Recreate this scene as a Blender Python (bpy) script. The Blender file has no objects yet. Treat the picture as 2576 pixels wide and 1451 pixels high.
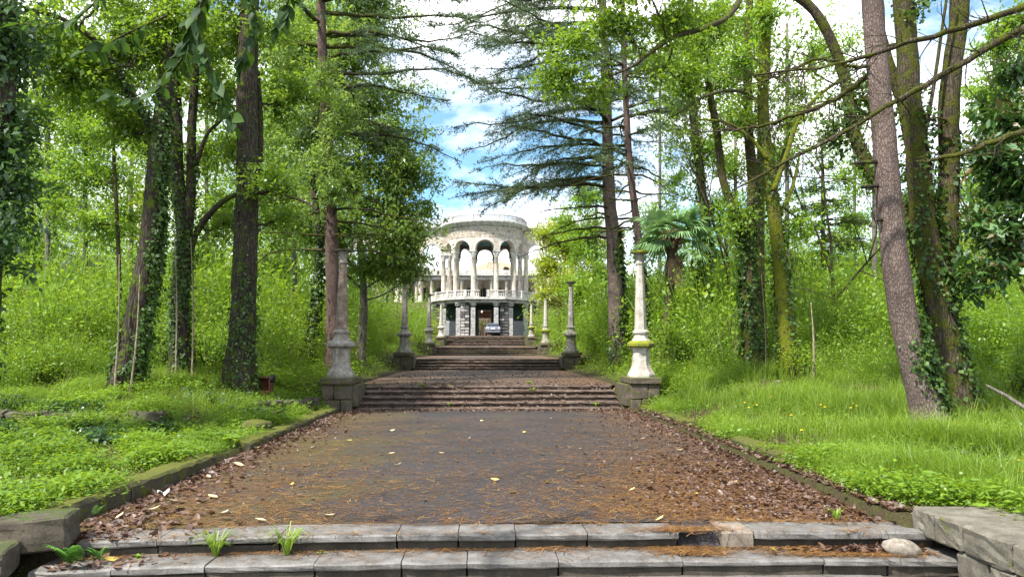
import bpy, bmesh, math, random
import numpy as np
from mathutils import Vector, Matrix, Euler

# ---------------------------------------------------------------- camera, sky, sun, exposure
SC = bpy.context.scene
COL = SC.collection
F, CX, CY = 1860.0, 1288.0, 725.5          # focal length and centre in the 2576 x 1451 view of the photo
HORIZON, VPX, EYE = 880.0, 1222.0, 1.5
YAW = math.atan((CX - VPX) / F)
PITCH = math.atan((HORIZON - CY) / F)
cam_d = bpy.data.cameras.new("camera")
cam = bpy.data.objects.new("camera", cam_d)
COL.objects.link(cam)
CAMY = -0.16
cam.location = (0, CAMY, EYE)
cam.rotation_euler = (math.pi / 2 + PITCH, 0, -YAW)
cam_d.sensor_width = 36
cam_d.lens = F / 2576 * 36
cam_d.clip_start = 0.05
cam_d.clip_end = 2000
SC.camera = cam

SUN_EL, SUN_AZ = math.radians(54), math.radians(226)      # azimuth clockwise from +Y: behind the camera's left shoulder
wd = bpy.data.worlds.new("World")
SC.world = wd
wd.use_nodes = True
wt = wd.node_tree
wt.nodes.clear()
def wn(t, **k):
    n = wt.nodes.new(t)
    for a, b in k.items(): setattr(n, a, b)
    return n
w_out = wn("ShaderNodeOutputWorld")
w_sky = wn("ShaderNodeTexSky", sky_type='NISHITA', sun_disc=False, sun_elevation=SUN_EL, sun_rotation=SUN_AZ, air_density=1.0, dust_density=0.6, ozone_density=1.0)
w_bg = wn("ShaderNodeBackground"); w_bg.inputs[1].default_value = 0.085
w_cl = wn("ShaderNodeBackground"); w_cl.inputs[0].default_value = (1.0, 1.0, 1.02, 1); w_cl.inputs[1].default_value = 0.95
w_tc = wn("ShaderNodeTexCoord")
w_mp = wn("ShaderNodeMapping"); w_mp.inputs['Scale'].default_value = (1.0, 1.0, 2.2); w_mp.inputs['Location'].default_value = (3.006, -0.895, -3.492)
w_no = wn("ShaderNodeTexNoise"); w_no.inputs['Scale'].default_value = 2.6; w_no.inputs['Detail'].default_value = 9; w_no.inputs['Roughness'].default_value = 0.6
w_rp = wn("ShaderNodeValToRGB")
w_rp.color_ramp.elements[0].position = 0.40; w_rp.color_ramp.elements[0].color = (0.05, 0.05, 0.05, 1)
w_rp.color_ramp.elements[1].position = 0.58; w_rp.color_ramp.elements[1].color = (1, 1, 1, 1)
w_mx = wn("ShaderNodeMixShader")
L = wt.links.new
L(w_tc.outputs['Generated'], w_mp.inputs['Vector']); L(w_mp.outputs[0], w_no.inputs['Vector'])
L(w_no.outputs[0], w_rp.inputs[0]); L(w_rp.outputs[0], w_mx.inputs[0])
w_tn = wn("ShaderNodeMix", data_type='RGBA', blend_type='MULTIPLY'); w_tn.inputs[0].default_value = 1; w_tn.inputs[7].default_value = (.62, 1.0, 1.12, 1)
L(w_sky.outputs[0], w_tn.inputs[6]); L(w_tn.outputs[2], w_bg.inputs[0]); L(w_bg.outputs[0], w_mx.inputs[1]); L(w_cl.outputs[0], w_mx.inputs[2])
L(w_mx.outputs[0], w_out.inputs[0])

sun_d = bpy.data.lights.new("sun", 'SUN')
sun_d.energy = 4.0
sun_d.angle = math.radians(2.0)
sun_d.color = (1.0, 0.95, 0.86)
sun = bpy.data.objects.new("sun", sun_d)
COL.objects.link(sun)
sv = Vector((math.sin(SUN_AZ) * math.cos(SUN_EL), math.cos(SUN_AZ) * math.cos(SUN_EL), math.sin(SUN_EL)))
sun.rotation_euler = sv.to_track_quat('Z', 'Y').to_euler()
sun.location = (0, 0, 40)

SC.view_settings.view_transform = 'Standard'
SC.view_settings.look = 'None'
SC.view_settings.gamma = 1
SC.view_settings.use_curve_mapping = False
SC.view_settings.exposure = 1.46
SC.cycles.use_denoising = True
SC.cycles.max_bounces = 7
SC.cycles.diffuse_bounces = 4
SC.cycles.transmission_bounces = 4
SC.cycles.glossy_bounces = 2
SC.cycles.sample_clamp_indirect = 6

# ---------------------------------------------------------------- measuring helpers
_fw = np.array([math.sin(YAW) * math.cos(PITCH), math.cos(YAW) * math.cos(PITCH), math.sin(PITCH)])
_rt = np.array([math.cos(YAW), -math.sin(YAW), 0.0])
_up = np.cross(_rt, _fw)
EYEP = np.array([0, CAMY, EYE])
def W(x, y, d):
    """world point at depth d (metres along +Y) under a point of the photograph"""
    v = _fw + _rt * ((x - CX) / F) + _up * ((CY - y) / F)
    return EYEP + v * ((d - CAMY) / v[1])
def project(P):
    q = np.asarray(P) - EYEP
    z = q @ _fw
    z = np.where(z < 0.2, 0.2, z)
    return CX + F * (q @ _rt) / z, CY - F * (q @ _up) / z
def in_frame(P, m=260):
    x, y = project(P)
    return (x > -m) & (x < 2576 + m) & (y > -m * 1.6) & (y < 1451 + m)

PY = [0, 4.4, 5.0, 5.9, 6.3, 18.6, 20.04, 33.2, 34.65, 48.9, 50.3, 65.7, 68, 84, 400]
PZ = [-.7, -.55, -.42, -.2, 0, 0, .53, .57, 1.08, 1.13, 1.69, 1.83, 2.72, 3.1, 3.1]
def path_z(y): return np.interp(y, PY, PZ)
LY = [0, 5, 9, 12.9, 13.25, 16, 18.6, 20, 33, 49, 66, 85, 100, 140, 400]
LZ = [.05, .06, .12, .17, .42, .85, .95, 1.05, 1.6, 2.3, 3.0, 3.9, 4.0, 5, 6]
RY = [0, 5, 8, 11, 14, 16.5, 18.6, 20, 33, 49, 66, 85, 140, 400]
RZ = [.08, .08, .14, .25, .5, .8, .88, .98, 1.55, 2.1, 2.8, 3.3, 4, 6]
def sstep(t):
    t = np.clip(t, 0, 1)
    return t * t * (3 - 2 * t)
def ground_z(x, y):
    x = np.asarray(x, float); y = np.asarray(y, float)
    side = np.where(x < 0, np.interp(y, LY, LZ), np.interp(y, RY, RZ))
    ax = np.abs(x)
    t = sstep((ax - 3.7) / 3.2)
    p = path_z(y)
    ps = np.where(y < 12, np.maximum(p, 0), p) + .06
    g = ps * (1 - t) + side * t + 0.03 * np.maximum(ax - 8, 0)
    g = g + 0.035 * np.sin(x * 1.7 + y * .6) * np.cos(y * 1.3 - x * .5) * t
    b = sstep((y - 76) / 5) * sstep((16 - ax) / 4) * sstep((118 - y) / 6)
    bl = np.where((x < -8), 0, b)
    g = g * (1 - bl) + 3.02 * bl
    inside = sstep((np.where(y < 6.05, 4.2, 3.62) - ax) / .08)
    g = g * (1 - inside) + (p - .14) * inside
    return g
def gz(x, y): return float(ground_z(x, y))
def foot(xd, d, dx=0.0):
    """point of the ground below photo column xd at depth d"""
    x = W(xd, HORIZON, d)[0] + dx
    return np.array([x, d, gz(x, d)])

# ---------------------------------------------------------------- object helpers
def tag(o, label=None, cat=None, group=None, kind=None):
    if label: o["label"] = label
    if cat: o["category"] = cat
    if group: o["group"] = group
    if kind: o["kind"] = kind
    return o
def thing(name, label, cat, loc=(0, 0, 0), rz=0.0, group=None):
    o = bpy.data.objects.new(name, None)
    o.empty_display_size = .2
    COL.objects.link(o)
    o.location = Vector([float(v) for v in loc]); o.rotation_euler = (0, 0, rz)
    return tag(o, label, cat, group)
def link(name, me, mat=None, parent=None, loc=None, rot=None, scale=None):
    o = bpy.data.objects.new(name, me)
    COL.objects.link(o)
    if parent is not None: o.parent = parent
    if mat is not None and len(me.materials) == 0: me.materials.append(mat)
    if loc is not None: o.location = Vector([float(v) for v in loc])
    if rot is not None: o.rotation_euler = rot
    if scale is not None: o.scale = scale
    return o
def copy_tree(o, parent=None):
    c = o.copy(); COL.objects.link(c)
    if parent is not None: c.parent = parent
    for ch in [k for k in o.children]: copy_tree(ch, c)
    return c
def quads_mesh(name, V, mat, tint=None):
    """V: (4N,3) corner points of N separate quads"""
    V = np.ascontiguousarray(V, dtype=np.float32)
    n = len(V) // 4
    me = bpy.data.meshes.new(name)
    me.vertices.add(4 * n); me.loops.add(4 * n); me.polygons.add(n)
    me.vertices.foreach_set("co", V.ravel())
    me.loops.foreach_set("vertex_index", np.arange(4 * n, dtype=np.int32))
    me.polygons.foreach_set("loop_start", np.arange(0, 4 * n, 4, dtype=np.int32))
    if tint is not None:
        a = me.attributes.new("tint", 'FLOAT', 'FACE')
        a.data.foreach_set("value", np.ascontiguousarray(tint, dtype=np.float32))
    me.update(calc_edges=True)
    if mat is not None: me.materials.append(mat)
    return me
class MB:
    """gathers shapes into one mesh"""
    def __init__(s): s.v = []; s.f = []; s.n = 0; s.sm = []
    def add(s, V, Fc, smooth=False):
        V = np.asarray(V, float)
        s.v.append(V)
        for f in Fc: s.f.append([int(i) + s.n for i in f]); s.sm.append(smooth)
        s.n += len(V)
        return s
    def box(s, c, size, rz=0.0, taper=1.0, ch=0.0, jit=0.0, rng=None, rx=0.0):
        """box centred at c; ch chamfers every edge"""
        hx, hy, hz = [q / 2 for q in size]
        if ch <= 0:
            V = np.array([[sx * hx * (taper if sz > 0 else 1), sy * hy * (taper if sz > 0 else 1), sz * hz] for sz in (-1, 1) for sy in (-1, 1) for sx in (-1, 1)])
            Fc = [(0, 2, 3, 1), (4, 5, 7, 6), (0, 1, 5, 4), (2, 6, 7, 3), (0, 4, 6, 2), (1, 3, 7, 5)]
        else:
            V, Fc = chamfer_box(hx, hy, hz, ch)
        if jit and rng is not None: V = V + rng.normal(0, jit, V.shape)
        R = np.array(Matrix.Rotation(rz, 3, 'Z') @ Matrix.Rotation(rx, 3, 'X'))
        return s.add(V @ R.T + np.asarray(c, float), Fc)
    def lathe(s, prof, n=16, c=(0, 0), rot=0.0, smooth=True, a0=0.0, a1=2 * math.pi, cap=True):
        """prof: list of (radius, z)"""
        full = abs(a1 - a0 - 2 * math.pi) < 1e-6
        m = n if full else n + 1
        V = []
        for r, z in prof:
            for k in range(m):
                a = a0 + (a1 - a0) * k / n + rot
                V.append((c[0] + r * math.cos(a), c[1] + r * math.sin(a), z))
        Fc = []
        for j in range(len(prof) - 1):
            for k in range(n):
                k2 = (k + 1) % m
                Fc.append((j * m + k, j * m + k2, (j + 1) * m + k2, (j + 1) * m + k))
        if cap and full:
            Fc.append(tuple(range(m - 1, -1, -1)))
            Fc.append(tuple((len(prof) - 1) * m + k for k in range(m)))
        return s.add(V, Fc, smooth)
    def tube(s, pts, rad, n=6, smooth=True, rough=0.0, rng=None, cap=True):
        V, Fc = tube_arrays(pts, rad, n, rough, rng, cap)
        return s.add(V, Fc, smooth)
    def prism(s, poly, z0, z1):
        n = len(poly)
        V = [(x, y, z0) for x, y in poly] + [(x, y, z1) for x, y in poly]
        Fc = [tuple(range(n - 1, -1, -1)), tuple(range(n, 2 * n))] + [(k, (k + 1) % n, n + (k + 1) % n, n + k) for k in range(n)]
        return s.add(V, Fc)
    def mesh(s, name, mat=None, off=(0, 0, 0)):
        V = np.vstack(s.v) - np.asarray(off, float) if s.v else np.zeros((0, 3))
        me = bpy.data.meshes.new(name)
        me.from_pydata(V.tolist(), [], s.f)
        me.polygons.foreach_set("use_smooth", s.sm)
        me.update()
        if mat is not None: me.materials.append(mat)
        return me
    def build(s, name, mat, parent=None, off=(0, 0, 0), loc=None, rot=None):
        return link(name, s.mesh(name, mat, off), None, parent, loc, rot)
def chamfer_box(hx, hy, hz, c):
    c = min(c, hx * .8, hy * .8, hz * .8)
    idx, V = {}, []
    for sx in (-1, 1):
        for sy in (-1, 1):
            for sz in (-1, 1):
                for ax in range(3):
                    p = [sx * hx, sy * hy, sz * hz]
                    for k in range(3):
                        if k != ax: p[k] -= (sx, sy, sz)[k] * c
                    idx[(sx, sy, sz, ax)] = len(V); V.append(p)
    Fc = []
    def face(ids):
        P = [np.array(V[i]) for i in ids]
        nrm = np.cross(P[1] - P[0], P[2] - P[0])
        Fc.append(tuple(ids) if nrm @ sum(P) > 0 else tuple(reversed(ids)))
    for ax in range(3):
        a, b = [k for k in range(3) if k != ax]
        for s0 in (-1, 1):
            ids = []
            for (sa, sb) in ((-1, -1), (1, -1), (1, 1), (-1, 1)):
                t = [0, 0, 0]; t[ax] = s0; t[a] = sa; t[b] = sb
                ids.append(idx[(*t, ax)])
            face(ids)
        for sa in (-1, 1):
            for sb in (-1, 1):
                ids = []
                for s0, w in ((-1, a), (-1, b), (1, b), (1, a)):
                    t = [0, 0, 0]; t[ax] = s0; t[a] = sa; t[b] = sb
                    ids.append(idx[(*t, w)])
                face(ids)
    for sx in (-1, 1):
        for sy in (-1, 1):
            for sz in (-1, 1): face([idx[(sx, sy, sz, k)] for k in range(3)])
    return np.array(V), Fc
def tube_arrays(pts, rad, n=6, rough=0.0, rng=None, cap=True):
    P = np.asarray(pts, float); m = len(P)
    rad = np.asarray(rad, float) if np.ndim(rad) else np.full(m, rad)
    T = np.gradient(P, axis=0)
    T /= np.linalg.norm(T, axis=1)[:, None] + 1e-9
    ref = np.array([0, 0, 1.0]) if abs(T[0][2]) < .9 else np.array([1.0, 0, 0])
    u = np.cross(T[0], ref); u /= np.linalg.norm(u)
    a = np.arange(n) * 2 * math.pi / n
    ca, sa = np.cos(a), np.sin(a)
    rows = []
    for i in range(m):
        u = u - T[i] * (u @ T[i]); u /= np.linalg.norm(u) + 1e-9
        w = np.cross(T[i], u)
        r = rad[i] * np.ones(n)
        if rough and rng is not None: r = r * (1 + rng.normal(0, rough, n))
        rows.append(P[i] + (ca * r)[:, None] * u + (sa * r)[:, None] * w)
    V = np.vstack(rows)
    Fc = [(i * n + k, i * n + (k + 1) % n, (i + 1) * n + (k + 1) % n, (i + 1) * n + k) for i in range(m - 1) for k in range(n)]
    if cap:
        Fc.append(tuple(range(n - 1, -1, -1))); Fc.append(tuple((m - 1) * n + k for k in range(n)))
    return V, Fc
def smooth_line(pts, n):
    """Catmull-Rom line through pts, n points"""
    P = np.asarray(pts, float)
    if len(P) == 2: return P[0] + (P[1] - P[0]) * np.linspace(0, 1, n)[:, None]
    Q = np.vstack([2 * P[0] - P[1], P, 2 * P[-1] - P[-2]])
    out = []
    for t in np.linspace(0, len(P) - 1 - 1e-6, n):
        i = int(t); f = t - i
        a, b, c, d = Q[i], Q[i + 1], Q[i + 2], Q[i + 3]
        out.append(.5 * (2 * b + (c - a) * f + (2 * a - 5 * b + 4 * c - d) * f * f + (3 * b - a - 3 * c + d) * f ** 3))
    return np.array(out)
def unit(v):
    v = np.asarray(v, float)
    return v / (np.linalg.norm(v, axis=-1, keepdims=True) + 1e-9)
def leaf_quads(P, Ln, Wd, rng, D=None, tilt=.55, fold=.12, droop=.15, spread=.35, curl=0.0):
    """kite-shaped leaves, folded along the midrib; returns (4N,3)"""
    P = np.asarray(P, float); n = len(P)
    if D is None:
        a = rng.uniform(0, 2 * math.pi, n)
        D = np.stack([np.cos(a), np.sin(a), rng.normal(-droop, spread, n)], 1)
    D = unit(D)
    up = np.stack([rng.normal(0, tilt, n), rng.normal(0, tilt, n), np.ones(n)], 1)
    S = unit(np.cross(D, up)); Nn = np.cross(S, D)
    Ln = np.broadcast_to(np.asarray(Ln, float), (n,))[:, None]; Wd = np.broadcast_to(np.asarray(Wd, float), (n,))[:, None]
    mid = P + D * Ln * .42 + Nn * Wd * fold
    V = np.empty((n, 4, 3))
    V[:, 0] = P; V[:, 1] = mid + S * Wd * .5; V[:, 2] = P + D * Ln - Nn * Ln * curl; V[:, 3] = mid - S * Wd * .5
    return V.reshape(-1, 3)

def scatter_instances(name, protos, P, rot, scl, pick, itint, mat, kind="stuff", label=None, parent=None):
    """one object: its geometry nodes place small leaf or plant meshes (held in the same mesh, vertex attribute pid) on its loose points"""
    P = np.asarray(P, float); n = len(P)
    pv = [V for V, _ in protos]; nv = sum(len(v) for v in pv)
    me = bpy.data.meshes.new(name)
    me.vertices.add(nv + n)
    me.vertices.foreach_set("co", np.vstack(pv + [P]).astype(np.float32).ravel())
    me.loops.add(nv); me.polygons.add(nv // 4)
    me.loops.foreach_set("vertex_index", np.arange(nv, dtype=np.int32))
    me.polygons.foreach_set("loop_start", np.arange(0, nv, 4, dtype=np.int32))
    def at(nm, typ, dom, arr, key="value"):
        a = me.attributes.new(nm, typ, dom); a.data.foreach_set(key, np.ascontiguousarray(arr).ravel())
    at("tint", 'FLOAT', 'FACE', np.concatenate([t for _, t in protos]).astype(np.float32))
    at("pid", 'INT', 'POINT', np.concatenate([np.full(len(v), k) for k, v in enumerate(pv)] + [np.full(n, -1)]).astype(np.int32))
    z = np.zeros
    at("rot", 'FLOAT_VECTOR', 'POINT', np.vstack([z((nv, 3)), rot]).astype(np.float32), "vector")
    at("scl", 'FLOAT', 'POINT', np.concatenate([z(nv), scl]).astype(np.float32))
    at("pick", 'INT', 'POINT', np.concatenate([z(nv), pick]).astype(np.int32))
    at("itint", 'FLOAT', 'POINT', np.concatenate([z(nv), itint]).astype(np.float32))
    me.materials.append(mat); me.update(calc_edges=True)
    o = link(name, me, None, parent)
    g = bpy.data.node_groups.new(name + "_scatter", 'GeometryNodeTree')
    g.interface.new_socket("Geometry", in_out='INPUT', socket_type='NodeSocketGeometry')
    g.interface.new_socket("Geometry", in_out='OUTPUT', socket_type='NodeSocketGeometry')
    gi, go = g.nodes.new('NodeGroupInput'), g.nodes.new('NodeGroupOutput')
    def named(nm, typ):
        q = g.nodes.new('GeometryNodeInputNamedAttribute'); q.data_type = typ; q.inputs[0].default_value = nm
        return [s for s in q.outputs if s.enabled][0]
    pid = named("pid", 'INT')
    def sep(k):
        c = g.nodes.new('FunctionNodeCompare'); c.data_type = 'INT'; c.operation = 'EQUAL'
        ins = [s for s in c.inputs if s.enabled]
        g.links.new(pid, ins[0]); ins[1].default_value = k
        s = g.nodes.new('GeometryNodeSeparateGeometry'); s.domain = 'POINT'
        g.links.new(gi.outputs[0], s.inputs[0]); g.links.new(c.outputs[0], s.inputs[1])
        return s.outputs[0]
    ti = g.nodes.new('GeometryNodeGeometryToInstance')
    for k in range(len(protos)): g.links.new(sep(k), ti.inputs[0])
    ip = g.nodes.new('GeometryNodeInstanceOnPoints')
    g.links.new(sep(-1), ip.inputs['Points']); g.links.new(ti.outputs[0], ip.inputs['Instance'])
    ip.inputs['Pick Instance'].default_value = True
    g.links.new(named("pick", 'INT'), ip.inputs['Instance Index'])
    g.links.new(named("rot", 'FLOAT_VECTOR'), ip.inputs['Rotation']); g.links.new(named("scl", 'FLOAT'), ip.inputs['Scale'])
    g.links.new(ip.outputs[0], go.inputs[0])
    md = o.modifiers.new("scatter", 'NODES'); md.node_group = g
    return tag(o, label, None, None, kind)

# ---------------------------------------------------------------- materials
def new_mat(name):
    m = bpy.data.materials.new(name); m.use_nodes = True
    m.node_tree.nodes.clear()
    return m, m.node_tree
def nd(t, typ, ins=None, **props):
    n = t.nodes.new(typ)
    for k, v in props.items(): setattr(n, k, v)
    for k, v in (ins or {}).items():
        if isinstance(v, bpy.types.NodeSocket): t.links.new(v, n.inputs[k])
        else:
            if isinstance(v, tuple) and len(v) == 3 and n.inputs[k].type == 'RGBA': v = (*v, 1)
            n.inputs[k].default_value = v
    return n
def ramp(t, fac, stops, interp='LINEAR'):
    r = nd(t, "ShaderNodeValToRGB", {0: fac})
    cr = r.color_ramp; cr.interpolation = interp
    while len(cr.elements) < len(stops): cr.elements.new(.5)
    for e, (p, c) in zip(cr.elements, stops):
        e.position = p; e.color = (*c, 1) if len(c) == 3 else c
    return r.outputs[0]
def mix(t, f, a, b, mode='MIX'):
    n = nd(t, "ShaderNodeMix", data_type='RGBA', blend_type=mode)
    for i, v in ((0, f), (6, a), (7, b)):
        if isinstance(v, bpy.types.NodeSocket): t.links.new(v, n.inputs[i])
        else: n.inputs[i].default_value = v if i == 0 else (*v, 1)
    return n.outputs[2]
def noise(t, vec, scale, detail=5, rough=.55, dist=0.0):
    return nd(t, "ShaderNodeTexNoise", {'Vector': vec, 'Scale': scale, 'Detail': detail, 'Roughness': rough, 'Distortion': dist}).outputs[0]
def g3(v): return (v, v, v)
def mapr(t, v, a, b, c=0.0, d=1.0):
    return nd(t, "ShaderNodeMapRange", {0: v, 1: a, 2: b, 3: c, 4: d}).outputs[0]
def math_(t, op, a, b=0.0):
    n = nd(t, "ShaderNodeMath", operation=op)
    for i, v in ((0, a), (1, b)):
        if isinstance(v, bpy.types.NodeSocket): t.links.new(v, n.inputs[i])
        else: n.inputs[i].default_value = v
    return n.outputs[0]
def pos(t): return nd(t, "ShaderNodeNewGeometry").outputs['Position']
def ocoord(t): return nd(t, "ShaderNodeTexCoord").outputs['Object']
def up_mask(t, lo=.3, hi=.9):
    z = nd(t, "ShaderNodeSeparateXYZ", {0: nd(t, "ShaderNodeNewGeometry").outputs['Normal']}).outputs[2]
    return mapr(t, z, lo, hi)
def scaled(t, v, s):
    return nd(t, "ShaderNodeMapping", {'Vector': v, 'Scale': s}).outputs[0]
def finish(m, t, color, rough=.85, bump=None, bstr=.4, bdist=.02, spec=.3, metal=0.0):
    b = nd(t, "ShaderNodeBsdfPrincipled", {'Roughness': rough, 'Specular IOR Level': spec, 'Metallic': metal})
    if isinstance(color, bpy.types.NodeSocket): t.links.new(color, b.inputs[0])
    else: b.inputs[0].default_value = (*color, 1)
    if bump is not None:
        bn = nd(t, "ShaderNodeBump", {'Height': bump, 'Strength': bstr, 'Distance': bdist})
        t.links.new(bn.outputs[0], b.inputs['Normal'])
    o = nd(t, "ShaderNodeOutputMaterial", {0: b.outputs[0]})
    return m
def leaf_mat(name, stops, trans=(.35, .5, .05), tfac=.38, gloss=.08, grough=.4, inst=False):
    m, t = new_mat(name)
    a = nd(t, "ShaderNodeAttribute", attribute_name="tint").outputs['Fac']
    if inst:
        b = nd(t, "ShaderNodeAttribute", attribute_name="itint", attribute_type='INSTANCER').outputs['Fac']
        a = math_(t, 'ADD', math_(t, 'MULTIPLY', a, .5), math_(t, 'MULTIPLY', b, .5))
    c = ramp(t, a, stops)
    tc = mix(t, .55, c, trans)
    d = nd(t, "ShaderNodeBsdfDiffuse", {0: c})
    tr = nd(t, "ShaderNodeBsdfTranslucent", {0: tc})
    ms = nd(t, "ShaderNodeMixShader", {0: tfac, 1: d.outputs[0], 2: tr.outputs[0]})
    gl = nd(t, "ShaderNodeBsdfGlossy", {0: (.9, .95, 1.0), 1: grough})
    m2 = nd(t, "ShaderNodeMixShader", {0: gloss, 1: ms.outputs[0], 2: gl.outputs[0]})
    nd(t, "ShaderNodeOutputMaterial", {0: m2.outputs[0]})
    return m
M = {}
# foliage: dark, mid, light, a few yellow leaves
M['leaf_laurel'] = leaf_mat('leaf_laurel', [(0, (.034, .070, .010)), (.35, (.085, .165, .016)), (.8, (.165, .27, .024)), (.95, (.25, .34, .03)), (1, (.48, .40, .03))], (.36, .52, .03), .46, .035, .45)
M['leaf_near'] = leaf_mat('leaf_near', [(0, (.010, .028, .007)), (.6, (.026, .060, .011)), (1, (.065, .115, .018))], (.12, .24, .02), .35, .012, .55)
M['leaf_ever'] = leaf_mat('leaf_ever', [(0, (.045, .088, .020)), (.4, (.11, .195, .036)), (.85, (.19, .29, .055)), (.96, (.25, .33, .05)), (1, (.48, .40, .04))], (.38, .52, .07), .5, .04, .45)
M['leaf_light'] = leaf_mat('leaf_light', [(0, (.05, .12, .012)), (.5, (.11, .22, .018)), (.9, (.19, .31, .025)), (1, (.38, .38, .03))], (.42, .60, .04), .48, .03, .5)
M['leaf_light_i'] = leaf_mat('leaf_light_i', [(0, (.04, .095, .010)), (.4, (.095, .175, .014)), (.7, (.18, .27, .02)), (1, (.32, .36, .03))], (.42, .60, .04), .48, .02, .5, True)
M['leaf_yellow'] = leaf_mat('leaf_yellow', [(0, (.09, .17, .014)), (.5, (.20, .29, .018)), (.85, (.36, .38, .02)), (1, (.55, .46, .03))], (.6, .62, .03), .46, .05)
HERB = [(0, (.040, .085, .008)), (.35, (.095, .180, .012)), (.65, (.155, .265, .016)), (.92, (.24, .36, .022)), (1, (.34, .42, .03))]
M['leaf_herb'] = leaf_mat('leaf_herb', HERB, (.42, .58, .03), .42, .025, .5)
M['leaf_herb_i'] = leaf_mat('leaf_herb_i', HERB, (.42, .58, .03), .42, .025, .5, True)
M['leaf_ivy'] = leaf_mat('leaf_ivy', [(0, (.016, .036, .009)), (.6, (.046, .092, .015)), (.92, (.10, .175, .026)), (1, (.17, .25, .04))], (.18, .30, .03), .32, .02, .5)
M['leaf_ivy_i'] = leaf_mat('leaf_ivy_i', [(0, (.012, .030, .011)), (.6, (.030, .072, .018)), (.92, (.07, .14, .028)), (1, (.12, .2, .04))], (.12, .26, .04), .28, .045, .48, True)
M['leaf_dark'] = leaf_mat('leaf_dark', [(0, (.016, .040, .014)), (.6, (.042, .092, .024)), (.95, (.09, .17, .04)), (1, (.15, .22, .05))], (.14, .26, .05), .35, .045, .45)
M['leaf_magnolia'] = leaf_mat('leaf_magnolia', [(0, (.02, .05, .012)), (.5, (.045, .11, .022)), (.72, (.085, .18, .03)), (.78, (.13, .075, .03)), (1, (.20, .12, .05))], (.14, .22, .03), .25, .05, .45)
M['needle'] = leaf_mat('needle', [(0, (.034, .056, .028)), (.5, (.080, .125, .062)), (.9, (.135, .19, .09)), (1, (.18, .23, .09))], (.14, .22, .07), .35, .03, .5)
M['needle_light'] = leaf_mat('needle_light', [(0, (.03, .07, .012)), (.5, (.09, .17, .02)), (1, (.20, .27, .03))], (.3, .4, .03), .35, .04, .5)
GRS = [(0, (.055, .10, .012)), (.5, (.15, .24, .020)), (.88, (.27, .38, .035)), (1, (.42, .40, .14))]
M['grass'] = leaf_mat('grass', GRS, (.40, .58, .03), .42, .03, .5)
M['grass_i'] = leaf_mat('grass_i', GRS, (.40, .58, .03), .42, .03, .5, True)
M['palm_leaf'] = leaf_mat('palm_leaf', [(0, (.05, .12, .045)), (.5, (.13, .25, .085)), (1, (.28, .42, .16))], (.2, .34, .07), .3, .10, .36)
M['palm_dead'] = leaf_mat('palm_dead', [(0, (.09, .05, .025)), (.5, (.20, .12, .06)), (1, (.36, .25, .14))], (.30, .2, .1), .2, .03, .5)
LIT = dict(inst=True)
M['litter_i'] = leaf_mat('litter_i', [(0, (.022, .012, .009)), (.4, (.065, .032, .020)), (.7, (.13, .072, .042)), (.9, (.22, .14, .085)), (1, (.38, .30, .21))], (.2, .1, .05), .12, .04, .5, True)
M['stalk'] = leaf_mat('stalk', [(0, (.09, .06, .03)), (1, (.34, .27, .16))], (.3, .25, .15), .1, .02, .5, True)
M['litter'] = leaf_mat('litter', [(0, (.03, .014, .008)), (.5, (.085, .038, .02)), (.85, (.16, .085, .045)), (1, (.32, .24, .16))], (.2, .1, .05), .12, .05, .45)
M['needle_dry'] = leaf_mat('needle_dry', [(0, (.06, .028, .014)), (.5, (.19, .095, .034)), (1, (.48, .31, .12))], (.3, .15, .04), .1, .02, .5, True)
M['fleck'] = leaf_mat('fleck', [(0, (.012, .010, .010)), (.45, (.05, .036, .026)), (.8, (.16, .115, .075)), (1, (.36, .31, .24))], (.2, .15, .1), .08, .02, .5, True)
M['leaf_fallen'] = leaf_mat('leaf_fallen', [(0, (.42, .30, .05)), (.6, (.62, .50, .12)), (1, (.70, .62, .30))], (.6, .45, .08), .2, .05, .45)
M['leaf_fallen_pale'] = leaf_mat('leaf_fallen_pale', [(0, (.45, .36, .18)), (1, (.66, .58, .36))], (.5, .4, .2), .15, .05, .45)
M['fern'] = leaf_mat('fern', [(0, (.04, .13, .012)), (1, (.13, .32, .03))], (.25, .5, .03), .4, .05)
M['leaf_red'] = leaf_mat('leaf_red', [(0, (.09, .008, .03)), (1, (.24, .03, .09))], (.3, .03, .08), .35, .05)

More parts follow.
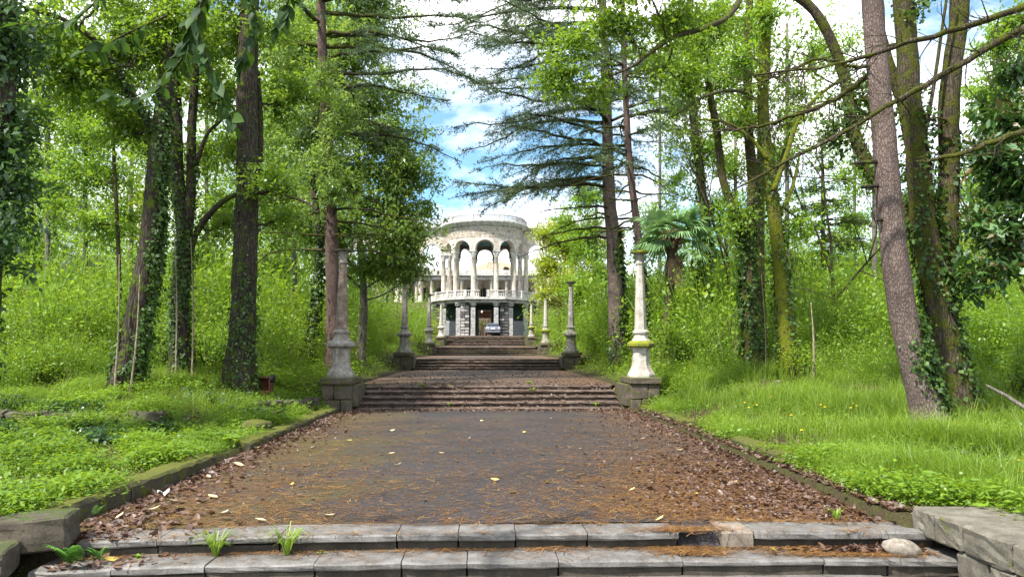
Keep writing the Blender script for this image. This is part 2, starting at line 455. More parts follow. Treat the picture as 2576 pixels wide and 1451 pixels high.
def bark_mat(name, dark, light, scale=1.0, moss=0.0, mosscol=(.10, .15, .012), stretch=.35, plates=False):
    m, t = new_mat(name)
    p = scaled(t, pos(t), (1, 1, stretch))
    n1 = noise(t, p, 11 * scale, 6, .65, .4)
    wv = nd(t, "ShaderNodeTexNoise", {'Vector': pos(t), 'Scale': 9.0, 'Detail': 4, 'Roughness': .6}).outputs[1]
    wp = mix(t, .055, pos(t), wv, 'ADD')
    vo = nd(t, "ShaderNodeTexVoronoi", {'Vector': scaled(t, wp, (1, 1, .34 if plates else .15)), 'Scale': 26 * scale, 'Randomness': 1.0}, feature='DISTANCE_TO_EDGE').outputs[0]
    crack = mapr(t, vo, 0.0, .22)
    h = math_(t, 'ADD', math_(t, 'MULTIPLY', crack, .45 if plates else .6), math_(t, 'MULTIPLY', n1, .85 if plates else .7))
    h2 = noise(t, pos(t), 38 * scale, 5, .7)
    h = math_(t, 'ADD', math_(t, 'MULTIPLY', h, .75), math_(t, 'MULTIPLY', h2, .3))
    c = ramp(t, h, [(.25, dark), (.62, tuple((a + b) / 2 for a, b in zip(dark, light))), (.95, light)])
    big = noise(t, pos(t), 1.6, 3, .5)
    c = mix(t, mapr(t, big, .35, .7, 0, .45), c, dark)
    if moss > 0:
        mn = noise(t, pos(t), 4.5, 6, .7)
        mk = mapr(t, mn, .62 - moss * .34, .72 - moss * .3)
        mk2 = noise(t, pos(t), 60, 3, .6)
        mc = ramp(t, mk2, [(.3, tuple(q * .45 for q in mosscol)), (.7, mosscol)])
        c = mix(t, mk, c, mc)
        h = math_(t, 'ADD', h, math_(t, 'MULTIPLY', math_(t, 'MULTIPLY', mk, mk2), .9))
    return finish(m, t, c, .92, h, .9, .03, .15)
M['bark_dark'] = bark_mat('bark_dark', (.013, .010, .008), (.075, .060, .047), .8, .3)
M['bark_pine'] = bark_mat('bark_pine', (.045, .032, .027), (.23, .175, .155), 1.25, 0, plates=True)
M['bark_red'] = bark_mat('bark_red', (.035, .022, .018), (.165, .115, .098), 1.3, 0.1, plates=True)
M['bark_moss'] = bark_mat('bark_moss', (.016, .013, .009), (.10, .078, .055), .9, .55, (.085, .095, .012))
M['bark_moss_bright'] = bark_mat('bark_moss_bright', (.02, .016, .01), (.10, .08, .05), .9, .8, (.15, .17, .014))
M['bark_grey'] = bark_mat('bark_grey', (.05, .045, .04), (.24, .21, .18), .9, .2)
M['cane'] = bark_mat('cane', (.16, .13, .08), (.40, .34, .24), 1.5, 0)
M['twig_pale'] = bark_mat('twig_pale', (.20, .18, .16), (.48, .45, .42), 1.5, 0)
M['twig'] = bark_mat('twig', (.02, .015, .011), (.10, .078, .055), 1.5, .35, (.12, .15, .015))

def stone_mat(name, dark, mid, light, moss=0.0, mosscol=(.12, .17, .015), stain=(.03, .025, .02), stainf=.4, scale=1.0, bump=.5, streak=False, upmoss=0.0, rough=.85, uplo=.45):
    m, t = new_mat(name)
    p = pos(t)
    n1 = noise(t, p, 5 * scale, 8, .68)
    n2 = noise(t, p, 55 * scale, 4, .6)
    c = ramp(t, n1, [(.25, dark), (.5, mid), (.75, light)])
    c = mix(t, .55, c, ramp(t, n2, [(.3, g3(.25)), (.7, g3(.95))]), 'MULTIPLY') if scale > .5 else c
    sn = noise(t, scaled(t, p, (1, 1, .18 if streak else .7)), 3.2 * scale, 7, .7)
    c = mix(t, mapr(t, sn, .52, .72, 0, stainf), c, stain)
    h = math_(t, 'ADD', math_(t, 'MULTIPLY', n1, .6), math_(t, 'MULTIPLY', n2, .4))
    if moss or upmoss:
        mn = noise(t, p, 7 * min(scale, 1.4), 7, .72)
        mk = mapr(t, mn, .70 - moss * .4, .78 - moss * .38) if moss else None
        if upmoss:
            u = math_(t, 'MULTIPLY', up_mask(t, uplo, .9), mapr(t, mn, .62 - upmoss * .5, .72 - upmoss * .45))
            mk = math_(t, 'MAXIMUM', mk, u) if mk is not None else u
        mf = noise(t, p, 90, 3, .6)
        c = mix(t, mk, c, ramp(t, mf, [(.3, tuple(q * .35 for q in mosscol)), (.7, mosscol)]))
        h = math_(t, 'ADD', h, math_(t, 'MULTIPLY', math_(t, 'MULTIPLY', mk, mf), 1.2))
    return finish(m, t, c, rough, h, bump, .02, .3)
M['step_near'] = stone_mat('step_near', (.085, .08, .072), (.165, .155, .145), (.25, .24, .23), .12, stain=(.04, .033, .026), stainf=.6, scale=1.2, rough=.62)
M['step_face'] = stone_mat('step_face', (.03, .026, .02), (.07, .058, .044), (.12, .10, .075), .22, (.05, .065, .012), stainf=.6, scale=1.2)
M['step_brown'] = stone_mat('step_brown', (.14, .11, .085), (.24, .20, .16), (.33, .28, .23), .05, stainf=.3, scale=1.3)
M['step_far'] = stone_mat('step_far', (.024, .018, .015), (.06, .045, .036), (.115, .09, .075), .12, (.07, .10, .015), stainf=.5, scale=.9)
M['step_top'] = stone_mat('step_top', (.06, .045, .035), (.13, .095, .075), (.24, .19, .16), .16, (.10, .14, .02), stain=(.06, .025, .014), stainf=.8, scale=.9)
M['wall_stone'] = stone_mat('wall_stone', (.07, .065, .05), (.15, .135, .105), (.25, .23, .19), .28, (.11, .13, .02), stainf=.5, scale=1.1)
M['wall_dark'] = stone_mat('wall_dark', (.035, .03, .022), (.085, .07, .052), (.15, .125, .095), .3, (.06, .09, .014), stainf=.5, scale=1.1, upmoss=.35)
M['kerb_moss'] = stone_mat('kerb_moss', (.03, .026, .018), (.065, .055, .038), (.11, .095, .07), .55, (.105, .115, .012), stainf=.5, scale=1.1, upmoss=1.0)
M['pedestal'] = stone_mat('pedestal', (.045, .036, .027), (.105, .084, .064), (.19, .155, .12), .42, (.10, .12, .014), stainf=.7, scale=1.0, upmoss=.6)
M['paint_white'] = stone_mat('paint_white', (.22, .19, .15), (.47, .44, .38), (.64, .62, .56), .06, stain=(.16, .11, .07), stainf=.7, scale=1.3, streak=True)
M['paint_grey'] = stone_mat('paint_grey', (.10, .085, .07), (.30, .275, .24), (.54, .52, .48), .08, stain=(.10, .07, .05), stainf=.85, scale=1.4, streak=True)
M['paint_rust'] = stone_mat('paint_rust', (.10, .062, .042), (.235, .175, .135), (.42, .38, .33), .05, stain=(.11, .045, .02), stainf=.9, scale=1.2, streak=True)
M['moss_bright'] = stone_mat('moss_bright', (.05, .045, .03), (.1, .09, .07), (.2, .18, .15), .75, (.24, .27, .014), upmoss=1.0, uplo=-.1)
M['moss_dark'] = stone_mat('moss_dark', (.05, .045, .035), (.10, .09, .07), (.2, .18, .15), .45, (.09, .12, .014), upmoss=.9, uplo=.2)
M['cream'] = stone_mat('cream', (.17, .14, .115), (.45, .40, .34), (.64, .59, .53), 0, stain=(.095, .08, .07), stainf=1.0, scale=.45, streak=True, bump=.25)
M['cream_block'] = stone_mat('cream_block', (.15, .125, .10), (.47, .41, .345), (.66, .61, .55), 0, stain=(.10, .09, .08), stainf=.9, scale=.6, bump=.35)
M['grey_block'] = stone_mat('grey_block', (.17, .165, .16), (.40, .39, .38), (.62, .61, .60), 0, stain=(.05, .048, .046), stainf=.9, scale=.6, bump=.4)
M['dark_block'] = stone_mat('dark_block', (.05, .048, .05), (.12, .115, .115), (.26, .25, .25), 0, stain=(.02, .02, .02), stainf=.8, scale=.6, bump=.4)
M['white_trim'] = stone_mat('white_trim', (.17, .16, .15), (.46, .445, .425), (.66, .65, .63), 0, stain=(.14, .125, .115), stainf=.8, scale=.5, streak=True, bump=.2)
M['brown_wall'] = stone_mat('brown_wall', (.09, .06, .045), (.20, .145, .11), (.32, .25, .2), .1, stainf=.5, scale=.6)
M['rock'] = stone_mat('rock', (.10, .085, .065), (.25, .22, .18), (.42, .38, .32), .02, stain=(.09, .075, .055), stainf=.7, scale=5.0)
def plain(name, c, rough=.7, metal=0.0, var=.25, scale=8.0, bump=.2, spec=.4):
    m, t = new_mat(name)
    n = noise(t, ocoord(t), scale, 6, .65)
    col = mix(t, mapr(t, n, .3, .7, 0, 1), tuple(q * (1 - var) for q in c), tuple(min(1, q * (1 + var)) for q in c))
    return finish(m, t, col, rough, n, bump, .01, spec, metal)
M['teal'] = plain('teal', (.085, .17, .17), .7, 0, .45, 1.5)
M['green_wall'] = plain('green_wall', (.016, .042, .034), .75, 0, .4, 1.2)
M['green_frame'] = plain('green_frame', (.022, .062, .048), .65, 0, .3, 3)
M['board'] = plain('board', (.33, .34, .36), .8, 0, .3, 4)
M['red_board'] = plain('red_board', (.20, .045, .03), .7, 0, .4, 5)
M['red_roof'] = plain('red_roof', (.34, .17, .14), .7, 0, .3, 1.5)
M['ochre_roof'] = plain('ochre_roof', (.36, .27, .16), .8, 0, .3, 1.0)
M['dark_hole'] = plain('dark_hole', (.012, .012, .014), .8, 0, .3, 2)
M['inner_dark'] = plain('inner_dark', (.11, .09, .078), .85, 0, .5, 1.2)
M['car_paint'] = plain('car_paint', (.22, .24, .29), .3, .6, .08, 3, 0, .6)
M['car_dark'] = plain('car_dark', (.03, .032, .036), .4, 0, .1, 5)
M['car_glass'] = plain('car_glass', (.025, .035, .05), .12, 0, .1, 3, 0, .8)
M['tail_red'] = plain('tail_red', (.55, .42, .40), .25, 0, .2, 4, 0, .6)
M['plate'] = plain('plate', (.75, .75, .73), .5, 0, .08, 20)
M['tyre'] = plain('tyre', (.02, .02, .02), .85)
M['rust'] = plain('rust', (.05, .022, .013), .85, .2, .6, 9, .5)
M['rust_orange'] = plain('rust_orange', (.11, .030, .012), .85, .1, .5, 8, .5)
M['iron_dark'] = plain('iron_dark', (.018, .013, .012), .8, .3, .5, 9, .5)
M['bulb'] = plain('bulb', (.65, .62, .50), .3)
M['white_scrap'] = plain('white_scrap', (.62, .65, .67), .5, 0, .2, 6)
M['skin'] = plain('skin', (.50, .30, .22), .6, 0, .1)
M['cloth_pink'] = plain('cloth_pink', (.42, .30, .29), .85, 0, .2)
M['cloth_dark'] = plain('cloth_dark', (.06, .06, .075), .85, 0, .2)
M['cloth_white'] = plain('cloth_white', (.62, .60, .58), .8, 0, .1)
M['flower'] = plain('flower', (.75, .50, .02), .6, 0, .15)
M['tin_brown'] = plain('tin_brown', (.13, .09, .055), .7, 0, .4, 14, .4)

# worn asphalt: fine grit, moss on the left, a film of dry needles
m, t = new_mat('asphalt')
p = pos(t)
fine = noise(t, p, 150, 4, .8)
grit = noise(t, p, 48, 7, .9)
mid = noise(t, p, 7, 7, .75)
big = noise(t, p, .5, 6, .62, .6)
wet = noise(t, scaled(t, p, (.5, 1.1, 1)), .8, 6, .65, .4)
g_ = math_(t, 'ADD', math_(t, 'MULTIPLY', fine, .4), math_(t, 'MULTIPLY', grit, .6))
c = ramp(t, g_, [(.40, (.007, .006, .008)), (.50, (.026, .023, .025)), (.57, (.066, .057, .056)), (.64, (.18, .155, .14))])
c = mix(t, mapr(t, wet, .45, .62, 0, .55), c, (.014, .014, .016))
sx = nd(t, "ShaderNodeSeparateXYZ", {0: p})
streak = noise(t, scaled(t, p, (.40, 1.5, 1)), 1.7, 9, .74, .6)
needle = noise(t, scaled(t, p, (20, 110, 1)), 1.0, 6, .85, 1.2)
nc = ramp(t, needle, [(.36, (.030, .016, .011)), (.50, (.085, .046, .024)), (.60, (.17, .10, .045)), (.72, (.32, .21, .095))])
edge = mapr(t, math_(t, 'ABSOLUTE', sx.outputs[0]), 1.4, 3.7, 0, .22)
far = mapr(t, sx.outputs[1], 10, 18, 0, .09)
deep = mapr(t, sx.outputs[1], 18.7, 19, 0, .14)
ns = math_(t, 'ADD', math_(t, 'ADD', math_(t, 'MULTIPLY', streak, .80), math_(t, 'MULTIPLY', needle, .38)), math_(t, 'ADD', math_(t, 'ADD', edge, deep), far))
c = mix(t, mapr(t, ns, .67, .92, 0, .88), c, nc)
leftm = mapr(t, sx.outputs[0], -.2, -2.4, 0, .17)
mm = math_(t, 'ADD', math_(t, 'ADD', math_(t, 'MULTIPLY', big, .7), math_(t, 'MULTIPLY', mid, .42)), leftm)
mm = math_(t, 'ADD', mm, mapr(t, sx.outputs[1], 18.5, 19, 0, -.3))
c = mix(t, mapr(t, mm, .64, .84, 0, .75), c, ramp(t, g_, [(.40, (.030, .027, .007)), (.62, (.13, .110, .020))]))
M['asphalt'] = finish(m, t, c, .75, math_(t, 'ADD', g_, math_(t, 'MULTIPLY', mid, .4)), .35, .006, .3)
# forest soil
m, t = new_mat('soil')
p = pos(t)
n1 = noise(t, p, 2.2, 7, .65); n2 = noise(t, p, 40, 4, .7)
c = ramp(t, n2, [(.3, (.02, .016, .010)), (.6, (.055, .04, .024)), (.8, (.10, .07, .04))])
c = mix(t, mapr(t, n1, .40, .65, 0, .6), c, ramp(t, n2, [(.3, (.022, .034, .006)), (.7, (.06, .085, .012))]))
M['soil'] = finish(m, t, c, .95, n2, .6, .03, .1)
rng = np.random.default_rng(11)
random.seed(5)
# ---------------------------------------------------------------- the ground and the path
def grid_mesh(name, xs, ys, zf, mat):
    X, Y = np.meshgrid(xs, ys)
    Z = zf(X, Y)
    nx, ny = len(xs), len(ys)
    V = np.stack([X, Y, Z], -1).reshape(-1, 3)
    i = np.arange(nx * ny).reshape(ny, nx)
    Fq = np.stack([i[:-1, :-1], i[:-1, 1:], i[1:, 1:], i[1:, :-1]], -1).reshape(-1, 4)
    me = bpy.data.meshes.new(name)
    me.from_pydata(V.tolist(), [], Fq.tolist())
    me.polygons.foreach_set("use_smooth", [True] * len(Fq))
    me.materials.append(mat)
    me.update()
    return me
side = np.concatenate([np.arange(3.52, 3.82, .05), np.arange(3.86, 4.3, .08), np.arange(4.5, 9, .3), np.arange(9, 20, .8), np.arange(20, 70, 4), [90, 150, 320]])
xs = np.concatenate([-side[::-1], np.arange(-3.4, 3.41, .4), side])
ys = np.concatenate([[-40, -20, -8, -3, 0, 3], np.arange(4, 12, .25), np.arange(12, 14.2, .1), np.arange(14.2, 36, .35), np.arange(36, 72, .6), np.arange(72, 125, 1.5), [140, 170, 220, 320, 600]])
tag(link("ground", grid_mesh("ground", xs, ys, ground_z, M['soil'])), kind="structure")
tb = []
Vp, Fp = [], []
def patch(x0, x1, y0, y1, nx, ny, zf):
    X, Y = np.meshgrid(np.linspace(x0, x1, nx), np.linspace(y0, y1, ny))
    b = len(Vp)
    for q in np.stack([X, Y, zf(X, Y)], -1).reshape(-1, 3): Vp.append(tuple(q))
    for j in range(ny - 1):
        for i in range(nx - 1):
            a = b + j * nx + i
            Fp.append((a, a + 1, a + nx + 1, a + nx))
def crown_z(X, Y): return path_z(np.maximum(Y, 6.35)) - .0035 * X * X * np.clip((12 - Y) / 6, 0, 1) + .010 * np.sin(X * 1.3 + Y) * np.cos(Y * .9) + .004
patch(-3.62, 3.74, 6.40, 18.62, 40, 70, crown_z)
for y0, y1 in ((20.42, 33.21), (35.0, 48.91), (50.68, 65.71), (68.3, 86.5)): patch(-3.64, 3.72, y0, y1, 14, 24, lambda X, Y: path_z(Y) + .003 + 0 * X)
me = bpy.data.meshes.new("path"); me.from_pydata(Vp, [], Fp); me.polygons.foreach_set("use_smooth", [True] * len(Fp)); me.materials.append(M['asphalt'])
tag(link("path", me), kind="structure")

# ---------------------------------------------------------------- near steps: stone by stone
steps = thing("stone_steps", "low grey stone steps in the foreground with grass growing from their joints", "steps", (0, 6, 0))
def rough_stone(name, x0, x1, y0, y1, z0, z1, mat, parent, off, seed, ch=.013, jit=.0035, rot=0.0, tilt=0.0):
    """a worn stone: a chamfered box with cuts along its length, its corners and faces uneven"""
    r = np.random.default_rng(seed)
    n = max(2, int((x1 - x0) / .14))
    xs_ = np.linspace(x0, x1, n + 1)
    prof = [(y0 + ch, z0), (y0, z0 + ch), (y0, z1 - ch), (y0 + ch, z1), (y1, z1), (y1, z0)]
    k = len(prof)
    mb = MB(); V = []
    for i, x in enumerate(xs_):
        ins = 0
        for (y, z) in prof:
            yy = y + r.normal(0, jit); zz = z + r.normal(0, jit * .6)
            if i in (0, n): yy += (ch if y < (y0 + y1) / 2 else 0)
            V.append((x + (r.normal(0, jit * .6) if 0 < i < n else 0), yy, zz + tilt * (x - x0)))
    Fc = [(i * k + j, (i + 1) * k + j, (i + 1) * k + (j + 1) % k, i * k + (j + 1) % k) for i in range(n) for j in range(k)]
    Fc = [tuple(reversed(f)) for f in Fc]
    Fc += [tuple(range(k)), tuple(reversed(range(n * k, n * k + k)))]
    mb.add(V, Fc)
    return mb.build(name, mat, parent, off)
def px_x(xd, d): return W(xd, HORIZON, d)[0]
def sag(x): return -.045 * (max(0, -x - .6) / 2.7) ** 1.6 - .02 * (max(0, x - 1.5) / 2.2) ** 2
SO = (0, 6, 0)
cuts = [215, 410, 712, 1003, 1155, 1297, 1475, 1700]
cuts2 = [1885, 2200, 2335]
d1 = 6.04
def lay(cl, d, zt, depth, th, seed, joint=.008):
    for a, b in zip(cl[:-1], cl[1:]):
        xa, xb = px_x(a, d) + joint * .5, px_x(b, d) - joint * .5
        xm = (xa + xb) / 2; s = sag(xm)
        seed += 1; r = np.random.default_rng(seed + 900)
        rough_stone("step_stone", xa, xb, d + r.normal(0, .008), d + depth, zt - th + s, zt + s + r.normal(0, .004), M['step_near'], steps, SO, seed, tilt=(sag(xb) - sag(xa)) / max(.1, xb - xa) + r.normal(0, .003))
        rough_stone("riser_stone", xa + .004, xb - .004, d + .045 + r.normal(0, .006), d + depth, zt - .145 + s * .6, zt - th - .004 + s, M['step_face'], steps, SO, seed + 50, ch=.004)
lay(cuts, d1, 0.0, .40, .06, 100)
lay(cuts2, d1, 0.0, .38, .06, 130)
rough_stone("step_stone", px_x(1806, d1), px_x(1882, d1), d1 - .015, d1 + .36, -.135, .004, M['step_brown'], steps, SO, 160)
cutsb = [95, 300, 530, 800, 1015, 1177, 1403, 1710, 2058, 2218, 2436]
lay(cutsb, 5.70, -.13, .40, .055, 200)
lay([60, 380, 700, 960, 1290, 1600, 1900, 2260, 2480], 5.36, -.26, .40, .055, 300)
lay([40, 420, 820, 1250, 1650, 2100, 2500], 5.02, -.39, .40, .055, 400)
# the gap where a stone is missing, plugged with broken asphalt
mb = MB()
ga, gb = px_x(1700, d1) + .01, px_x(1806, d1) - .01
P_ = []
rr = np.random.default_rng(8)
nx_, ny_ = 12, 10
for j in range(ny_):
    for i in range(nx_):
        u, v = i / (nx_ - 1), j / (ny_ - 1)
        z = -.125 + .128 * sstep(v * 1.5) + rr.normal(0, .008)
        P_.append((ga + (gb - ga) * u, 6.03 + .42 * v + rr.normal(0, .01), float(z)))
mb.add(P_, [(j * nx_ + i, j * nx_ + i + 1, (j + 1) * nx_ + i + 1, (j + 1) * nx_ + i) for j in range(ny_ - 1) for i in range(nx_ - 1)], True)
mb.build("asphalt_patch", M['asphalt'], steps, SO)

# ---------------------------------------------------------------- low side walls at the near steps
rw = thing("coping_wall", "grey lichen spotted low wall of stone blocks right of the foreground steps", "wall", (3.9, 5.4, 0))
RO = (3.9, 5.4, 0)
def wall_block(name, c, size, mat, parent, off, seed, rz=0.0, rx=0.0, ch=.018, jit=.004):
    r = np.random.default_rng(seed)
    bm = bmesh.new()
    bmesh.ops.create_cube(bm, size=1)
    bmesh.ops.scale(bm, vec=size, verts=bm.verts)
    bmesh.ops.bevel(bm, geom=bm.edges[:], offset=ch, segments=1, affect='EDGES')
    long = [e for e in bm.edges if e.calc_length() > min(size) * .6]
    bmesh.ops.subdivide_edges(bm, edges=long, cuts=3, use_grid_fill=True)
    for v in bm.verts: v.co += Vector(r.normal(0, jit, 3).tolist())
    bmesh.ops.transform(bm, matrix=Matrix.Rotation(rz, 4, 'Z') @ Matrix.Rotation(rx, 4, 'Y'), verts=bm.verts)
    me = bpy.data.meshes.new(name); bm.to_mesh(me); bm.free(); me.materials.append(mat)
    return link(name, me, None, parent, np.asarray(c, float) - np.asarray(off, float))
for i, (y0, y1) in enumerate(((5.93, 6.22), (5.56, 5.92), (5.02, 5.55), (4.4, 5.01))):
    wall_block("coping_stone", (4.12, (y0 + y1) / 2, .05), (.9, y1 - y0 - .006, .22), M['wall_stone'], rw, RO, 20 + i)
for i, (y0, y1) in enumerate(((5.30, 5.66), (4.95, 5.29), (4.4, 4.94))):
    wall_block("wall_block", (4.12, (y0 + y1) / 2, -.20), (.86, y1 - y0 - .006, .27), M['wall_stone'], rw, RO, 40 + i)
for i, (y0, y1) in enumerate(((5.0, 5.6), (4.4, 4.99))):
    wall_block("wall_block", (4.12, (y0 + y1) / 2, -.48), (.86, y1 - y0 - .006, .27), M['wall_stone'], rw, RO, 50 + i)
lw = thing("coping_wall", "dark mossy tumbled blocks of the low wall left of the foreground steps", "wall", (-3.9, 5.6, 0))
LO = (-3.9, 5.6, 0)
wall_block("coping_stone", (-3.93, 5.93, .04), (1.25, .40, .26), M['wall_dark'], lw, LO, 61, rz=math.radians(14), rx=math.radians(-3))
wall_block("wall_block", (-3.98, 5.50, -.06), (.95, .42, .22), M['wall_dark'], lw, LO, 62, rz=math.radians(18))
wall_block("wall_block", (-3.95, 5.08, -.17), (.9, .42, .30), M['wall_dark'], lw, LO, 63, rz=math.radians(6))
wall_block("wall_block", (-3.93, 5.32, -.36), (.85, .75, .22), M['wall_dark'], lw, LO, 64, rz=math.radians(3))
# round pale boulder by the right wall
rk = thing("boulder", "smooth pale speckled oval stone lying on the second step by the right wall", "stone", (3.37, 5.87, -.165))
bm = bmesh.new(); bmesh.ops.create_icosphere(bm, subdivisions=4, radius=1)
rr = np.random.default_rng(4)
for v in bm.verts:
    f = 1 + .05 * math.sin(3 * v.co.x + 1) * math.cos(2 * v.co.y) + .02 * math.sin(9 * v.co.x + 5 * v.co.z)
    v.co = Vector((v.co.x * .165 * f, v.co.y * .105 * f, v.co.z * .078 * f))
bmesh.ops.rotate(bm, verts=bm.verts, matrix=Matrix.Rotation(math.radians(9), 3, 'Y'))
me = bpy.data.meshes.new("boulder"); bm.to_mesh(me); bm.free(); me.polygons.foreach_set("use_smooth", [True] * len(me.polygons)); me.materials.append(M['rock'])
link("stone_body", me, None, rk, (0, 0, .06))

# ---------------------------------------------------------------- kerbs along the first terrace
def kerb(label, pts, w, h, seed, mat=M['kerb_moss'], lump=.007, nst=1):
    """a run of mossy kerb through pts (x, y of its path-side face); nst stones"""
    b = pts[0]
    k = thing("kerb", label, "kerb", (b[0], b[1], 0))
    line = smooth_line([(p[0], p[1], 0) for p in pts], nst + 1) if nst > 1 else np.array([(p[0], p[1], 0) for p in pts])
    sgn = -1 if b[0] < 0 else 1
    for q in range(len(line) - 1):
        r = np.random.default_rng(seed + q)
        a, c = line[q], line[q + 1]
        n = max(4, int(np.linalg.norm(c - a) / .12))
        pr = [(0, -.1), (0, h - .03), (.03, h), (w - .04, h + .005), (w, h - .03), (w, -.1)]
        V = []
        dirv = unit(c - a); nv = np.array([dirv[1], -dirv[0], 0]) * (1 if sgn > 0 else -1)
        a2 = a + dirv * .006; c2 = c - dirv * .006
        for i in range(n + 1):
            p = a2 + (c2 - a2) * i / n
            for (o, z) in pr:
                V.append((p + nv * (o + r.normal(0, lump)) + np.array([0, 0, z + r.normal(0, lump) + float(path_z(p[1]))])).tolist())
        m_ = len(pr)
        Fc = [(i * m_ + j, (i + 1) * m_ + j, (i + 1) * m_ + j + 1, i * m_ + j + 1) for i in range(n) for j in range(m_ - 1)]
        if sgn < 0: Fc = [tuple(reversed(f)) for f in Fc]
        Fc += [tuple(range(m_)), tuple(range(n * m_, n * m_ + m_))]
        mb = MB().add(V, Fc)
        mb.build("kerb_stone", mat, k, (b[0], b[1], 0))
    return k
kerb("long mossy green kerb at left edge of asphalt beside the nearest grass", [(-3.62, 6.25), (-3.58, 7.6), (-3.53, 8.6), (-3.50, 9.75)], .30, .15, 500, nst=3)
kerb("shorter mossy kerb leading up to the left column's pedestal", [(-3.52, 11.2), (-3.52, 14), (-3.55, 18.1)], .34, .12, 520, nst=4)
kerb("dark kerb stone standing clear of the grass on the right edge of the asphalt", [(3.76, 9.4), (3.78, 11.25)], .28, .17, 540)
kerb("low half buried kerb at the right edge nearest the foreground wall", [(3.72, 6.3), (3.76, 7.4), (3.74, 8.9)], .22, .035, 560, nst=3, lump=.014)
kerb("mossy kerb remnant sloping into grass beside the right column's pedestal", [(3.80, 14.2), (3.82, 16), (3.80, 18.1)], .30, .13, 580, nst=2, lump=.022)
# ruined low wall in the left grass
for label, pts, h, seed in (("ivy covered low ruined wall crossing the grass at left", [(-9.3, 13.05), (-7.6, 13.0), (-5.6, 13.05)], .30, 600),
                            ("mossy low wall remnant running to the left column's pedestal", [(-4.75, 15.2), (-4.35, 16.6), (-4.15, 18.2)], .26, 640)):
    b = pts[0]
    k = thing("low_wall", label, "wall", (b[0], b[1], gz(*b) - .05))
    line = smooth_line([(p[0], p[1], 0) for p in pts], 7)
    for q in range(len(line) - 1):
        a, c = line[q], line[q + 1]
        mid_ = (a + c) / 2; ln = np.linalg.norm(c - a)
        r = np.random.default_rng(seed + q)
        wall_block("wall_block", (mid_[0], mid_[1], gz(mid_[0], mid_[1] - .3) + h / 2 - .04 + r.normal(0, .025)), (ln * .97, .30, h), M['wall_dark'], k, (b[0], b[1], gz(*b) - .05), seed + q,
                   rz=math.atan2(c[1] - a[1], c[0] - a[0]) + r.normal(0, .04), ch=.03, jit=.018)
# mossy lump beside the kerb
lp = thing("mossy_boulder", "round lump of stone cushioned in bright moss behind the left kerb end", "stone", (-3.98, 13.0, .1))
bm = bmesh.new(); bmesh.ops.create_icosphere(bm, subdivisions=3, radius=1)
for v in bm.verts:
    f = 1 + rng.normal(0, .07)
    v.co = Vector((v.co.x * .27 * f, v.co.y * .22 * f, v.co.z * .12 * f))
me = bpy.data.meshes.new("stone_body"); bm.to_mesh(me); bm.free(); me.polygons.foreach_set("use_smooth", [True] * len(me.polygons)); me.materials.append(M['kerb_moss'])
link("stone_body", me, None, lp, (0, 0, .08))

# ---------------------------------------------------------------- the four flights up to the building
def flight(label, edges, x0, x1, base_y, nst, seed, name="stone_stairs"):
    """edges: (y of the nosing, z of the tread) from the bottom step up"""
    f = thing(name, label, "stairs", ((x0 + x1) / 2, base_y, 0))
    off = ((x0 + x1) / 2, base_y, 0)
    zprev = float(path_z(base_y - .05))
    r = np.random.default_rng(seed)
    for i, (y, z) in enumerate(edges):
        nxt = edges[i + 1][0] if i + 1 < len(edges) else y + .42
        dep = nxt - y + .06
        cutx = np.linspace(x0, x1, nst + 1) + np.concatenate([[0], r.uniform(-.3, .3, nst - 1), [0]])
        for a, b in zip(cutx[:-1], cutx[1:]):
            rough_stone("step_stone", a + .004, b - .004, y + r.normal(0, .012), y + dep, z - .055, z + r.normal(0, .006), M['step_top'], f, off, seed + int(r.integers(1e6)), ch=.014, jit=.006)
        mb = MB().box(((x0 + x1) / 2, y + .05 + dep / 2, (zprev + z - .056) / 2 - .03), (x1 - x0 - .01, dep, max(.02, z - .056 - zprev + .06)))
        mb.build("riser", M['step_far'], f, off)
        zprev = z
    return f
flight("nearest flight of dark worn steps between the white and the rusty column", [(18.6, .05), (18.96, .17), (19.32, .30), (19.68, .43), (20.04, .53)], -3.25, 3.45, 18.6, 5, 1000)
flight("second flight of dark leaf littered steps up from the path", [(33.2, .59), (33.57, .706), (33.9, .825), (34.3, .974), (34.65, 1.08)], -3.3, 3.4, 33.2, 5, 1100)
flight("third flight of steps with dark risers below the topmost stairs", [(48.9, 1.15), (49.2, 1.25), (49.6, 1.39), (50.0, 1.53), (50.3, 1.69)], -3.4, 3.4, 48.9, 4, 1200)
flight("topmost long flight of weedy steps just below the parked car", [(65.7, 1.88), (66.05, 2.0), (66.45, 2.14), (66.8, 2.29), (67.2, 2.43), (67.6, 2.58), (68.0, 2.72)], -3.5, 3.5, 65.7, 4, 1300)

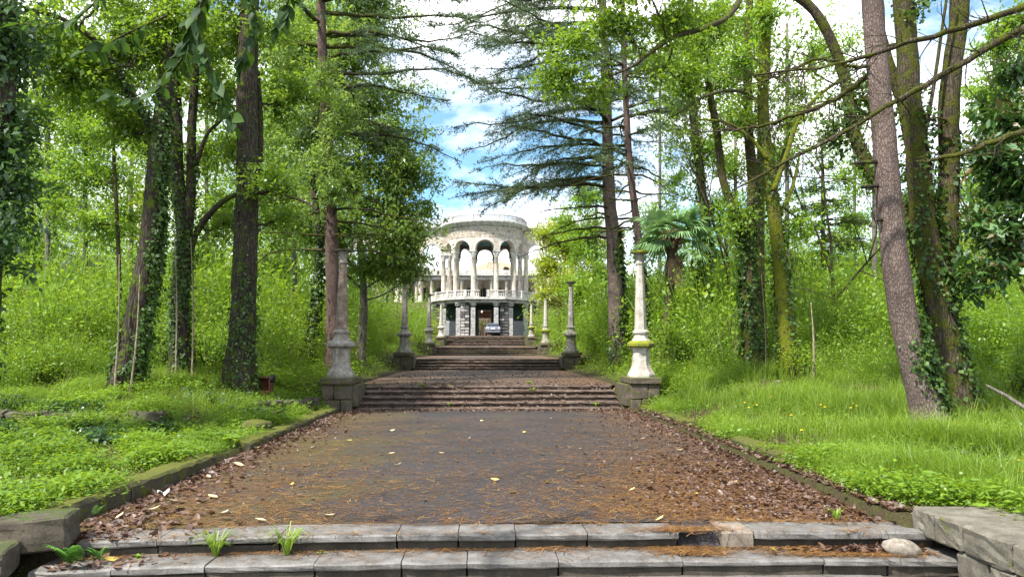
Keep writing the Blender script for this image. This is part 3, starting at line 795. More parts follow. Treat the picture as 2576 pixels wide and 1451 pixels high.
# ---------------------------------------------------------------- the lamp-less columns beside the stairs
C8 = math.cos(math.pi / 8)
def column(label, x, y, z, paint, mossy, seed, group="columns flanking the stairs", hs=1.0, ledge=True, rzj=0.0, capmoss='moss_dark', pedestal=True, paint2=None):
    c = thing("stone_column", label, "column", (x, y, z), rzj, group)
    s = 1 if x > 0 else -1
    lo = lambda prof: [(r / C8, q) for r, q in prof]
    if pedestal:
        rp = np.random.default_rng(seed + 77)
        for row, (za, zb) in enumerate(((-.1, .27), (.275, .64))):
            for (xa, xb) in (((-.34, .10), (.105, .40)) if row else ((-.34, -.06), (-.055, .40))):
                for (ya, yb) in ((-.37, .25), (.255, .93)):
                    MB().box((s * (xa + xb) / 2 + rp.normal(0, .004), (ya + yb) / 2 + rp.normal(0, .005), (za + zb) / 2), (xb - xa - .008, yb - ya, zb - za), ch=.022, jit=.006, rng=rp).build("pedestal_block", M['pedestal'], c)
        MB().box((s * .04, .26, .73), (.82, 1.38, .18), ch=.03, jit=.006, rng=np.random.default_rng(seed)).build("pedestal_slab", M['pedestal'], c)
        MB().box((-s * .30, .45, .36), (.3, 1.3, .55), ch=.02).build("stair_cheek", M['pedestal'], c)
    pb = M[paint2 or paint]
    MB().lathe(lo([(.33, .815), (.33, .87), (.31, .92), (.285, .95), (.25, 1.02), (.222, 1.10), (.21, 1.2), (.205, 1.46), (.22, 1.52), (.26, 1.565)]), 8, rot=math.pi / 8, smooth=False).build("column_base", pb, c)
    MB().lathe(lo([(.29, 1.566), (.335, 1.60), (.335, 1.66), (.31, 1.69), (.25, 1.735)]), 8, rot=math.pi / 8, smooth=False).build("collar", M['moss_bright'] if mossy else pb, c)
    MB().lathe(lo([(.225, 1.736), (.19, 1.78), (.165, 1.84), (.158, 1.90), (.19, 1.925), (.195, 1.965), (.175, 1.99), (.15, 2.015)]), 8, rot=math.pi / 8, smooth=False).build("neck", pb, c)
    MB().lathe(lo([(.146, 2.016), (.138, 2.3), (.112, 3.0), (.084, 3.70)]), 8, rot=math.pi / 8, smooth=False).build("shaft", M[paint], c)
    MB().lathe(lo([(.100, 3.701), (.106, 3.72), (.098, 3.75), (.086, 3.76), (.09, 3.85), (.108, 3.93), (.15, 3.995)]), 8, rot=math.pi / 8, smooth=False).build("capital", M['paint_grey'], c)
    r = np.random.default_rng(seed)
    bm = bmesh.new(); bmesh.ops.create_cone(bm, cap_ends=True, segments=18, radius1=.235, radius2=.245, depth=.05)
    bmesh.ops.subdivide_edges(bm, edges=bm.edges[:], cuts=1)
    for v in bm.verts: v.co += Vector(r.normal(0, .008, 3).tolist())
    me = bpy.data.meshes.new("moss_cap"); bm.to_mesh(me); bm.free(); me.materials.append(M[capmoss])
    link("moss_cap", me, None, c, (0, 0, 4.022))
    return c
colx = lambda xd, d: px_x(xd, d)
column("white octagonal column with bright mossy collar right of the nearest steps", colx(1609, 18.9), 18.75, 0, 'paint_white', True, 1, capmoss='moss_bright')
column("rust stained octagonal column left of the nearest steps", colx(862, 18.9), 18.75, 0, 'paint_rust', False, 2, paint2='paint_grey')
column("grey octagonal column at right of the second flight of steps", colx(1437, 33.5), 33.5, .57, 'paint_grey', False, 3)
column("grey white octagonal column at left of the second flight of steps", colx(1017, 33.5), 33.5, .57, 'paint_grey', False, 4)
column("white column with mossy cap at right of the third flight of steps", colx(1373, 49.2), 49.2, 1.14, 'paint_white', True, 5, paint2='paint_grey')
column("white column with green cap at left of the third flight of steps", colx(1079, 49.2), 49.2, 1.14, 'paint_grey', False, 6)
column("small far column at right of the topmost flight of steps", colx(1337, 66), 66, 1.85, 'paint_white', True, 7, capmoss='moss_bright', paint2='paint_grey')
column("small far column at left of the topmost flight of steps", colx(1109, 66), 66, 1.85, 'paint_white', False, 8, capmoss='moss_bright')
for xd, lab in ((949, "distant white column nearest the tall trunk left of the bushes"), (970, "distant white column in front of the far off dark car at left")):
    p = foot(xd, 92)
    column(lab, p[0], 92, W(xd, 763, 92)[2] - 4.05, 'paint_white', False, 9, group="far columns at the left driveway", capmoss='moss_bright', pedestal=False)

# ---------------------------------------------------------------- the pavilion
BX, BY, BZ = px_x(1219, 88), 92.0, 3.1
bld = thing("pavilion_building", "round white stone pavilion with arches, balustrades and dark ground floor at end of path", "building", (BX, BY, BZ))
MT = M
def poly_path(pts):
    """arc-length parametrised line in plan: returns f(s, off) -> (x, y), length"""
    P = np.array(pts, float)
    seg = np.linalg.norm(np.diff(P, axis=0), axis=1); cum = np.concatenate([[0], np.cumsum(seg)])
    def f(s, o=0.0):
        s = min(max(s, 0), cum[-1] - 1e-6); i = int(np.searchsorted(cum, s, 'right') - 1)
        t = (s - cum[i]) / seg[i]; p = P[i] + (P[i + 1] - P[i]) * t; d = (P[i + 1] - P[i]) / seg[i]
        return (p[0] + d[1] * o, p[1] - d[0] * o)
    return f, cum
def circ(R):
    """plan circle seen from outside: s = arc length at radius R counted anticlockwise from -90 deg"""
    def f(s, o=0.0):
        a = -math.pi / 2 + s / R
        return ((R + o) * math.cos(a), (R + o) * math.sin(a))
    return f
def arch_bay(mbo, mbi, f, s0, s1, a, zs, stilt, ztop, o_out, o_in, n=26):
    sm = (s0 + s1) / 2
    us = sorted(set([s0, s1] + [sm + a * math.sin(q) for q in np.linspace(-math.pi / 2, math.pi / 2, n)] + [sm - a - .001, sm + a + .001]))
    zl = [zs + stilt + math.sqrt(max(0, a * a - (u - sm) ** 2)) if abs(u - sm) <= a + 1e-9 else zs for u in us]
    Vo = [(*f(u, o_out), z) for u, z in zip(us, zl)] + [(*f(u, o_out), ztop) for u in us]
    Vi = [(*f(u, o_in), z) for u, z in zip(us, zl)] + [(*f(u, o_in), ztop) for u in us]
    k = len(us)
    mbo.add(Vo, [(i, i + 1, k + i + 1, k + i) for i in range(k - 1)])
    mbi.add(Vi, [(i + 1, i, k + i, k + i + 1) for i in range(k - 1)])
    mbo.add(Vo[:k] + Vi[:k], [(i, k + i, k + i + 1, i + 1) for i in range(k - 1)])
def archivolt(f, sm, a, zs, stilt, o, parent, mat, w=.17, d=.07, n=20):
    V, Fc = [], []
    an = [(sm - a, zs)] + [(sm + a * -math.cos(q), zs + stilt + a * math.sin(q)) for q in np.linspace(0, math.pi, n)] + [(sm + a, zs)]
    for (u, z) in an:
        cu, cz = (u - sm), max(0, z - zs - stilt)
        ln = math.hypot(cu, cz); nu, nz = (cu / ln, cz / ln)
        for (e, oo) in ((0.0, o), (0.0, o + d), (w * .45, o + d), (w * .5, o + d * .6), (w, o + d * .6), (w, o)):
            V.append((*f(u + nu * e, oo), z + nz * e))
    m_ = 6
    for i in range(len(an) - 1):
        for j in range(m_ - 1): Fc.append((i * m_ + j, (i + 1) * m_ + j, (i + 1) * m_ + j + 1, i * m_ + j + 1))
    return MB().add(V, Fc).build("archivolt", mat, parent)
RC = 4.4
rf = circ(RC)
bay = 2 * math.pi * RC / 10
ZS, STL, AR = 10.2, .25, 1.06
mo, mi = MB(), MB()
for k in range(10): arch_bay(mo, mi, rf, (k - .5) * bay, (k + .5) * bay, AR, ZS, STL, 13.0, .34, -.34)
drum = mo.build("drum_wall", M['cream'], bld)
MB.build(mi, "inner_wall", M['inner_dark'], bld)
for k in (-3, -2, -1, 0, 1, 2, 3): archivolt(rf, k * bay, AR, ZS, STL, .342, bld, M['white_trim'])
# ashlar blocks of the drum, four courses above the arches
bw, bh = .86, .33
blk = [MB().box((0, 0, 0), (bw - .03, .05, bh - .025), ch=.012).mesh("stone_block", M['cream_block']) for _ in range(1)][0]
for row in range(4):
    z = 11.86 + row * bh + .16
    nb = 15
    for i in range(-nb // 2, nb // 2 + 2):
        u = (i + (.5 if row % 2 else 0)) * bw
        a = u / (RC + .34)
        if abs(a) > 1.65 or (row == 0 and abs(((u * RC / (RC + .34) + bay / 2) % bay) - bay / 2) < .35): continue
        ang = -math.pi / 2 + a
        o = link("stone_block", blk, None, bld, ((RC + .345) * math.cos(ang), (RC + .345) * math.sin(ang), z), (0, 0, ang + math.pi / 2))
# ceiling inside the rotunda and its pale rib
MB().lathe([(.05, 12.95), (2.0, 12.85), (3.2, 12.5), (4.05, 11.9)], 40, cap=False).build("ceiling", M['teal'], bld)
MB().lathe([(3.05, 12.50), (3.1, 12.42), (3.25, 12.40), (3.3, 12.45)], 40, cap=False).build("ceiling_rib", M['cream'], bld)
# frieze, brackets, cornice, roof
MB().lathe([(4.745, 12.96), (4.80, 12.98), (4.80, 13.06), (4.745, 13.08)], 64, cap=False).build("frieze", M['white_trim'], bld)
MB().lathe([(4.70, 13.0), (4.745, 13.05), (4.76, 13.30), (5.30, 13.42), (5.30, 13.50), (5.42, 13.54), (5.48, 13.70), (5.46, 13.76), (4.9, 13.84), (.1, 13.95)], 72, cap=False).build("cornice", M['white_trim'], bld)
br = MB().box((0, 0, 0), (.13, .42, .12), ch=.02).box((0, .08, -.12), (.11, .2, .13), ch=.02).mesh("bracket", M['white_trim'])
for i in range(-10, 11):
    a = -math.pi / 2 + i * math.pi / 20
    link("bracket", br, None, bld, (4.96 * math.cos(a), 4.96 * math.sin(a), 13.28), (0, 0, a + math.pi / 2))
def balustrade(parent, f, s0, s1, z, h, posts, name="balustrade", mat=None, step=.21, part=True):
    mat = mat or M['white_trim']
    n = max(2, int((s1 - s0) / .35))
    for (z0, z1, w, nm) in ((z, z + .1, .26, "base_rail"), (z + h - .1, z + h, .28, "top_rail")):
        V, Fc = [], []
        for i in range(n + 1):
            s = s0 + (s1 - s0) * i / n
            for (o, zz) in ((-w / 2, z0), (w / 2, z0), (w / 2, z1), (-w / 2, z1)): V.append((*f(s, o), zz))
        for i in range(n):
            for j in range(4): Fc.append((i * 4 + j, i * 4 + (j + 1) % 4, (i + 1) * 4 + (j + 1) % 4, (i + 1) * 4 + j))
        Fc += [(0, 1, 2, 3), (n * 4 + 3, n * 4 + 2, n * 4 + 1, n * 4)]
        MB().add(V, Fc).build(nm, mat, parent)
    mb = MB()
    nb = int((s1 - s0) / step)
    for i in range(nb):
        s = s0 + (i + .5) * (s1 - s0) / nb
        if min([abs(s - q) for q in posts] + [9]) < .2: continue
        x, y = f(s, 0)
        mb.lathe([(.05, z + .1), (.05, z + .16), (.038, z + .2), (.072, z + .34), (.06, z + .45), (.036, z + h - .22), (.05, z + h - .15), (.05, z + h - .1)], 6, (x, y), cap=False)
    tag(mb.build("balusters", mat, parent), kind="stuff")
    for q in posts:
        x, y = f(q, 0); x2, y2 = f(q + .05, 0)
        mb = MB().box((x, y, z + h / 2 + .01), (.36, .34, h + .04), rz=math.atan2(y2 - y, x2 - x), ch=.02)
        mb.build("balustrade_post", mat, parent)
f49 = circ(4.95)
balustrade(bld, f49, -math.pi * 4.95, math.pi * 4.95 - .01, 13.86, .72, [(k + .5) * 2 * math.pi * 4.95 / 10 for k in range(-5, 5)])
# tall columns of the rotunda
def big_column(parent, x, y, z0, z1, r, mat, capmat, ang=0.0, nm="column"):
    c = MB().lathe([(r * 1.35, z0), (r * 1.35, z0 + .15), (r * 1.15, z0 + .22), (r * 1.2, z0 + .3), (r, z0 + .36), (r, z0 + 1.6), (r * .98, z0 + 3), (r * .86, z1 - .74), (r * .95, z1 - .72), (r * .95, z1 - .68), (r * .84, z1 - .66)], 16, (x, y), cap=False).build(nm, mat, parent)
    k = MB().lathe([(r * .84, z1 - .66), (r * 1.0, z1 - .55), (r * 1.05, z1 - .42), (r * .98, z1 - .38), (r * 1.25, z1 - .25), (r * 1.2, z1 - .2), (r * 1.4, z1 - .1)], 12, (x, y), cap=False, smooth=False)
    for q in range(8):
        a = q * math.pi / 4 + ang
        k.box((x + math.cos(a) * r * 1.14, y + math.sin(a) * r * 1.14, z1 - .34), (.10, .09, .22), rz=a, ch=.025)
    k.box((x, y, z1 - .05), (r * 2.75, r * 2.75, .10), rz=ang, ch=.015)
    kk = k.build("capital", capmat, parent); kk.parent = c
    return c
for k in range(10):
    a = -math.pi / 2 + (k + .5) * math.pi / 5
    big_column(bld, RC * math.cos(a), RC * math.sin(a), 4.6, ZS, .29, M['cream'], M['white_trim'], a)
# balcony and ground floor
plan = [(-7.1, 3.2), (-6.55, .6), (-5.9, -1.2), (-4.4, -3.6), (-2.3, -5.2), (2.3, -5.2), (4.4, -3.6), (5.9, -1.2), (6.55, .6), (7.1, 3.2)]
MB().prism([(x * .985, y * .985 + .02) for x, y in plan], 4.0, 4.36).build("architrave", M['grey_block'], bld)
MB().prism([(x * 1.04, y * 1.045) for x, y in plan], 4.362, 4.50).prism([(x * 1.02, y * 1.02) for x, y in plan], 4.502, 4.60).build("balcony_slab", M['white_trim'], bld)
bf, cum = poly_path(plan)
balustrade(bld, bf, 0, 8.8, 4.60, .84, [.2] + [float(q) for q in cum[1:5]] + [8.6])
e2 = float(cum[-1])
balustrade(bld, bf, 10.75, 11.75, 4.60, .84, [], step=.21)
balustrade(bld, bf, 12.55, e2, 4.60, .84, [12.75] + [float(q) for q in cum[6:9] if q > 12.9] + [e2 - .2])
balustrade(bld, bf, 8.8, 10.75, 4.60, .84, [])
hb = .335
jb = [MB().box((0, 0, 0), (.50, .30, hb - .05), ch=.05, jit=.012, rng=np.random.default_rng(70 + i)).mesh("stone_block", M['grey_block']) for i in range(3)]
jd = [MB().box((0, 0, 0), (.50, .30, hb - .05), ch=.05, jit=.012, rng=np.random.default_rng(80 + i)).mesh("stone_block", M['dark_block']) for i in range(3)]
def rustic(x0, x1, y, z1, nper, dk, seed, nm="rusticated_pier", thick=.55):
    core = MB().box(((x0 + x1) / 2, y + thick / 2, z1 / 2), (x1 - x0 - .06, thick - .08, z1)).build(nm, M['dark_block'], bld)
    n = int(z1 / hb); wv = (x1 - x0) / nper
    r = np.random.default_rng(seed)
    for i in range(n):
        for j in range(nper):
            me = (jd if r.uniform() < dk else jb)[int(r.integers(3))]
            o = link("stone_block", me, None, core, (x0 + (j + .5) * wv, y + .02 + r.normal(0, .015), (i + .5) * hb * z1 / (n * hb)), None, (wv / .5 * .96, 1, z1 / (n * hb)))
rustic(-2.84, -1.82, -4.35, 3.99, 2, .35, 1)
rustic(1.80, 2.82, -4.35, 3.99, 2, .85, 2)
rustic(-6.5, -5.3, -.7, 3.99, 2, .9, 3)
rustic(5.5, 6.7, -.7, 3.99, 2, 1.0, 4)
cb = MB().box((0, 0, 0), (.54, .54, .40), ch=.02).mesh("stone_block", M['grey_block'])
for x, y in ((-1.37, -4.75), (1.36, -4.75), (-3.14, -4.05), (3.10, -4.05), (-4.95, -2.3), (4.95, -2.3)):
    c = MB().lathe([(.36, .0), (.36, .12), (.3, .16)], 12, (x, y)).build("portico_column", M['grey_block'], bld)
    for i in range(8): link("stone_block", cb, None, c, (x, y, .36 + i * .405), (0, 0, .02 * math.sin(i * 7 + x)))
    k = MB().lathe([(.27, 3.56), (.31, 3.66), (.36, 3.82)], 12, (x, y), cap=False)
    for q in range(8):
        a = q * math.pi / 4
        k.box((x + .33 * math.cos(a), y + .33 * math.sin(a), 3.74), (.12, .1, .18), rz=a, ch=.03)
    k.box((x, y, 3.92), (.78, .74, .14), ch=.02)
    kk = k.build("capital", M['grey_block'], bld); kk.parent = c
MB().box((0, -.5, -.06), (15, 10.6, .13)).build("portico_floor", M['step_far'], bld)
# green recess with its doorway
gy = -1.0
w = MB()
for x0, x1, z0, z1 in ((-5.3, -.86, 0, 3.99), (.86, 5.5, 0, 3.99), (-.86, .86, 3.25, 3.99)):
    w.box(((x0 + x1) / 2, gy, (z0 + z1) / 2), (x1 - x0, .3, z1 - z0))
w.build("recess_wall", M['green_wall'], bld)
df = MB().box((-.78, gy - .19, 1.62), (.14, .08, 3.25), ch=.01).box((.78, gy - .19, 1.62), (.14, .08, 3.25), ch=.01).box((0, gy - .19, 3.32), (1.7, .08, .14), ch=.01).build("door_frame", M['green_frame'], bld)
for x in (-1.15, 1.15): MB().box((x, gy - .20, 1.7), (.22, .06, 3.4), ch=.01).build("pilaster", M['green_frame'], bld)
for i in range(5): MB().box((0, gy - .05, 3.12 - i * .185), (1.40, .05, .178), ch=.006).build("shutter_slat", M['red_board'], bld)
MB().box((.52, gy + .4, 1.1), (.10, .1, 2.1)).build("inner_jamb", M['red_board'], bld)
for x0, x1 in ((-4.85, -3.45), (3.5, 4.85)):
    fr = MB().box(((x0 + x1) / 2, gy - .16, .95), (x1 - x0 + .1, .04, 1.98), ch=.01).build("boarding", M['board'], bld)
    for i in range(9):
        b = MB().box(((x0 + x1) / 2, gy - .20, .11 + i * .208), (x1 - x0, .035, .198), ch=.008).build("plank", M['board'], bld); b.parent = fr
lampc = MB().tube([(-.32, -4.9, 4.0), (-.32, -4.9, 3.05)], .014, 5).build("hanging_cord", M['iron_dark'], bld)
b = MB().lathe([(.02, 3.05), (.05, 3.0), (.11, 2.9), (.12, 2.82), (.08, 2.74), (.02, 2.7)], 10, (-.32, -4.9)).build("lamp_globe", M['bulb'], bld)
# wings: open arcades right and left of the rotunda
for sg in (-1, 1):
    pts = [(sg * 4.6, 0), (sg * 17.6, 0)] if sg > 0 else [(-17.6, 0), (-4.6, 0)]
    wf, wc = poly_path(pts)
    mo, mi = MB(), MB()
    edges = [5.16 + 2.86 * k for k in range(5)]
    es = sorted([(sg * e - pts[0][0]) for e in edges])
    for a_, b_ in zip(es[:-1], es[1:]): arch_bay(mo, mi, wf, a_, b_, 1.12, ZS, .2, 13.0, .3, -.3)
    mo.box((sg * 4.87, 0, 11.6), (.6, .6, 2.8)); mo.box((sg * 17.1, 0, 11.6), (1.0, .6, 2.8))
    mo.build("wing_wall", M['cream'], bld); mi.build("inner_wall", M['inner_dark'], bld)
    for a_, b_ in zip(es[:-1], es[1:]): archivolt(wf, (a_ + b_) / 2, 1.12, ZS, .2, .302, bld, M['white_trim'])
    for e in edges: big_column(bld, sg * e, 0, 4.3, ZS, .29, M['cream'], M['white_trim'])
    xm = sg * 11.1
    MB().box((xm, -.05, 13.38), (13.2, 1.3, .14), ch=.03).box((xm, -.05, 13.6), (13.2, 1.6, .24), ch=.05).box((xm, 0, 13.12), (13.2, .75, .24)).build("wing_cornice", M['white_trim'], bld)
    for i in range(22): link("bracket", br, None, bld, (sg * (5.0 + i * .58), -.42, 13.28), (0, 0, 0))
    bl_, _ = poly_path([(sg * 4.9, -.35), (sg * 17.4, -.35)] if sg > 0 else [(-17.4, -.35), (-4.9, -.35)])
    balustrade(bld, bl_, 0, 12.5, 13.72, .72, [.2, 3.1, 6.2, 9.3, 12.3])
    MB().box((sg * 12.2, .3, 2.1), (11.0, 1.5, 4.3)).build("terrace_wall", M['brown_wall'], bld)
    rb = [MB().box((0, 0, 0), (.92, .2, .42), ch=.05, jit=.012, rng=np.random.default_rng(90 + i)).mesh("stone_block", M['brown_wall']) for i in range(2)]
    for i in range(8):
        for j in range(5): link("stone_block", rb[(i + j) % 2], None, bld, (sg * (7.2 + j * .97 + (.3 if i % 2 else 0)), -.5, .3 + i * .47))
    # outside stairs climbing to the terrace
    for i in range(11):
        MB().box((sg * 8.9, -4.9 + i * .36, .08 + i * .16), (2.5, .42, .05), ch=.01).box((sg * 8.9, -4.85 + i * .36 + .2, i * .08), (2.46, .4, .1 + i * .16 - .04)).build("side_stair", M['grey_block'], bld)
# iron rod on the roof edge
MB().tube([(.1, -4.6, 13.9), (.1, -4.6, 15.1)], .02, 4).build("roof_rod", M['iron_dark'], bld)

# the low house with the red roof behind the pavilion
rb_ = thing("courtyard_house", "low cream house with red roof seen through the pavilion's arches", "building", (BX, 106, 7.2))
HX = 17.0
MB().box((0, 2.4, 2.4), (HX * 2, .3, 4.8)).build("back_wall", M['cream'], rb_)
MB().box((0, .3, 4.62), (HX * 2, .9, .5), ch=.04).box((0, .2, 5.0), (HX * 2 + .4, 1.3, .2), ch=.05).box((0, .2, 5.45), (HX * 2, .9, .6), ch=.03).build("entablature", M['white_trim'], rb_)
V = [(-HX, .1, 5.72), (HX, .1, 5.72), (HX, 6, 6.45), (-HX, 6, 6.45)]
MB().add([(x, y, z) for x, y, z in V] + [(x, y, z - .12) for x, y, z in V], [(0, 1, 2, 3), (7, 6, 5, 4), (0, 4, 5, 1), (3, 2, 6, 7)]).build("roof", M['red_roof'], rb_)
dm = MB().lathe([(.55, 0), (.55, 1.0)], 16, a0=0, a1=math.pi, cap=False)
vv = np.vstack(dm.v); dm.v = [np.stack([vv[:, 0] + 3.05, .0 + vv[:, 2] * 1.2, vv[:, 1] + 5.72], 1)]
dmo = dm.build("dormer", M['white_trim'], rb_)
o = MB().add([(3.05, .04, 5.74)] + [(3.05 + .45 * math.cos(q), .04, 5.74 + .45 * math.sin(q)) for q in np.linspace(0, math.pi, 12)], [(0, k, k + 1) for k in range(1, 12)]).build("dormer_opening", M['dark_hole'], rb_); o.parent = dmo
for i in range(-6, 7):
    x = -1.2 + i * 2.16
    big_column(rb_, x, .3, 0, 4.36, .22, M['cream'], M['white_trim'])
for i in range(-6, 6):
    x = -.12 + i * 2.16
    fr = MB().box((x, 2.2, 1.75), (1.25, .12, 2.3), ch=.02)
    vv = [(x, 2.14, 2.9)] + [(x + .62 * math.cos(q), 2.14, 2.9 + .62 * math.sin(q)) for q in np.linspace(0, math.pi, 12)]
    fr.add(vv, [(0, k, k + 1) for k in range(1, 12)])
    wnd = fr.build("arched_window", M['cream_block'], rb_)
    hole = MB().box((x, 2.12, 1.8), (1.0, .06, 2.1))
    vv = [(x, 2.088, 2.85)] + [(x + .5 * math.cos(q), 2.088, 2.85 + .5 * math.sin(q)) for q in np.linspace(0, math.pi, 12)]
    hole.add(vv, [(0, k, k + 1) for k in range(1, 12)])
    h_ = hole.build("pane", M['dark_hole'], rb_); h_.parent = wnd
    for q in (-.25, .25):
        s_ = MB().box((x + q, 2.075, 2.0), (.05, .03, 2.5)).build("sash_bar", M['cream_block'], rb_); s_.parent = wnd
MB().box((0, 1, -.1), (HX * 2, 6, .3)).build("terrace_floor", M['grey_block'], rb_)
MB().box((0, -2.2, -2.0), (HX * 2, .4, 3.9)).build("terrace_front", M['brown_wall'], rb_)
# a brown gable roof further back
gr = thing("gabled_house", "distant house with ochre gable roof beyond the courtyard, under bare trees", "building", (BX + 2, 135, 9))
MB().box((0, 0, 2.6), (14, 6, 5.2)).build("wall", M['cream'], gr)
V = [(-8, -3.3, 5.2), (8, -3.3, 5.2), (8, 3.3, 5.2), (-8, 3.3, 5.2), (-1.5, 0, 8.6), (1.5, 0, 8.6)]
MB().add(V, [(0, 1, 5, 4), (2, 3, 4, 5), (1, 2, 5), (3, 0, 4), (3, 2, 1, 0)]).build("roof", M['ochre_roof'], gr)

# ---------------------------------------------------------------- the parked cars
def make_car(label, loc, rz, paint, s=1.0):
    c = thing("parked_car", label, "car", loc, rz)
    # sections from the tail (y = 0) to the nose (y = 4.1): half width at sill, at waist, roof half width, heights
    sec = [(0.00, .74, .80, .70, .32, .62, .66, .68), (.06, .80, .86, .74, .26, .78, .98, 1.0), (.20, .83, .87, .72, .24, .86, 1.02, 1.06), (.62, .84, .88, .60, .22, .92, 1.30, 1.36),
           (1.1, .85, .88, .58, .22, .93, 1.44, 1.48), (2.0, .85, .88, .58, .22, .93, 1.46, 1.50), (2.6, .85, .88, .60, .22, .92, 1.36, 1.40), (3.15, .84, .86, .72, .24, .88, .96, 1.0),
           (3.8, .80, .82, .68, .28, .70, .78, .82), (4.05, .66, .70, .55, .36, .55, .60, .62)]
    V, Fc = [], []
    for (y, a, b, r, z0, z1, z2, z3) in sec:
        half = [(a * .6, z0), (a, z0 + .08), (b, (z0 + z1) / 2), (b * .98, z1), (r, z2), (r * .5, z3)]
        ring = [(x, y, z) for x, z in half] + [(-x, y, z) for x, z in reversed(half)]
        V += ring
    k = 12
    for i in range(len(sec) - 1):
        for j in range(k): Fc.append((i * k + j, i * k + (j + 1) % k, (i + 1) * k + (j + 1) % k, (i + 1) * k + j))
    Fc += [tuple(range(k)), tuple(range((len(sec) - 1) * k + k - 1, (len(sec) - 1) * k - 1, -1))]
    MB().add(V, [tuple(reversed(f)) for f in Fc], True).build("body", paint, c)
    MB().add([(-.66, .20, 1.05), (.66, .20, 1.05), (.53, .60, 1.335), (-.53, .60, 1.335), (-.66, .16, 1.03), (.66, .16, 1.03), (.53, .56, 1.345), (-.53, .56, 1.345)], [(4, 5, 6, 7), (0, 3, 2, 1), (4, 0, 1, 5), (5, 1, 2, 6), (6, 2, 3, 7), (7, 3, 0, 4)]).build("rear_window", M['car_glass'], c)
    for q in (-1, 1):
        MB().box((q * .70, .045, .86), (.22, .12, .22), ch=.03).build("tail_light", M['tail_red'], c)
        MB().add([(q * .875, 1.0, .98), (q * .875, 2.6, .96), (q * .63, 2.45, 1.37), (q * .61, 1.15, 1.40)], [(0, 1, 2, 3)] if q > 0 else [(3, 2, 1, 0)]).build("side_window", M['car_glass'], c)
        MB().box((q * .97, 2.75, .98), (.16, .1, .12), ch=.03).build("side_mirror", paint, c)
        for y in (.75, 3.2):
            w_ = MB().lathe([(.20, -.1), (.31, -.1), (.33, -.06), (.33, .06), (.31, .1), (.20, .1)], 20)
            vv = np.vstack(w_.v); w_.v = [np.stack([vv[:, 2] + q * .76, vv[:, 0] + y, vv[:, 1] + .33], 1)]
            wo = w_.build("wheel", M['tyre'], c)
            h_ = MB().lathe([(.02, -.105), (.19, -.105), (.19, .105), (.02, .105)], 14)
            vv = np.vstack(h_.v); h_.v = [np.stack([vv[:, 2] + q * .76, vv[:, 0] + y, vv[:, 1] + .33], 1)]
            ho = h_.build("rim", M['board'], c); ho.parent = wo
    MB().box((0, -.03, .46), (1.58, .14, .20), ch=.04).build("bumper", paint, c)
    MB().box((0, .005, .80), (.52, .05, .13), ch=.005).build("number_plate", M['plate'], c)
    MB().box((0, .03, .94), (.9, .06, .045), ch=.01).build("trim_strip", M['board'], c)
    return c
make_car("silver blue hatchback parked tail first in front of the pavilion's doorway", (px_x(1240, 83.6), 83.6, float(path_z(83.6)) + .01), 0, M['car_paint'])
pc = W(960, 792, 92.5)
make_car("dark car half hidden behind bushes and far white columns at left", (pc[0] - 1.6, 96, pc[2] - 1.25), math.radians(-72), M['car_dark'])
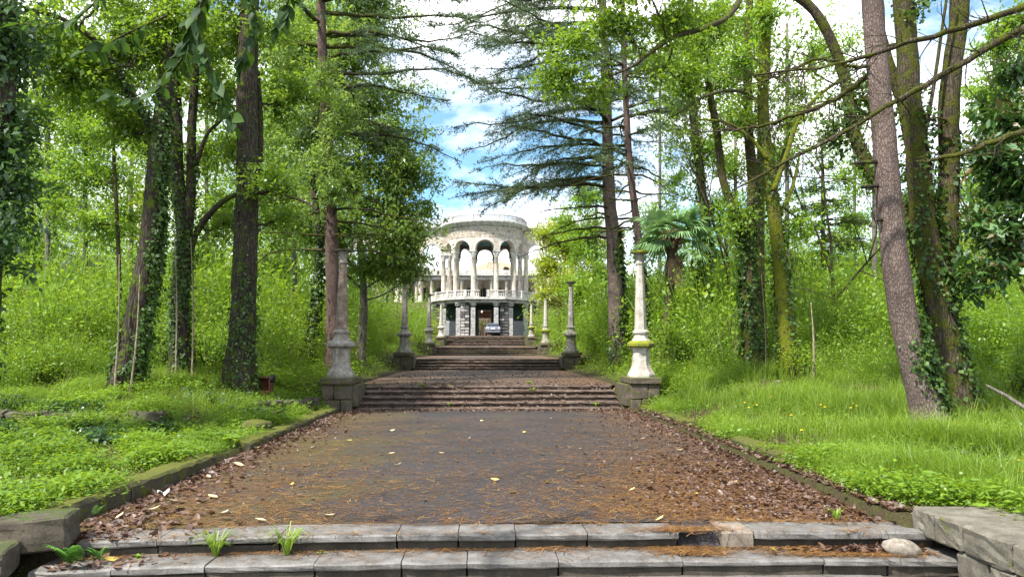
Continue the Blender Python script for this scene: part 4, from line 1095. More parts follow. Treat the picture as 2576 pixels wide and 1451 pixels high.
# ---------------------------------------------------------------- the person by the pavilion's right end
def make_person(label, loc, rz):
    p = thing("person", label, "person", loc, rz)
    def skin(name, pts, edges, radii, mat, parent=p):
        me = bpy.data.meshes.new(name); me.from_pydata(pts, edges, []); me.update()
        o = link(name, me, mat, parent)
        sk = o.modifiers.new("skin", 'SKIN')
        lay_ = me.skin_vertices[0] if me.skin_vertices else None
        if lay_ is None:
            bpy.context.view_layer.objects.active = o
            lay_ = me.skin_vertices[0]
        for i, r in enumerate(radii): lay_.data[i].radius = (r, r)
        lay_.data[0].use_root = True
        o.modifiers.new("sub", 'SUBSURF').render_levels = 2
        return o
    body = [(0, 0, .92), (0, 0, 1.15), (0, -.01, 1.38), (0, -.01, 1.48), (0, -.03, 1.58), (0, -.03, 1.68),
            (.17, 0, 1.40), (.24, -.02, 1.14), (.25, -.10, .92), (-.17, 0, 1.40), (-.24, -.02, 1.14), (-.25, -.08, .92),
            (.10, 0, .86), (.11, -.02, .48), (.11, 0, .07), (.12, -.12, .04), (-.10, 0, .86), (-.12, .03, .48), (-.13, .05, .07), (-.14, -.07, .04)]
    ed = [(0, 1), (1, 2), (2, 3), (3, 4), (4, 5), (2, 6), (6, 7), (7, 8), (2, 9), (9, 10), (10, 11), (0, 12), (12, 13), (13, 14), (14, 15), (0, 16), (16, 17), (17, 18), (18, 19)]
    rad = [.13, .12, .13, .055, .085, .075, .065, .045, .035, .065, .045, .035, .085, .06, .042, .04, .085, .06, .042, .04]
    skin("body", body, ed, rad, M['skin'])
    skin("jacket", [(0, .0, .86), (0, .0, 1.15), (0, -.005, 1.36), (0, -.005, 1.46), (.18, 0, 1.40), (.25, -.02, 1.14), (.255, -.08, .97), (-.18, 0, 1.40), (-.25, -.02, 1.14), (-.255, -.06, .97)],
         [(0, 1), (1, 2), (2, 3), (2, 4), (4, 5), (5, 6), (2, 7), (7, 8), (8, 9)], [.155, .145, .15, .08, .08, .06, .05, .08, .06, .05], M['cloth_pink'])
    skin("trousers", [(0, 0, .90), (.10, 0, .84), (.11, -.02, .48), (.11, 0, .10), (-.10, 0, .84), (-.12, .03, .48), (-.13, .05, .10)], [(0, 1), (1, 2), (2, 3), (0, 4), (4, 5), (5, 6)], [.145, .10, .075, .06, .10, .075, .06], M['cloth_dark'])
    MB().lathe([(.09, 1.66), (.105, 1.70), (.10, 1.76), (.05, 1.80), (.01, 1.81)], 14, (0, -.03)).box((0, -.13, 1.685), (.14, .1, .02), ch=.008).build("cap", M['cloth_white'], p)
    for q in (-.03, .03): MB().lathe([(.004, 1.62), (.011, 1.63), (.004, 1.64)], 6, (q, -.112)).build("eye", M['cloth_dark'], p)
    MB().box((0, -.122, 1.60), (.022, .03, .035), ch=.008).build("nose", M['skin'], p)
    return p
pp = W(2166, 1035 * .6289 + 160, 81)
px_ = W(1364, 810, 84)
make_person("person in pale pink jacket and white cap standing behind the right hand columns", (px_[0], 84, gz(px_[0], 84)), math.radians(15))

# ---------------------------------------------------------------- rusty cabinet, tin shade, scraps, sticks
rb0 = foot(668, 16.6)
rc = thing("rusty_cabinet", "rusty metal box frame on a leg standing in the grass by the ivied trunk", "cabinet", rb0)
hgt = .36
rc.scale = (.85, .85, .85)
MB().box((0, 0, .12), (.10, .10, .4)).build("leg", M['rust'], rc)
for x in (-.17, .17):
    for y in (-.15, .15): MB().box((x, y, .3 + hgt / 2), (.035, .035, hgt), ch=.004).build("post", M['rust'], rc)
MB().box((0, 0, .3), (.38, .34, .03), ch=.005).build("bottom_plate", M['rust_orange'], rc)
MB().box((0, 0, .3 + hgt), (.40, .36, .03), ch=.005).build("top_plate", M['rust'], rc)
MB().box((0, .15, .3 + hgt / 2), (.32, .012, hgt - .04)).build("back_panel", M['rust_orange'], rc)
MB().box((.17, 0, .3 + hgt / 2), (.012, .28, hgt - .04)).build("side_panel", M['rust_orange'], rc)
MB().box((-.42, .1, .62), (.45, .05, .16), ch=.01).build("arm", M['iron_dark'], rc)
MB().box((-.40, .1, .46), (.40, .04, .05), ch=.01).build("brace", M['iron_dark'], rc)
w_ = MB().lathe([(.03, -.05), (.105, -.05), (.105, .05), (.03, .05)], 12)
vv = np.vstack(w_.v); w_.v = [np.stack([vv[:, 2] + .23, vv[:, 0] - .1, vv[:, 1] + .3 + hgt - .02], 1)]
w_.build("hub", M['iron_dark'], rc)
tp = foot(693, 14.6)
ts = thing("tin_lampshade", "dented brown metal shade on a bent rod lying in left grass", "lampshade", tp)
tm = MB().lathe([(.05, .20), (.09, .205), (.12, .17), (.15, .08), (.19, .03), (.185, .02), (.14, .07)], 14, cap=False)
tm.build("shade", M['tin_brown'], ts, rot=(.25, .3, 0))
MB().tube([(.06, 0, .20), (.16, .02, .21), (.24, .03, .12), (.30, .04, -.05)], .014, 6).build("rod", M['iron_dark'], ts)
for i, (xd, d, lab) in enumerate(((205, 11.6, "crumpled white plastic scrap caught in the ivy at left"), (222, 11.9, "second small white scrap just above the crumpled one in left ivy"), (478, 8.75, "striped torn paper scrap in the grass near the long kerb"), (427, 7.6, "grey foil scrap on the asphalt's left edge"))):
    f = foot(xd, d) if xd > 240 or d > 10 else foot(xd, d)
    if i == 3: f = np.array([px_x(427, 7.75), 7.75, .0])
    sc = thing("litter_scrap", lab, "litter", f + np.array([0, 0, .06 if i != 3 else .01]))
    V = []
    r = np.random.default_rng(i)
    for a in range(5):
        for b in range(4): V.append(((a - 2) * .03 + r.normal(0, .006), (b - 1.5) * .025 + r.normal(0, .006), .03 * math.sin(a * 1.7 + b) + .03 + r.normal(0, .008)))
    MB().add(V, [(a * 4 + b, a * 4 + b + 1, a * 4 + b + 5, a * 4 + b + 4) for a in range(4) for b in range(3)]).build("sheet", M['white_scrap'], sc)
s0, s1 = W(2480, 968, 10.5), W(2600, 1040, 9.2)
st = thing("fallen_branch", "bare brown stick slanting out of the undergrowth at right edge", "branch", s1)
MB().tube(smooth_line([s0, (s0 + s1) / 2 + np.array([0, 0, .02]), s1, s1 + (s1 - s0) * .5], 14), np.linspace(.02, .035, 14), 7, rough=.06, rng=rng).build("stick", M['bark_grey'], st, off=s1)

# ---------------------------------------------------------------- trees
def tint(n, r, lo=0.0, hi=1.0, clump=None):
    t = r.beta(2.2, 2.2, n)
    if clump is not None: t = t * .6 + clump * .4
    return lo + (hi - lo) * t
LEAFCOUNT = [0]
CROWN_N, CROWN_P = 2.1, 1.9
def trunk_line(pts, d, ground=True, n=26):
    """pts: photo points of the trunk's axis from the foot up, d: one depth or one per point"""
    ds = d if isinstance(d, (list, tuple)) else [d] * len(pts)
    P = np.array([W(x, y, q) for (x, y), q in zip(pts, ds)])
    if ground:
        P[0] = foot(pts[0][0], ds[0]); P[0][2] -= .15
    return smooth_line(P, n)
def ivy_leaves(line, rad, t0, t1, n, size, r, side=None):
    n = int(n * 2.1); size = size * .78
    t = r.uniform(t0, t1, n) * (len(line) - 1)
    vine = r.uniform(0, 6.28, 9); vw = r.uniform(-.35, .35, 9); vp = r.integers(0, 9, n)
    t = t0 * (len(line) - 1) + (t - t0 * (len(line) - 1)) * r.uniform(.2, 1, n) ** .5 if side is None else t
    i = np.clip(t.astype(int), 0, len(line) - 2); f = (t - i)[:, None]
    P = line[i] * (1 - f) + line[i + 1] * f
    R = np.interp(t, np.arange(len(line)), rad)
    a = vine[vp] + vw[vp] * t + .35 * np.sin(t * 1.3 + vp) + r.normal(0, .24, n)
    if side is not None: a = side + .5 * np.sin(t * 1.1) + r.normal(0, .6, n)
    O = np.stack([np.cos(a), np.sin(a), np.zeros(n)], 1)
    P = P + O * (R + r.exponential(.045, n))[:, None]
    D = O * .45 + np.stack([r.normal(0, .5, n), r.normal(0, .5, n), r.normal(-.7, .4, n)], 1)
    # leaf faces turned outward
    D = unit(D); S = unit(np.cross(D, O + r.normal(0, .25, (n, 3)))); Ln = size * np.clip(r.lognormal(-.08, .35, n), .4, 1.8)[:, None]
    Nn = np.cross(S, D)
    V = np.empty((n, 4, 3)); mid = P + D * Ln * .35
    V[:, 0] = P; V[:, 1] = mid + S * Ln * .46; V[:, 2] = P + D * Ln; V[:, 3] = mid - S * Ln * .46
    return V.reshape(-1, 3)
def blob_sprays(blobs, r):
    """blobs: (x, y, d, rx, ry, n) in photo measure -> spray centres and the blob each is of"""
    out, own = [], []
    for bi, (x, y, d, rx, ry, n) in enumerate(blobs):
        c = W(x, y, d); a, b = rx * d / F, ry * d / F
        q = unit(r.normal(0, 1, (n, 3))) * np.clip(np.abs(r.normal(.60, .36, n)), .05, 1.5)[:, None]
        q = q * np.array([a, min(a, b) * .9 + .2, b])
        out.append(c + q); own += [bi] * n
    return np.vstack(out), np.array(own)
def tree(name, label, trunks, bark, blobs, leaf, size, seed, group=None, ivy=None, per=26, spray=.55, limb_r=.05, off_ground=False, wid=.48, extra=None, limbs=True, seg=14, nrough=.05, tilt=.5, droop=.2):
    r = np.random.default_rng(seed)
    lines = []
    base = None
    for (pts, d, r0, r1) in trunks:
        ln = trunk_line(pts, d, not off_ground and base is None or isinstance(pts[0], tuple) and pts[0][1] > 840)
        if base is None: base = ln[0].copy(); base[2] += .15
        rad = r0 + (r1 - r0) * np.linspace(0, 1, len(ln)) ** .8
        if ln[0][2] < base[2] + .3:
            rad = rad * (1 + .55 * np.exp(-np.linspace(0, 1, len(ln)) * len(ln) / 1.8))
        lines.append((ln, rad))
    t = thing(name, label, "tree", base, 0, group)
    mb = MB()
    for ln, rad in lines: mb.tube(ln, rad, seg, rough=nrough, rng=r)
    twig = MB()
    if blobs:
        C, own = blob_sprays([(*b[:5], int(b[5] * CROWN_N)) for b in blobs], r)
        per = int(per * CROWN_P)
        allp = np.vstack([l for l, _ in lines]); allr = np.concatenate([q for _, q in lines])
        starts = np.empty_like(C)
        for bi, b in enumerate(blobs):
            cb = W(b[0], b[1], b[2])
            dist = np.linalg.norm((allp - cb) * np.array([1, 1, .8]) + np.array([0, 0, .35]) * np.linalg.norm(allp[:, :2] - cb[:2], axis=1)[:, None], axis=1)
            j = int(np.argmin(dist))
            p0 = allp[j]
            ml = (p0 + cb) / 2 + np.array([r.normal(0, .15), r.normal(0, .15), -.06 * np.linalg.norm(cb - p0)])
            dv = cb - p0
            l = smooth_line([p0, ml, cb, cb + dv * .25 * min(1, 1.2 / (np.linalg.norm(dv) + .1))], 12)
            l[1:-1] += r.normal(0, .03, (10, 3))
            rr_ = min(float(allr[j]) * .6, limb_r * (.5 + .3 * np.linalg.norm(dv) / 3))
            if limbs: mb.tube(l, np.linspace(rr_, rr_ * .25, 12), 7, rough=.06, rng=r)
            ii = np.where(own == bi)[0]
            starts[ii] = l[np.clip((r.uniform(.35, 1, len(ii)) * 11).astype(int), 0, 11)]
            for k in ii[:max(6, len(ii) // 2)]:
                a, c = starts[k], C[k]
                m_ = (a + c) / 2 + r.normal(0, .08, 3) - np.array([0, 0, .04])
                twig.tube(np.array([a, m_, c]), [.012 * max(1, rr_ / .05), .008, .003], 3, cap=False)
        n = len(C)
        u = unit(C - starts + r.normal(0, .35, (n, 3)) + np.array([0, 0, -.08]))
        P = np.repeat(C, per, 0); U = np.repeat(u, per, 0)
        N = len(P)
        s = r.uniform(-.55, .55, N)[:, None] * spray
        P = P + U * s + r.normal(0, spray * .17, (N, 3)) * np.array([1, 1, .55])
        D = U * .5 + r.normal(0, .55, (N, 3)) + np.array([0, 0, -droop])
        clump = np.repeat(r.uniform(0, 1, n), per)
        keep = in_frame(P, 420)
        P, D, clump = P[keep], D[keep], clump[keep]
        N = len(P)
        sz = size * np.clip(r.lognormal(0, .3, N), .45, 1.9)
        V = leaf_quads(P, sz, sz * wid, r, D, tilt=tilt, fold=.15)
        LEAFCOUNT[0] += N
        if N: link("crown", quads_mesh("crown", V - base, M[leaf], tint(N, r, 0, 1, clump)), None, t)
        if twig.n: tag(twig.build("twigs", M['twig'], t, base), kind="stuff")
    mb.build("trunk", M[bark], t, base)
    for iv in (ivy or []):
        k, t0, t1, n, sz = iv[:5]
        V = ivy_leaves(lines[k][0], lines[k][1], t0, t1, n, sz, r, iv[5] if len(iv) > 5 else None)
        LEAFCOUNT[0] += n
        link("ivy", quads_mesh("ivy", V - base, M['leaf_ivy'], tint(len(V) // 4, r)), None, t)
    return t, lines, base
def conifer(name, label, pts, d, r0, r1, bark, branches, seed, needle='needle', group=None, nsz=.12, nwd=.028, dens=1.0, ivy=None, bare=None, droop=.10, moss_branch=False, twl=.24, lat=1.0):
    """branches: list of (height fraction from foot of the trunk line 0..1, azimuth, length, rise, bare 0/1)"""
    r = np.random.default_rng(seed)
    ln = trunk_line(pts, d, True, 40)
    rad = (r0 + (r1 - r0) * np.linspace(0, 1, 40)) * (1 + .3 * np.exp(-np.linspace(0, 18, 40)))
    base = ln[0].copy(); base[2] += .15
    t = thing(name, label, "tree", base, 0, group)
    MB().tube(ln, rad, 14, rough=.05, rng=r).build("trunk", M[bark], t, base)
    mb = MB(); NP, ND, NC = [], [], []
    for (hf, az, Lb, rise, br) in branches:
        i = min(39, max(0, int(hf * 39))); p0 = ln[i]
        hd = np.array([math.cos(az), math.sin(az), 0.0]); sd = np.array([-hd[1], hd[0], 0])
        m_ = 14
        q = np.linspace(0, 1, m_)
        line = p0 + hd * (Lb * q)[:, None] + np.array([0, 0, 1.0]) * (Lb * (rise * q - droop * q ** 2.2))[:, None] + sd * (Lb * .10 * np.sin(q * r.uniform(2, 5) + r.uniform(0, 6)) * q)[:, None] + np.array([0, 0, 1.0]) * (Lb * .05 * np.sin(q * r.uniform(3, 7) + r.uniform(0, 6)) * q)[:, None]
        line[1:] += r.normal(0, .012 * Lb ** .5, (m_ - 1, 3))
        rb0 = min(.018 + .011 * Lb, rad[i] * .6)
        mb.tube(line, rb0 * (1 - q * .85), 5, rough=.08, rng=r)
        nt = int(Lb * 7 * (.6 if br else 1))
        cl = r.uniform(0, 1)
        for k in range(nt):
            f = r.uniform(.12 if not br else .25, 1.0); jx = f * (m_ - 1); j = min(m_ - 2, int(jx)); a = line[j] + (line[j + 1] - line[j]) * (jx - j)
            sgn = 1 if r.uniform() < .5 else -1
            l2 = Lb * twl * (1.15 - f) * r.uniform(.5, 1.2) + .22
            dv = unit(hd * r.uniform(.45, 1.0) + sd * sgn * r.uniform(.3, 1.0) * lat + np.array([0, 0, r.normal(-.10, .16)]))
            tl = a + dv * (l2 * np.linspace(0, 1, 4))[:, None] + np.array([0, 0, -1.0]) * (l2 * .22 * np.linspace(0, 1, 4) ** 2)[:, None]
            mb.tube(tl, [.008, .006, .004, .002], 3, cap=False)
            if br: continue
            nn = int(l2 * 58 * dens)
            w_ = r.uniform(0.02, 1, nn) * 3; jj = np.minimum(2, w_.astype(int)); P = tl[jj] + (tl[jj + 1] - tl[jj]) * (w_ - jj)[:, None]
            NP.append(P + r.normal(0, .025, (nn, 3))); ND.append(np.repeat(dv[None], nn, 0) * .55 + r.normal(0, .5, (nn, 3)) + np.array([0, 0, .12])); NC.append(np.full(nn, cl))
    mb.build("branches", M['bark_moss' if moss_branch else 'twig'], t, base)
    if NP:
        P, D, C_ = np.vstack(NP), np.vstack(ND), np.concatenate(NC)
        k = in_frame(P, 420); P, D, C_ = P[k], D[k], C_[k]
        N = len(P); LEAFCOUNT[0] += N
        s = nsz * r.uniform(.6, 1.3, N)
        link("needles", quads_mesh("needles", leaf_quads(P, s, nwd * r.uniform(.7, 1.3, N), r, D, tilt=.9, fold=.05) - base, M[needle], tint(N, r, 0, 1, C_)), None, t)
    for iv in (ivy or []):
        t0, t1, n, sz = iv[:4]
        V = ivy_leaves(ln, rad, t0, t1, n, sz, r, iv[4] if len(iv) > 4 else None)
        link("ivy", quads_mesh("ivy", V - base, M['leaf_ivy'], tint(len(V) // 4, r)), None, t)
    return t, ln, base

# ---- left side
tree("ivy_tree", "leaning ivy clad tree in the left grass, with pale canes at its foot",
     [([(318, 985), (345, 800), (378, 600), (400, 350), (425, 150), (440, -150)], 15, .26, .13), ([(400, 350), (330, 240), (265, 130), (170, 55), (60, 20)], [15, 14.6, 14.2, 13.8, 13.4], .085, .03)],
     'bark_dark', [(330, 120, 15, 150, 90, 44), (200, 190, 14.5, 130, 90, 40), (90, 90, 14, 110, 80, 30), (430, 50, 15, 120, 90, 36), (320, 320, 15.5, 90, 70, 24), (250, -60, 15, 200, 90, 30)], 'leaf_laurel', .105, 21,
     ivy=[(0, .05, .75, 3000, .085), (1, .0, .5, 300, .07)], per=24, spray=.7)
tree("forked_tree", "dark tree with several ivy grown stems and one mossy limb reaching right",
     [([(458, 950), (452, 760), (462, 620), (447, 430), (443, 260), (436, 60), (430, -120)], 17, .21, .09), ([(464, 640), (480, 480), (482, 330), (492, 160), (500, -60)], 17, .13, .08), ([(470, 660), (492, 590), (540, 525), (600, 488), (690, 488), (760, 505), (800, 530)], [17, 17, 16.8, 16.5, 16, 15.8, 15.6], .10, .015), ([(492, 420), (520, 340), (560, 300)], 17, .06, .03)],
     'bark_dark', [(480, 90, 17, 130, 90, 34), (540, 230, 17.5, 100, 80, 26), (420, 420, 17.5, 80, 70, 18), (690, 470, 16, 70, 50, 14), (560, 560, 17.5, 60, 60, 12)], 'leaf_laurel', .10, 22, ivy=[(0, .0, .55, 1500, .075), (1, 0, .5, 300, .07)], per=24, spray=.65)
tree("thick_trunk_tree", "thickest dark straight trunk at left with ivy round its foot, beside a rusty box",
     [([(602, 958), (612, 800), (618, 620), (622, 450), (622, 230), (628, 0), (632, -200)], 16.5, .30, .20), ([(618, 560), (650, 420), (655, 300), (648, 180)], 16.9, .10, .05)],
     'bark_dark', [(640, 70, 17, 140, 100, 36), (730, 240, 17.5, 110, 80, 28), (590, 380, 17.5, 70, 60, 14), (560, -40, 16.5, 140, 80, 22), (700, 560, 17.5, 60, 50, 10)], 'leaf_laurel', .10, 23, ivy=[(0, .02, .30, 650, .065), (0, .1, .8, 300, .06)], per=24, spray=.65)
tree("ivy_tree", "slim ivy wrapped trunk bent right, just behind the rusty column",
     [([(776, 925), (786, 820), (800, 720), (802, 600), (790, 480)], 22, .15, .10)], 'bark_dark', [(800, 420, 21, 70, 70, 16), (850, 300, 20.6, 60, 90, 18), (840, 480, 20.6, 60, 80, 18), (810, 200, 20.8, 60, 70, 14)], 'leaf_ever', .10, 24, ivy=[(0, 0, .95, 1500, .085)])
L5 = [(hf, az, L_, .06, 1) for hf, az, L_ in ((.29, .15, 2.4), (.30, 2.9, 3.2), (.32, -.4, 2.2), (.33, 3.6, 2.6), (.345, .35, 2.6), (.36, 2.4, 2.4), (.38, -.2, 2.8), (.40, 3.3, 2.5), (.43, .6, 2.0))]
rr = np.random.default_rng(31)
for hf in np.linspace(.55, .98, 15): L5.append((hf, rr.uniform(-.9, .9) if rr.uniform() < .6 else rr.uniform(0, 6.28), rr.uniform(2.6, 4.9), rr.uniform(.04, .16), 0))
for hf, az, L_ in ((.63, .1, 3.8), (.66, .02, 4.7), (.68, -.3, 4.2), (.70, .25, 4.9), (.73, -.1, 4.6), (.77, .1, 4.9), (.80, -.2, 4.6)): L5.append((hf, az, L_, .10, 0))
conifer("pine_tree", "tall reddish brown conifer trunk standing right behind the rusty column", [(840, 950), (838, 800), (832, 560), (824, 380), (812, 150), (806, -40), (803, -260)], 21.5, .22, .11, 'bark_red', L5, 32, droop=.18, moss_branch=True, dens=.8)
tree("evergreen_tree", "broad leafy evergreen tree whose crown hides the pavilion's left wing",
     [([(905, 905), (915, 760), (905, 600), (900, 420), (890, 200), (880, -60)], 28, .17, .07)], 'bark_grey',
     [(880, 120, 26, 120, 100, 44), (900, 260, 26, 135, 85, 50), (960, 340, 26, 105, 75, 42), (1010, 430, 26, 100, 68, 42), (985, 530, 26, 105, 62, 40), (860, 450, 26, 115, 95, 46), (850, 575, 25, 120, 55, 34), (1015, 590, 26, 70, 40, 22), (780, 330, 26, 110, 120, 60), (760, 130, 26, 100, 110, 50), (930, 30, 27, 100, 60, 30), (830, -60, 26, 170, 80, 40), (760, 560, 24, 70, 60, 24), (1000, 640, 26, 85, 50, 26), (930, 665, 27, 80, 45, 24), (1040, 690, 27, 40, 30, 7)], 'leaf_ever', .15, 33, per=36, spray=1.0, wid=.42)
tree("ivy_tree", "dark ivy draped tree filling the left edge of the view",
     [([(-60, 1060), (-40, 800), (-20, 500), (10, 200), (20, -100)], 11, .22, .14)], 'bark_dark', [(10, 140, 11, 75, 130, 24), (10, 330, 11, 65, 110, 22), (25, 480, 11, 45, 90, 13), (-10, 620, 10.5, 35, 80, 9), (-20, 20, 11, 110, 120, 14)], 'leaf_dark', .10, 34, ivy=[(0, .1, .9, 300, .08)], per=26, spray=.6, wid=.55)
tree("slender_tree", "slender mossy stem with drooping bare branches left of the leaning ivy tree",
     [([(300, 930), (300, 760), (297, 600), (288, 430), (284, 280), (280, 100)], 20, .07, .035)], 'bark_moss', [(230, 560, 20, 90, 60, 16), (190, 430, 20, 90, 70, 18), (250, 330, 20, 70, 70, 16), (140, 520, 21, 70, 50, 12)], 'leaf_light', .10, 35, per=22, spray=.6)
# ---- right side
t_, pl_, pb_ = tree("pine_tree", "tall bare pine trunk leaning left in the right foreground grass, flaky grey bark",
     [([(2348, 1095), (2312, 950), (2268, 770), (2242, 560), (2224, 340), (2206, 150), (2190, -60), (2180, -260)], 10.4, .215, .135)], 'bark_pine', [], 'leaf_laurel', .1, 41, seg=22, nrough=.03, ivy=[(0, .03, .27, 900, .075, -.35)])
tree("mossy_tree", "mossy multi stemmed tree with ivy right behind the leaning pine",
     [([(2418, 1050), (2385, 880), (2352, 700), (2322, 560), (2312, 420), (2288, 250), (2282, 120), (2262, -120)], 12, .26, .155), ([(2368, 760), (2380, 600), (2388, 420), (2388, 250), (2410, 60), (2425, -120)], [12, 12.1, 12.2, 12.2, 12.3, 12.3], .19, .15),
      ([(2338, 720), (2290, 560), (2220, 470), (2150, 340), (2128, 210), (2085, 90), (2040, 20), (1960, -40)], [12, 12.3, 12.6, 12.8, 13, 13, 13, 13], .14, .08), ([(2305, 330), (2270, 260), (2210, 60), (2195, -80)], 12.2, .10, .07), ([(2330, 470), (2322, 380), (2350, 210), (2372, 60), (2390, -60)], 11.9, .045, .02)],
     'bark_moss', [(2180, 240, 13, 60, 60, 8), (2110, 320, 13, 60, 60, 9), (2230, 420, 12.6, 40, 60, 8), (2300, 30, 12, 50, 50, 6), (2330, 300, 12, 40, 60, 6)], 'leaf_ivy', .075, 42, ivy=[(0, .02, .75, 1500, .085), (1, .0, .6, 300, .08), (2, .1, .7, 500, .07)], per=16, spray=.4, seg=16, wid=.8)
tree("mossy_tree", "moss green crooked tree with spreading limbs in the right middle distance",
     [([(1990, 955), (1972, 760), (1955, 600), (1935, 430), (1920, 280), (1925, 120), (1935, -80)], 16.8, .19, .11), ([(1945, 480), (1975, 400), (2010, 300), (2060, 240), (2120, 200)], 16.6, .07, .03), ([(1930, 400), (1890, 350), (1830, 310), (1760, 300)], 16.4, .055, .02), ([(1950, 560), (1990, 480), (2010, 400)], 16.8, .06, .03)],
     'bark_moss_bright', [(1930, 40, 16.5, 90, 70, 16), (1860, 160, 16.5, 60, 80, 14), (2050, 130, 16.6, 60, 60, 8), (1990, 300, 17, 50, 60, 8), (2010, 560, 17, 60, 70, 12)], 'leaf_light', .095, 43, ivy=[(0, .02, .5, 900, .085), (0, .4, .8, 300, .07)], per=22, spray=.6)
tree("mossy_tree", "old twin stemmed mossy tree with a pale broken left stem above the undergrowth",
     [([(1898, 932), (1886, 780), (1880, 640), (1895, 480), (1885, 350), (1880, 150), (1890, -80)], 18.4, .21, .09), ([(1884, 650), (1850, 540), (1818, 450), (1805, 340), (1785, 230), (1770, 130), (1755, 20)], 18.4, .13, .07), ([(1888, 560), (1920, 470), (1960, 420), (1985, 330)], 18.4, .08, .04)],
     'bark_moss', [(1790, 60, 18, 90, 80, 26), (1870, 300, 18, 60, 70, 14), (1720, 190, 18, 90, 80, 26), (1850, 560, 18.5, 50, 60, 10)], 'leaf_laurel', .105, 44, ivy=[(0, .0, .55, 1900, .09), (1, 0, .3, 300, .08)], per=24, spray=.7)
tree("leafy_tree", "bright green laurel tree reaching its leafy boughs over the path from right",
     [([(1916, 930), (1912, 700), (1914, 400), (1918, 150), (1910, -60), (1905, -200)], 19.5, .13, .08), ([(1908, -120), (1850, 20), (1780, 68), (1700, 92), (1640, 130), (1595, 165), (1540, 190)], [19, 16.5, 15, 14.4, 14, 14, 14], .085, .02), ([(1914, 260), (1860, 230), (1780, 240), (1700, 290)], [19, 17.5, 16, 15], .06, .02)], 'bark_moss',
     [(1410, 180, 14, 80, 60, 15), (1450, 110, 14, 60, 60, 9), (1560, 60, 14, 130, 60, 17), (1500, 240, 14.2, 70, 40, 6), (1660, 180, 14.5, 110, 70, 9), (1700, 50, 14.5, 120, 70, 18), (1600, -50, 14, 220, 60, 26)], 'leaf_laurel', .105, 45, per=22, spray=.62)
tree("ivy_tree", "straight trunk thickly sleeved in dark ivy right of the palm",
     [([(1783, 885), (1778, 790), (1772, 700), (1775, 600), (1760, 420), (1740, 240), (1735, 50), (1740, -150)], 24, .2, .11)], 'bark_dark', [(1770, 380, 24, 90, 80, 24), (1830, 200, 24, 110, 90, 28), (1720, 100, 24, 100, 100, 26), (1800, 520, 24, 70, 60, 14), (1840, 60, 24, 90, 80, 20)], 'leaf_light', .12, 46, ivy=[(0, 0, .5, 2600, .10), (0, .4, .9, 700, .10)], per=24, spray=.8)
r6 = []
rr = np.random.default_rng(61)
for hf, az, L_ in ((.33, 3.0, 3.6), (.35, 3.4, 3.2), (.37, 2.7, 2.8), (.38, .3, 3.0), (.36, 4.2, 3.0), (.40, 3.7, 3.4), (.345, -.4, 2.8)): r6.append((hf, az, L_, .02, 1))
for hf in np.linspace(.455, .97, 54):
    left = rr.uniform() < .62
    az = rr.normal(3.14, .55) if left else rr.uniform(-1.6, 1.6)
    r6.append((hf, az, rr.uniform(4.0, 6.6) if left else rr.uniform(2.5, 4.2), rr.uniform(.0, .14), 0))
conifer("cedar_tree", "big cedar with layered blue green boughs and an ivied pale trunk at right", [(1556, 892), (1550, 760), (1543, 620), (1532, 480), (1528, 330), (1522, 150), (1515, -20), (1510, -240)], 27, .31, .12, 'bark_pine', r6, 62, droop=.17, dens=.85, ivy=[(.0, .33, 2300, .11, 0.1), (.0, .1, 500, .1)], twl=.30, nsz=.13)
r7 = [(hf, rr.uniform(0, 6.28), rr.uniform(1.4, 2.8), rr.uniform(-.05, .12), 1 if hf < .55 else 0) for hf in np.linspace(.38, .96, 40)]
conifer("cedar_tree", "slimmer dark cedar trunk rising right behind the white column", [(1626, 900), (1618, 760), (1606, 600), (1588, 450), (1578, 320), (1570, 150), (1566, -40)], 24, .15, .08, 'bark_red', r7, 63, droop=.12, ivy=[(0, .4, 900, .1)], moss_branch=True)
tree("magnolia_tree", "magnolia with big glossy leaves and brown undersides at the right edge",
     [([(2690, 1050), (2680, 700), (2660, 400), (2640, 100)], 11.5, .16, .10), ([(2675, 720), (2600, 600), (2520, 640), (2450, 690)], 11.5, .05, .02), ([(2665, 480), (2580, 400), (2500, 420)], 11.5, .05, .02)], 'bark_dark',
     [(2540, 300, 11.5, 70, 60, 18), (2510, 400, 11.5, 90, 60, 24), (2560, 480, 11.5, 70, 70, 20), (2500, 570, 11.5, 70, 60, 16), (2470, 690, 11.5, 45, 45, 8), (2545, 640, 11.5, 50, 60, 12), (2560, 180, 11.5, 60, 60, 10)], 'leaf_magnolia', .15, 47, per=16, spray=.5, wid=.42)
tree("light_tree", "pale green evergreen far behind the magnolia against the white sky",
     [([(2505, 870), (2510, 600), (2508, 300), (2512, 60)], 34, .2, .06)], 'bark_grey', [(2520, 120, 34, 60, 60, 26), (2500, 230, 34, 85, 70, 36), (2530, 340, 34, 80, 70, 32), (2480, 470, 34, 90, 90, 36), (2560, 60, 34, 50, 60, 14)], 'leaf_light', .17, 48, per=34, spray=1.0)
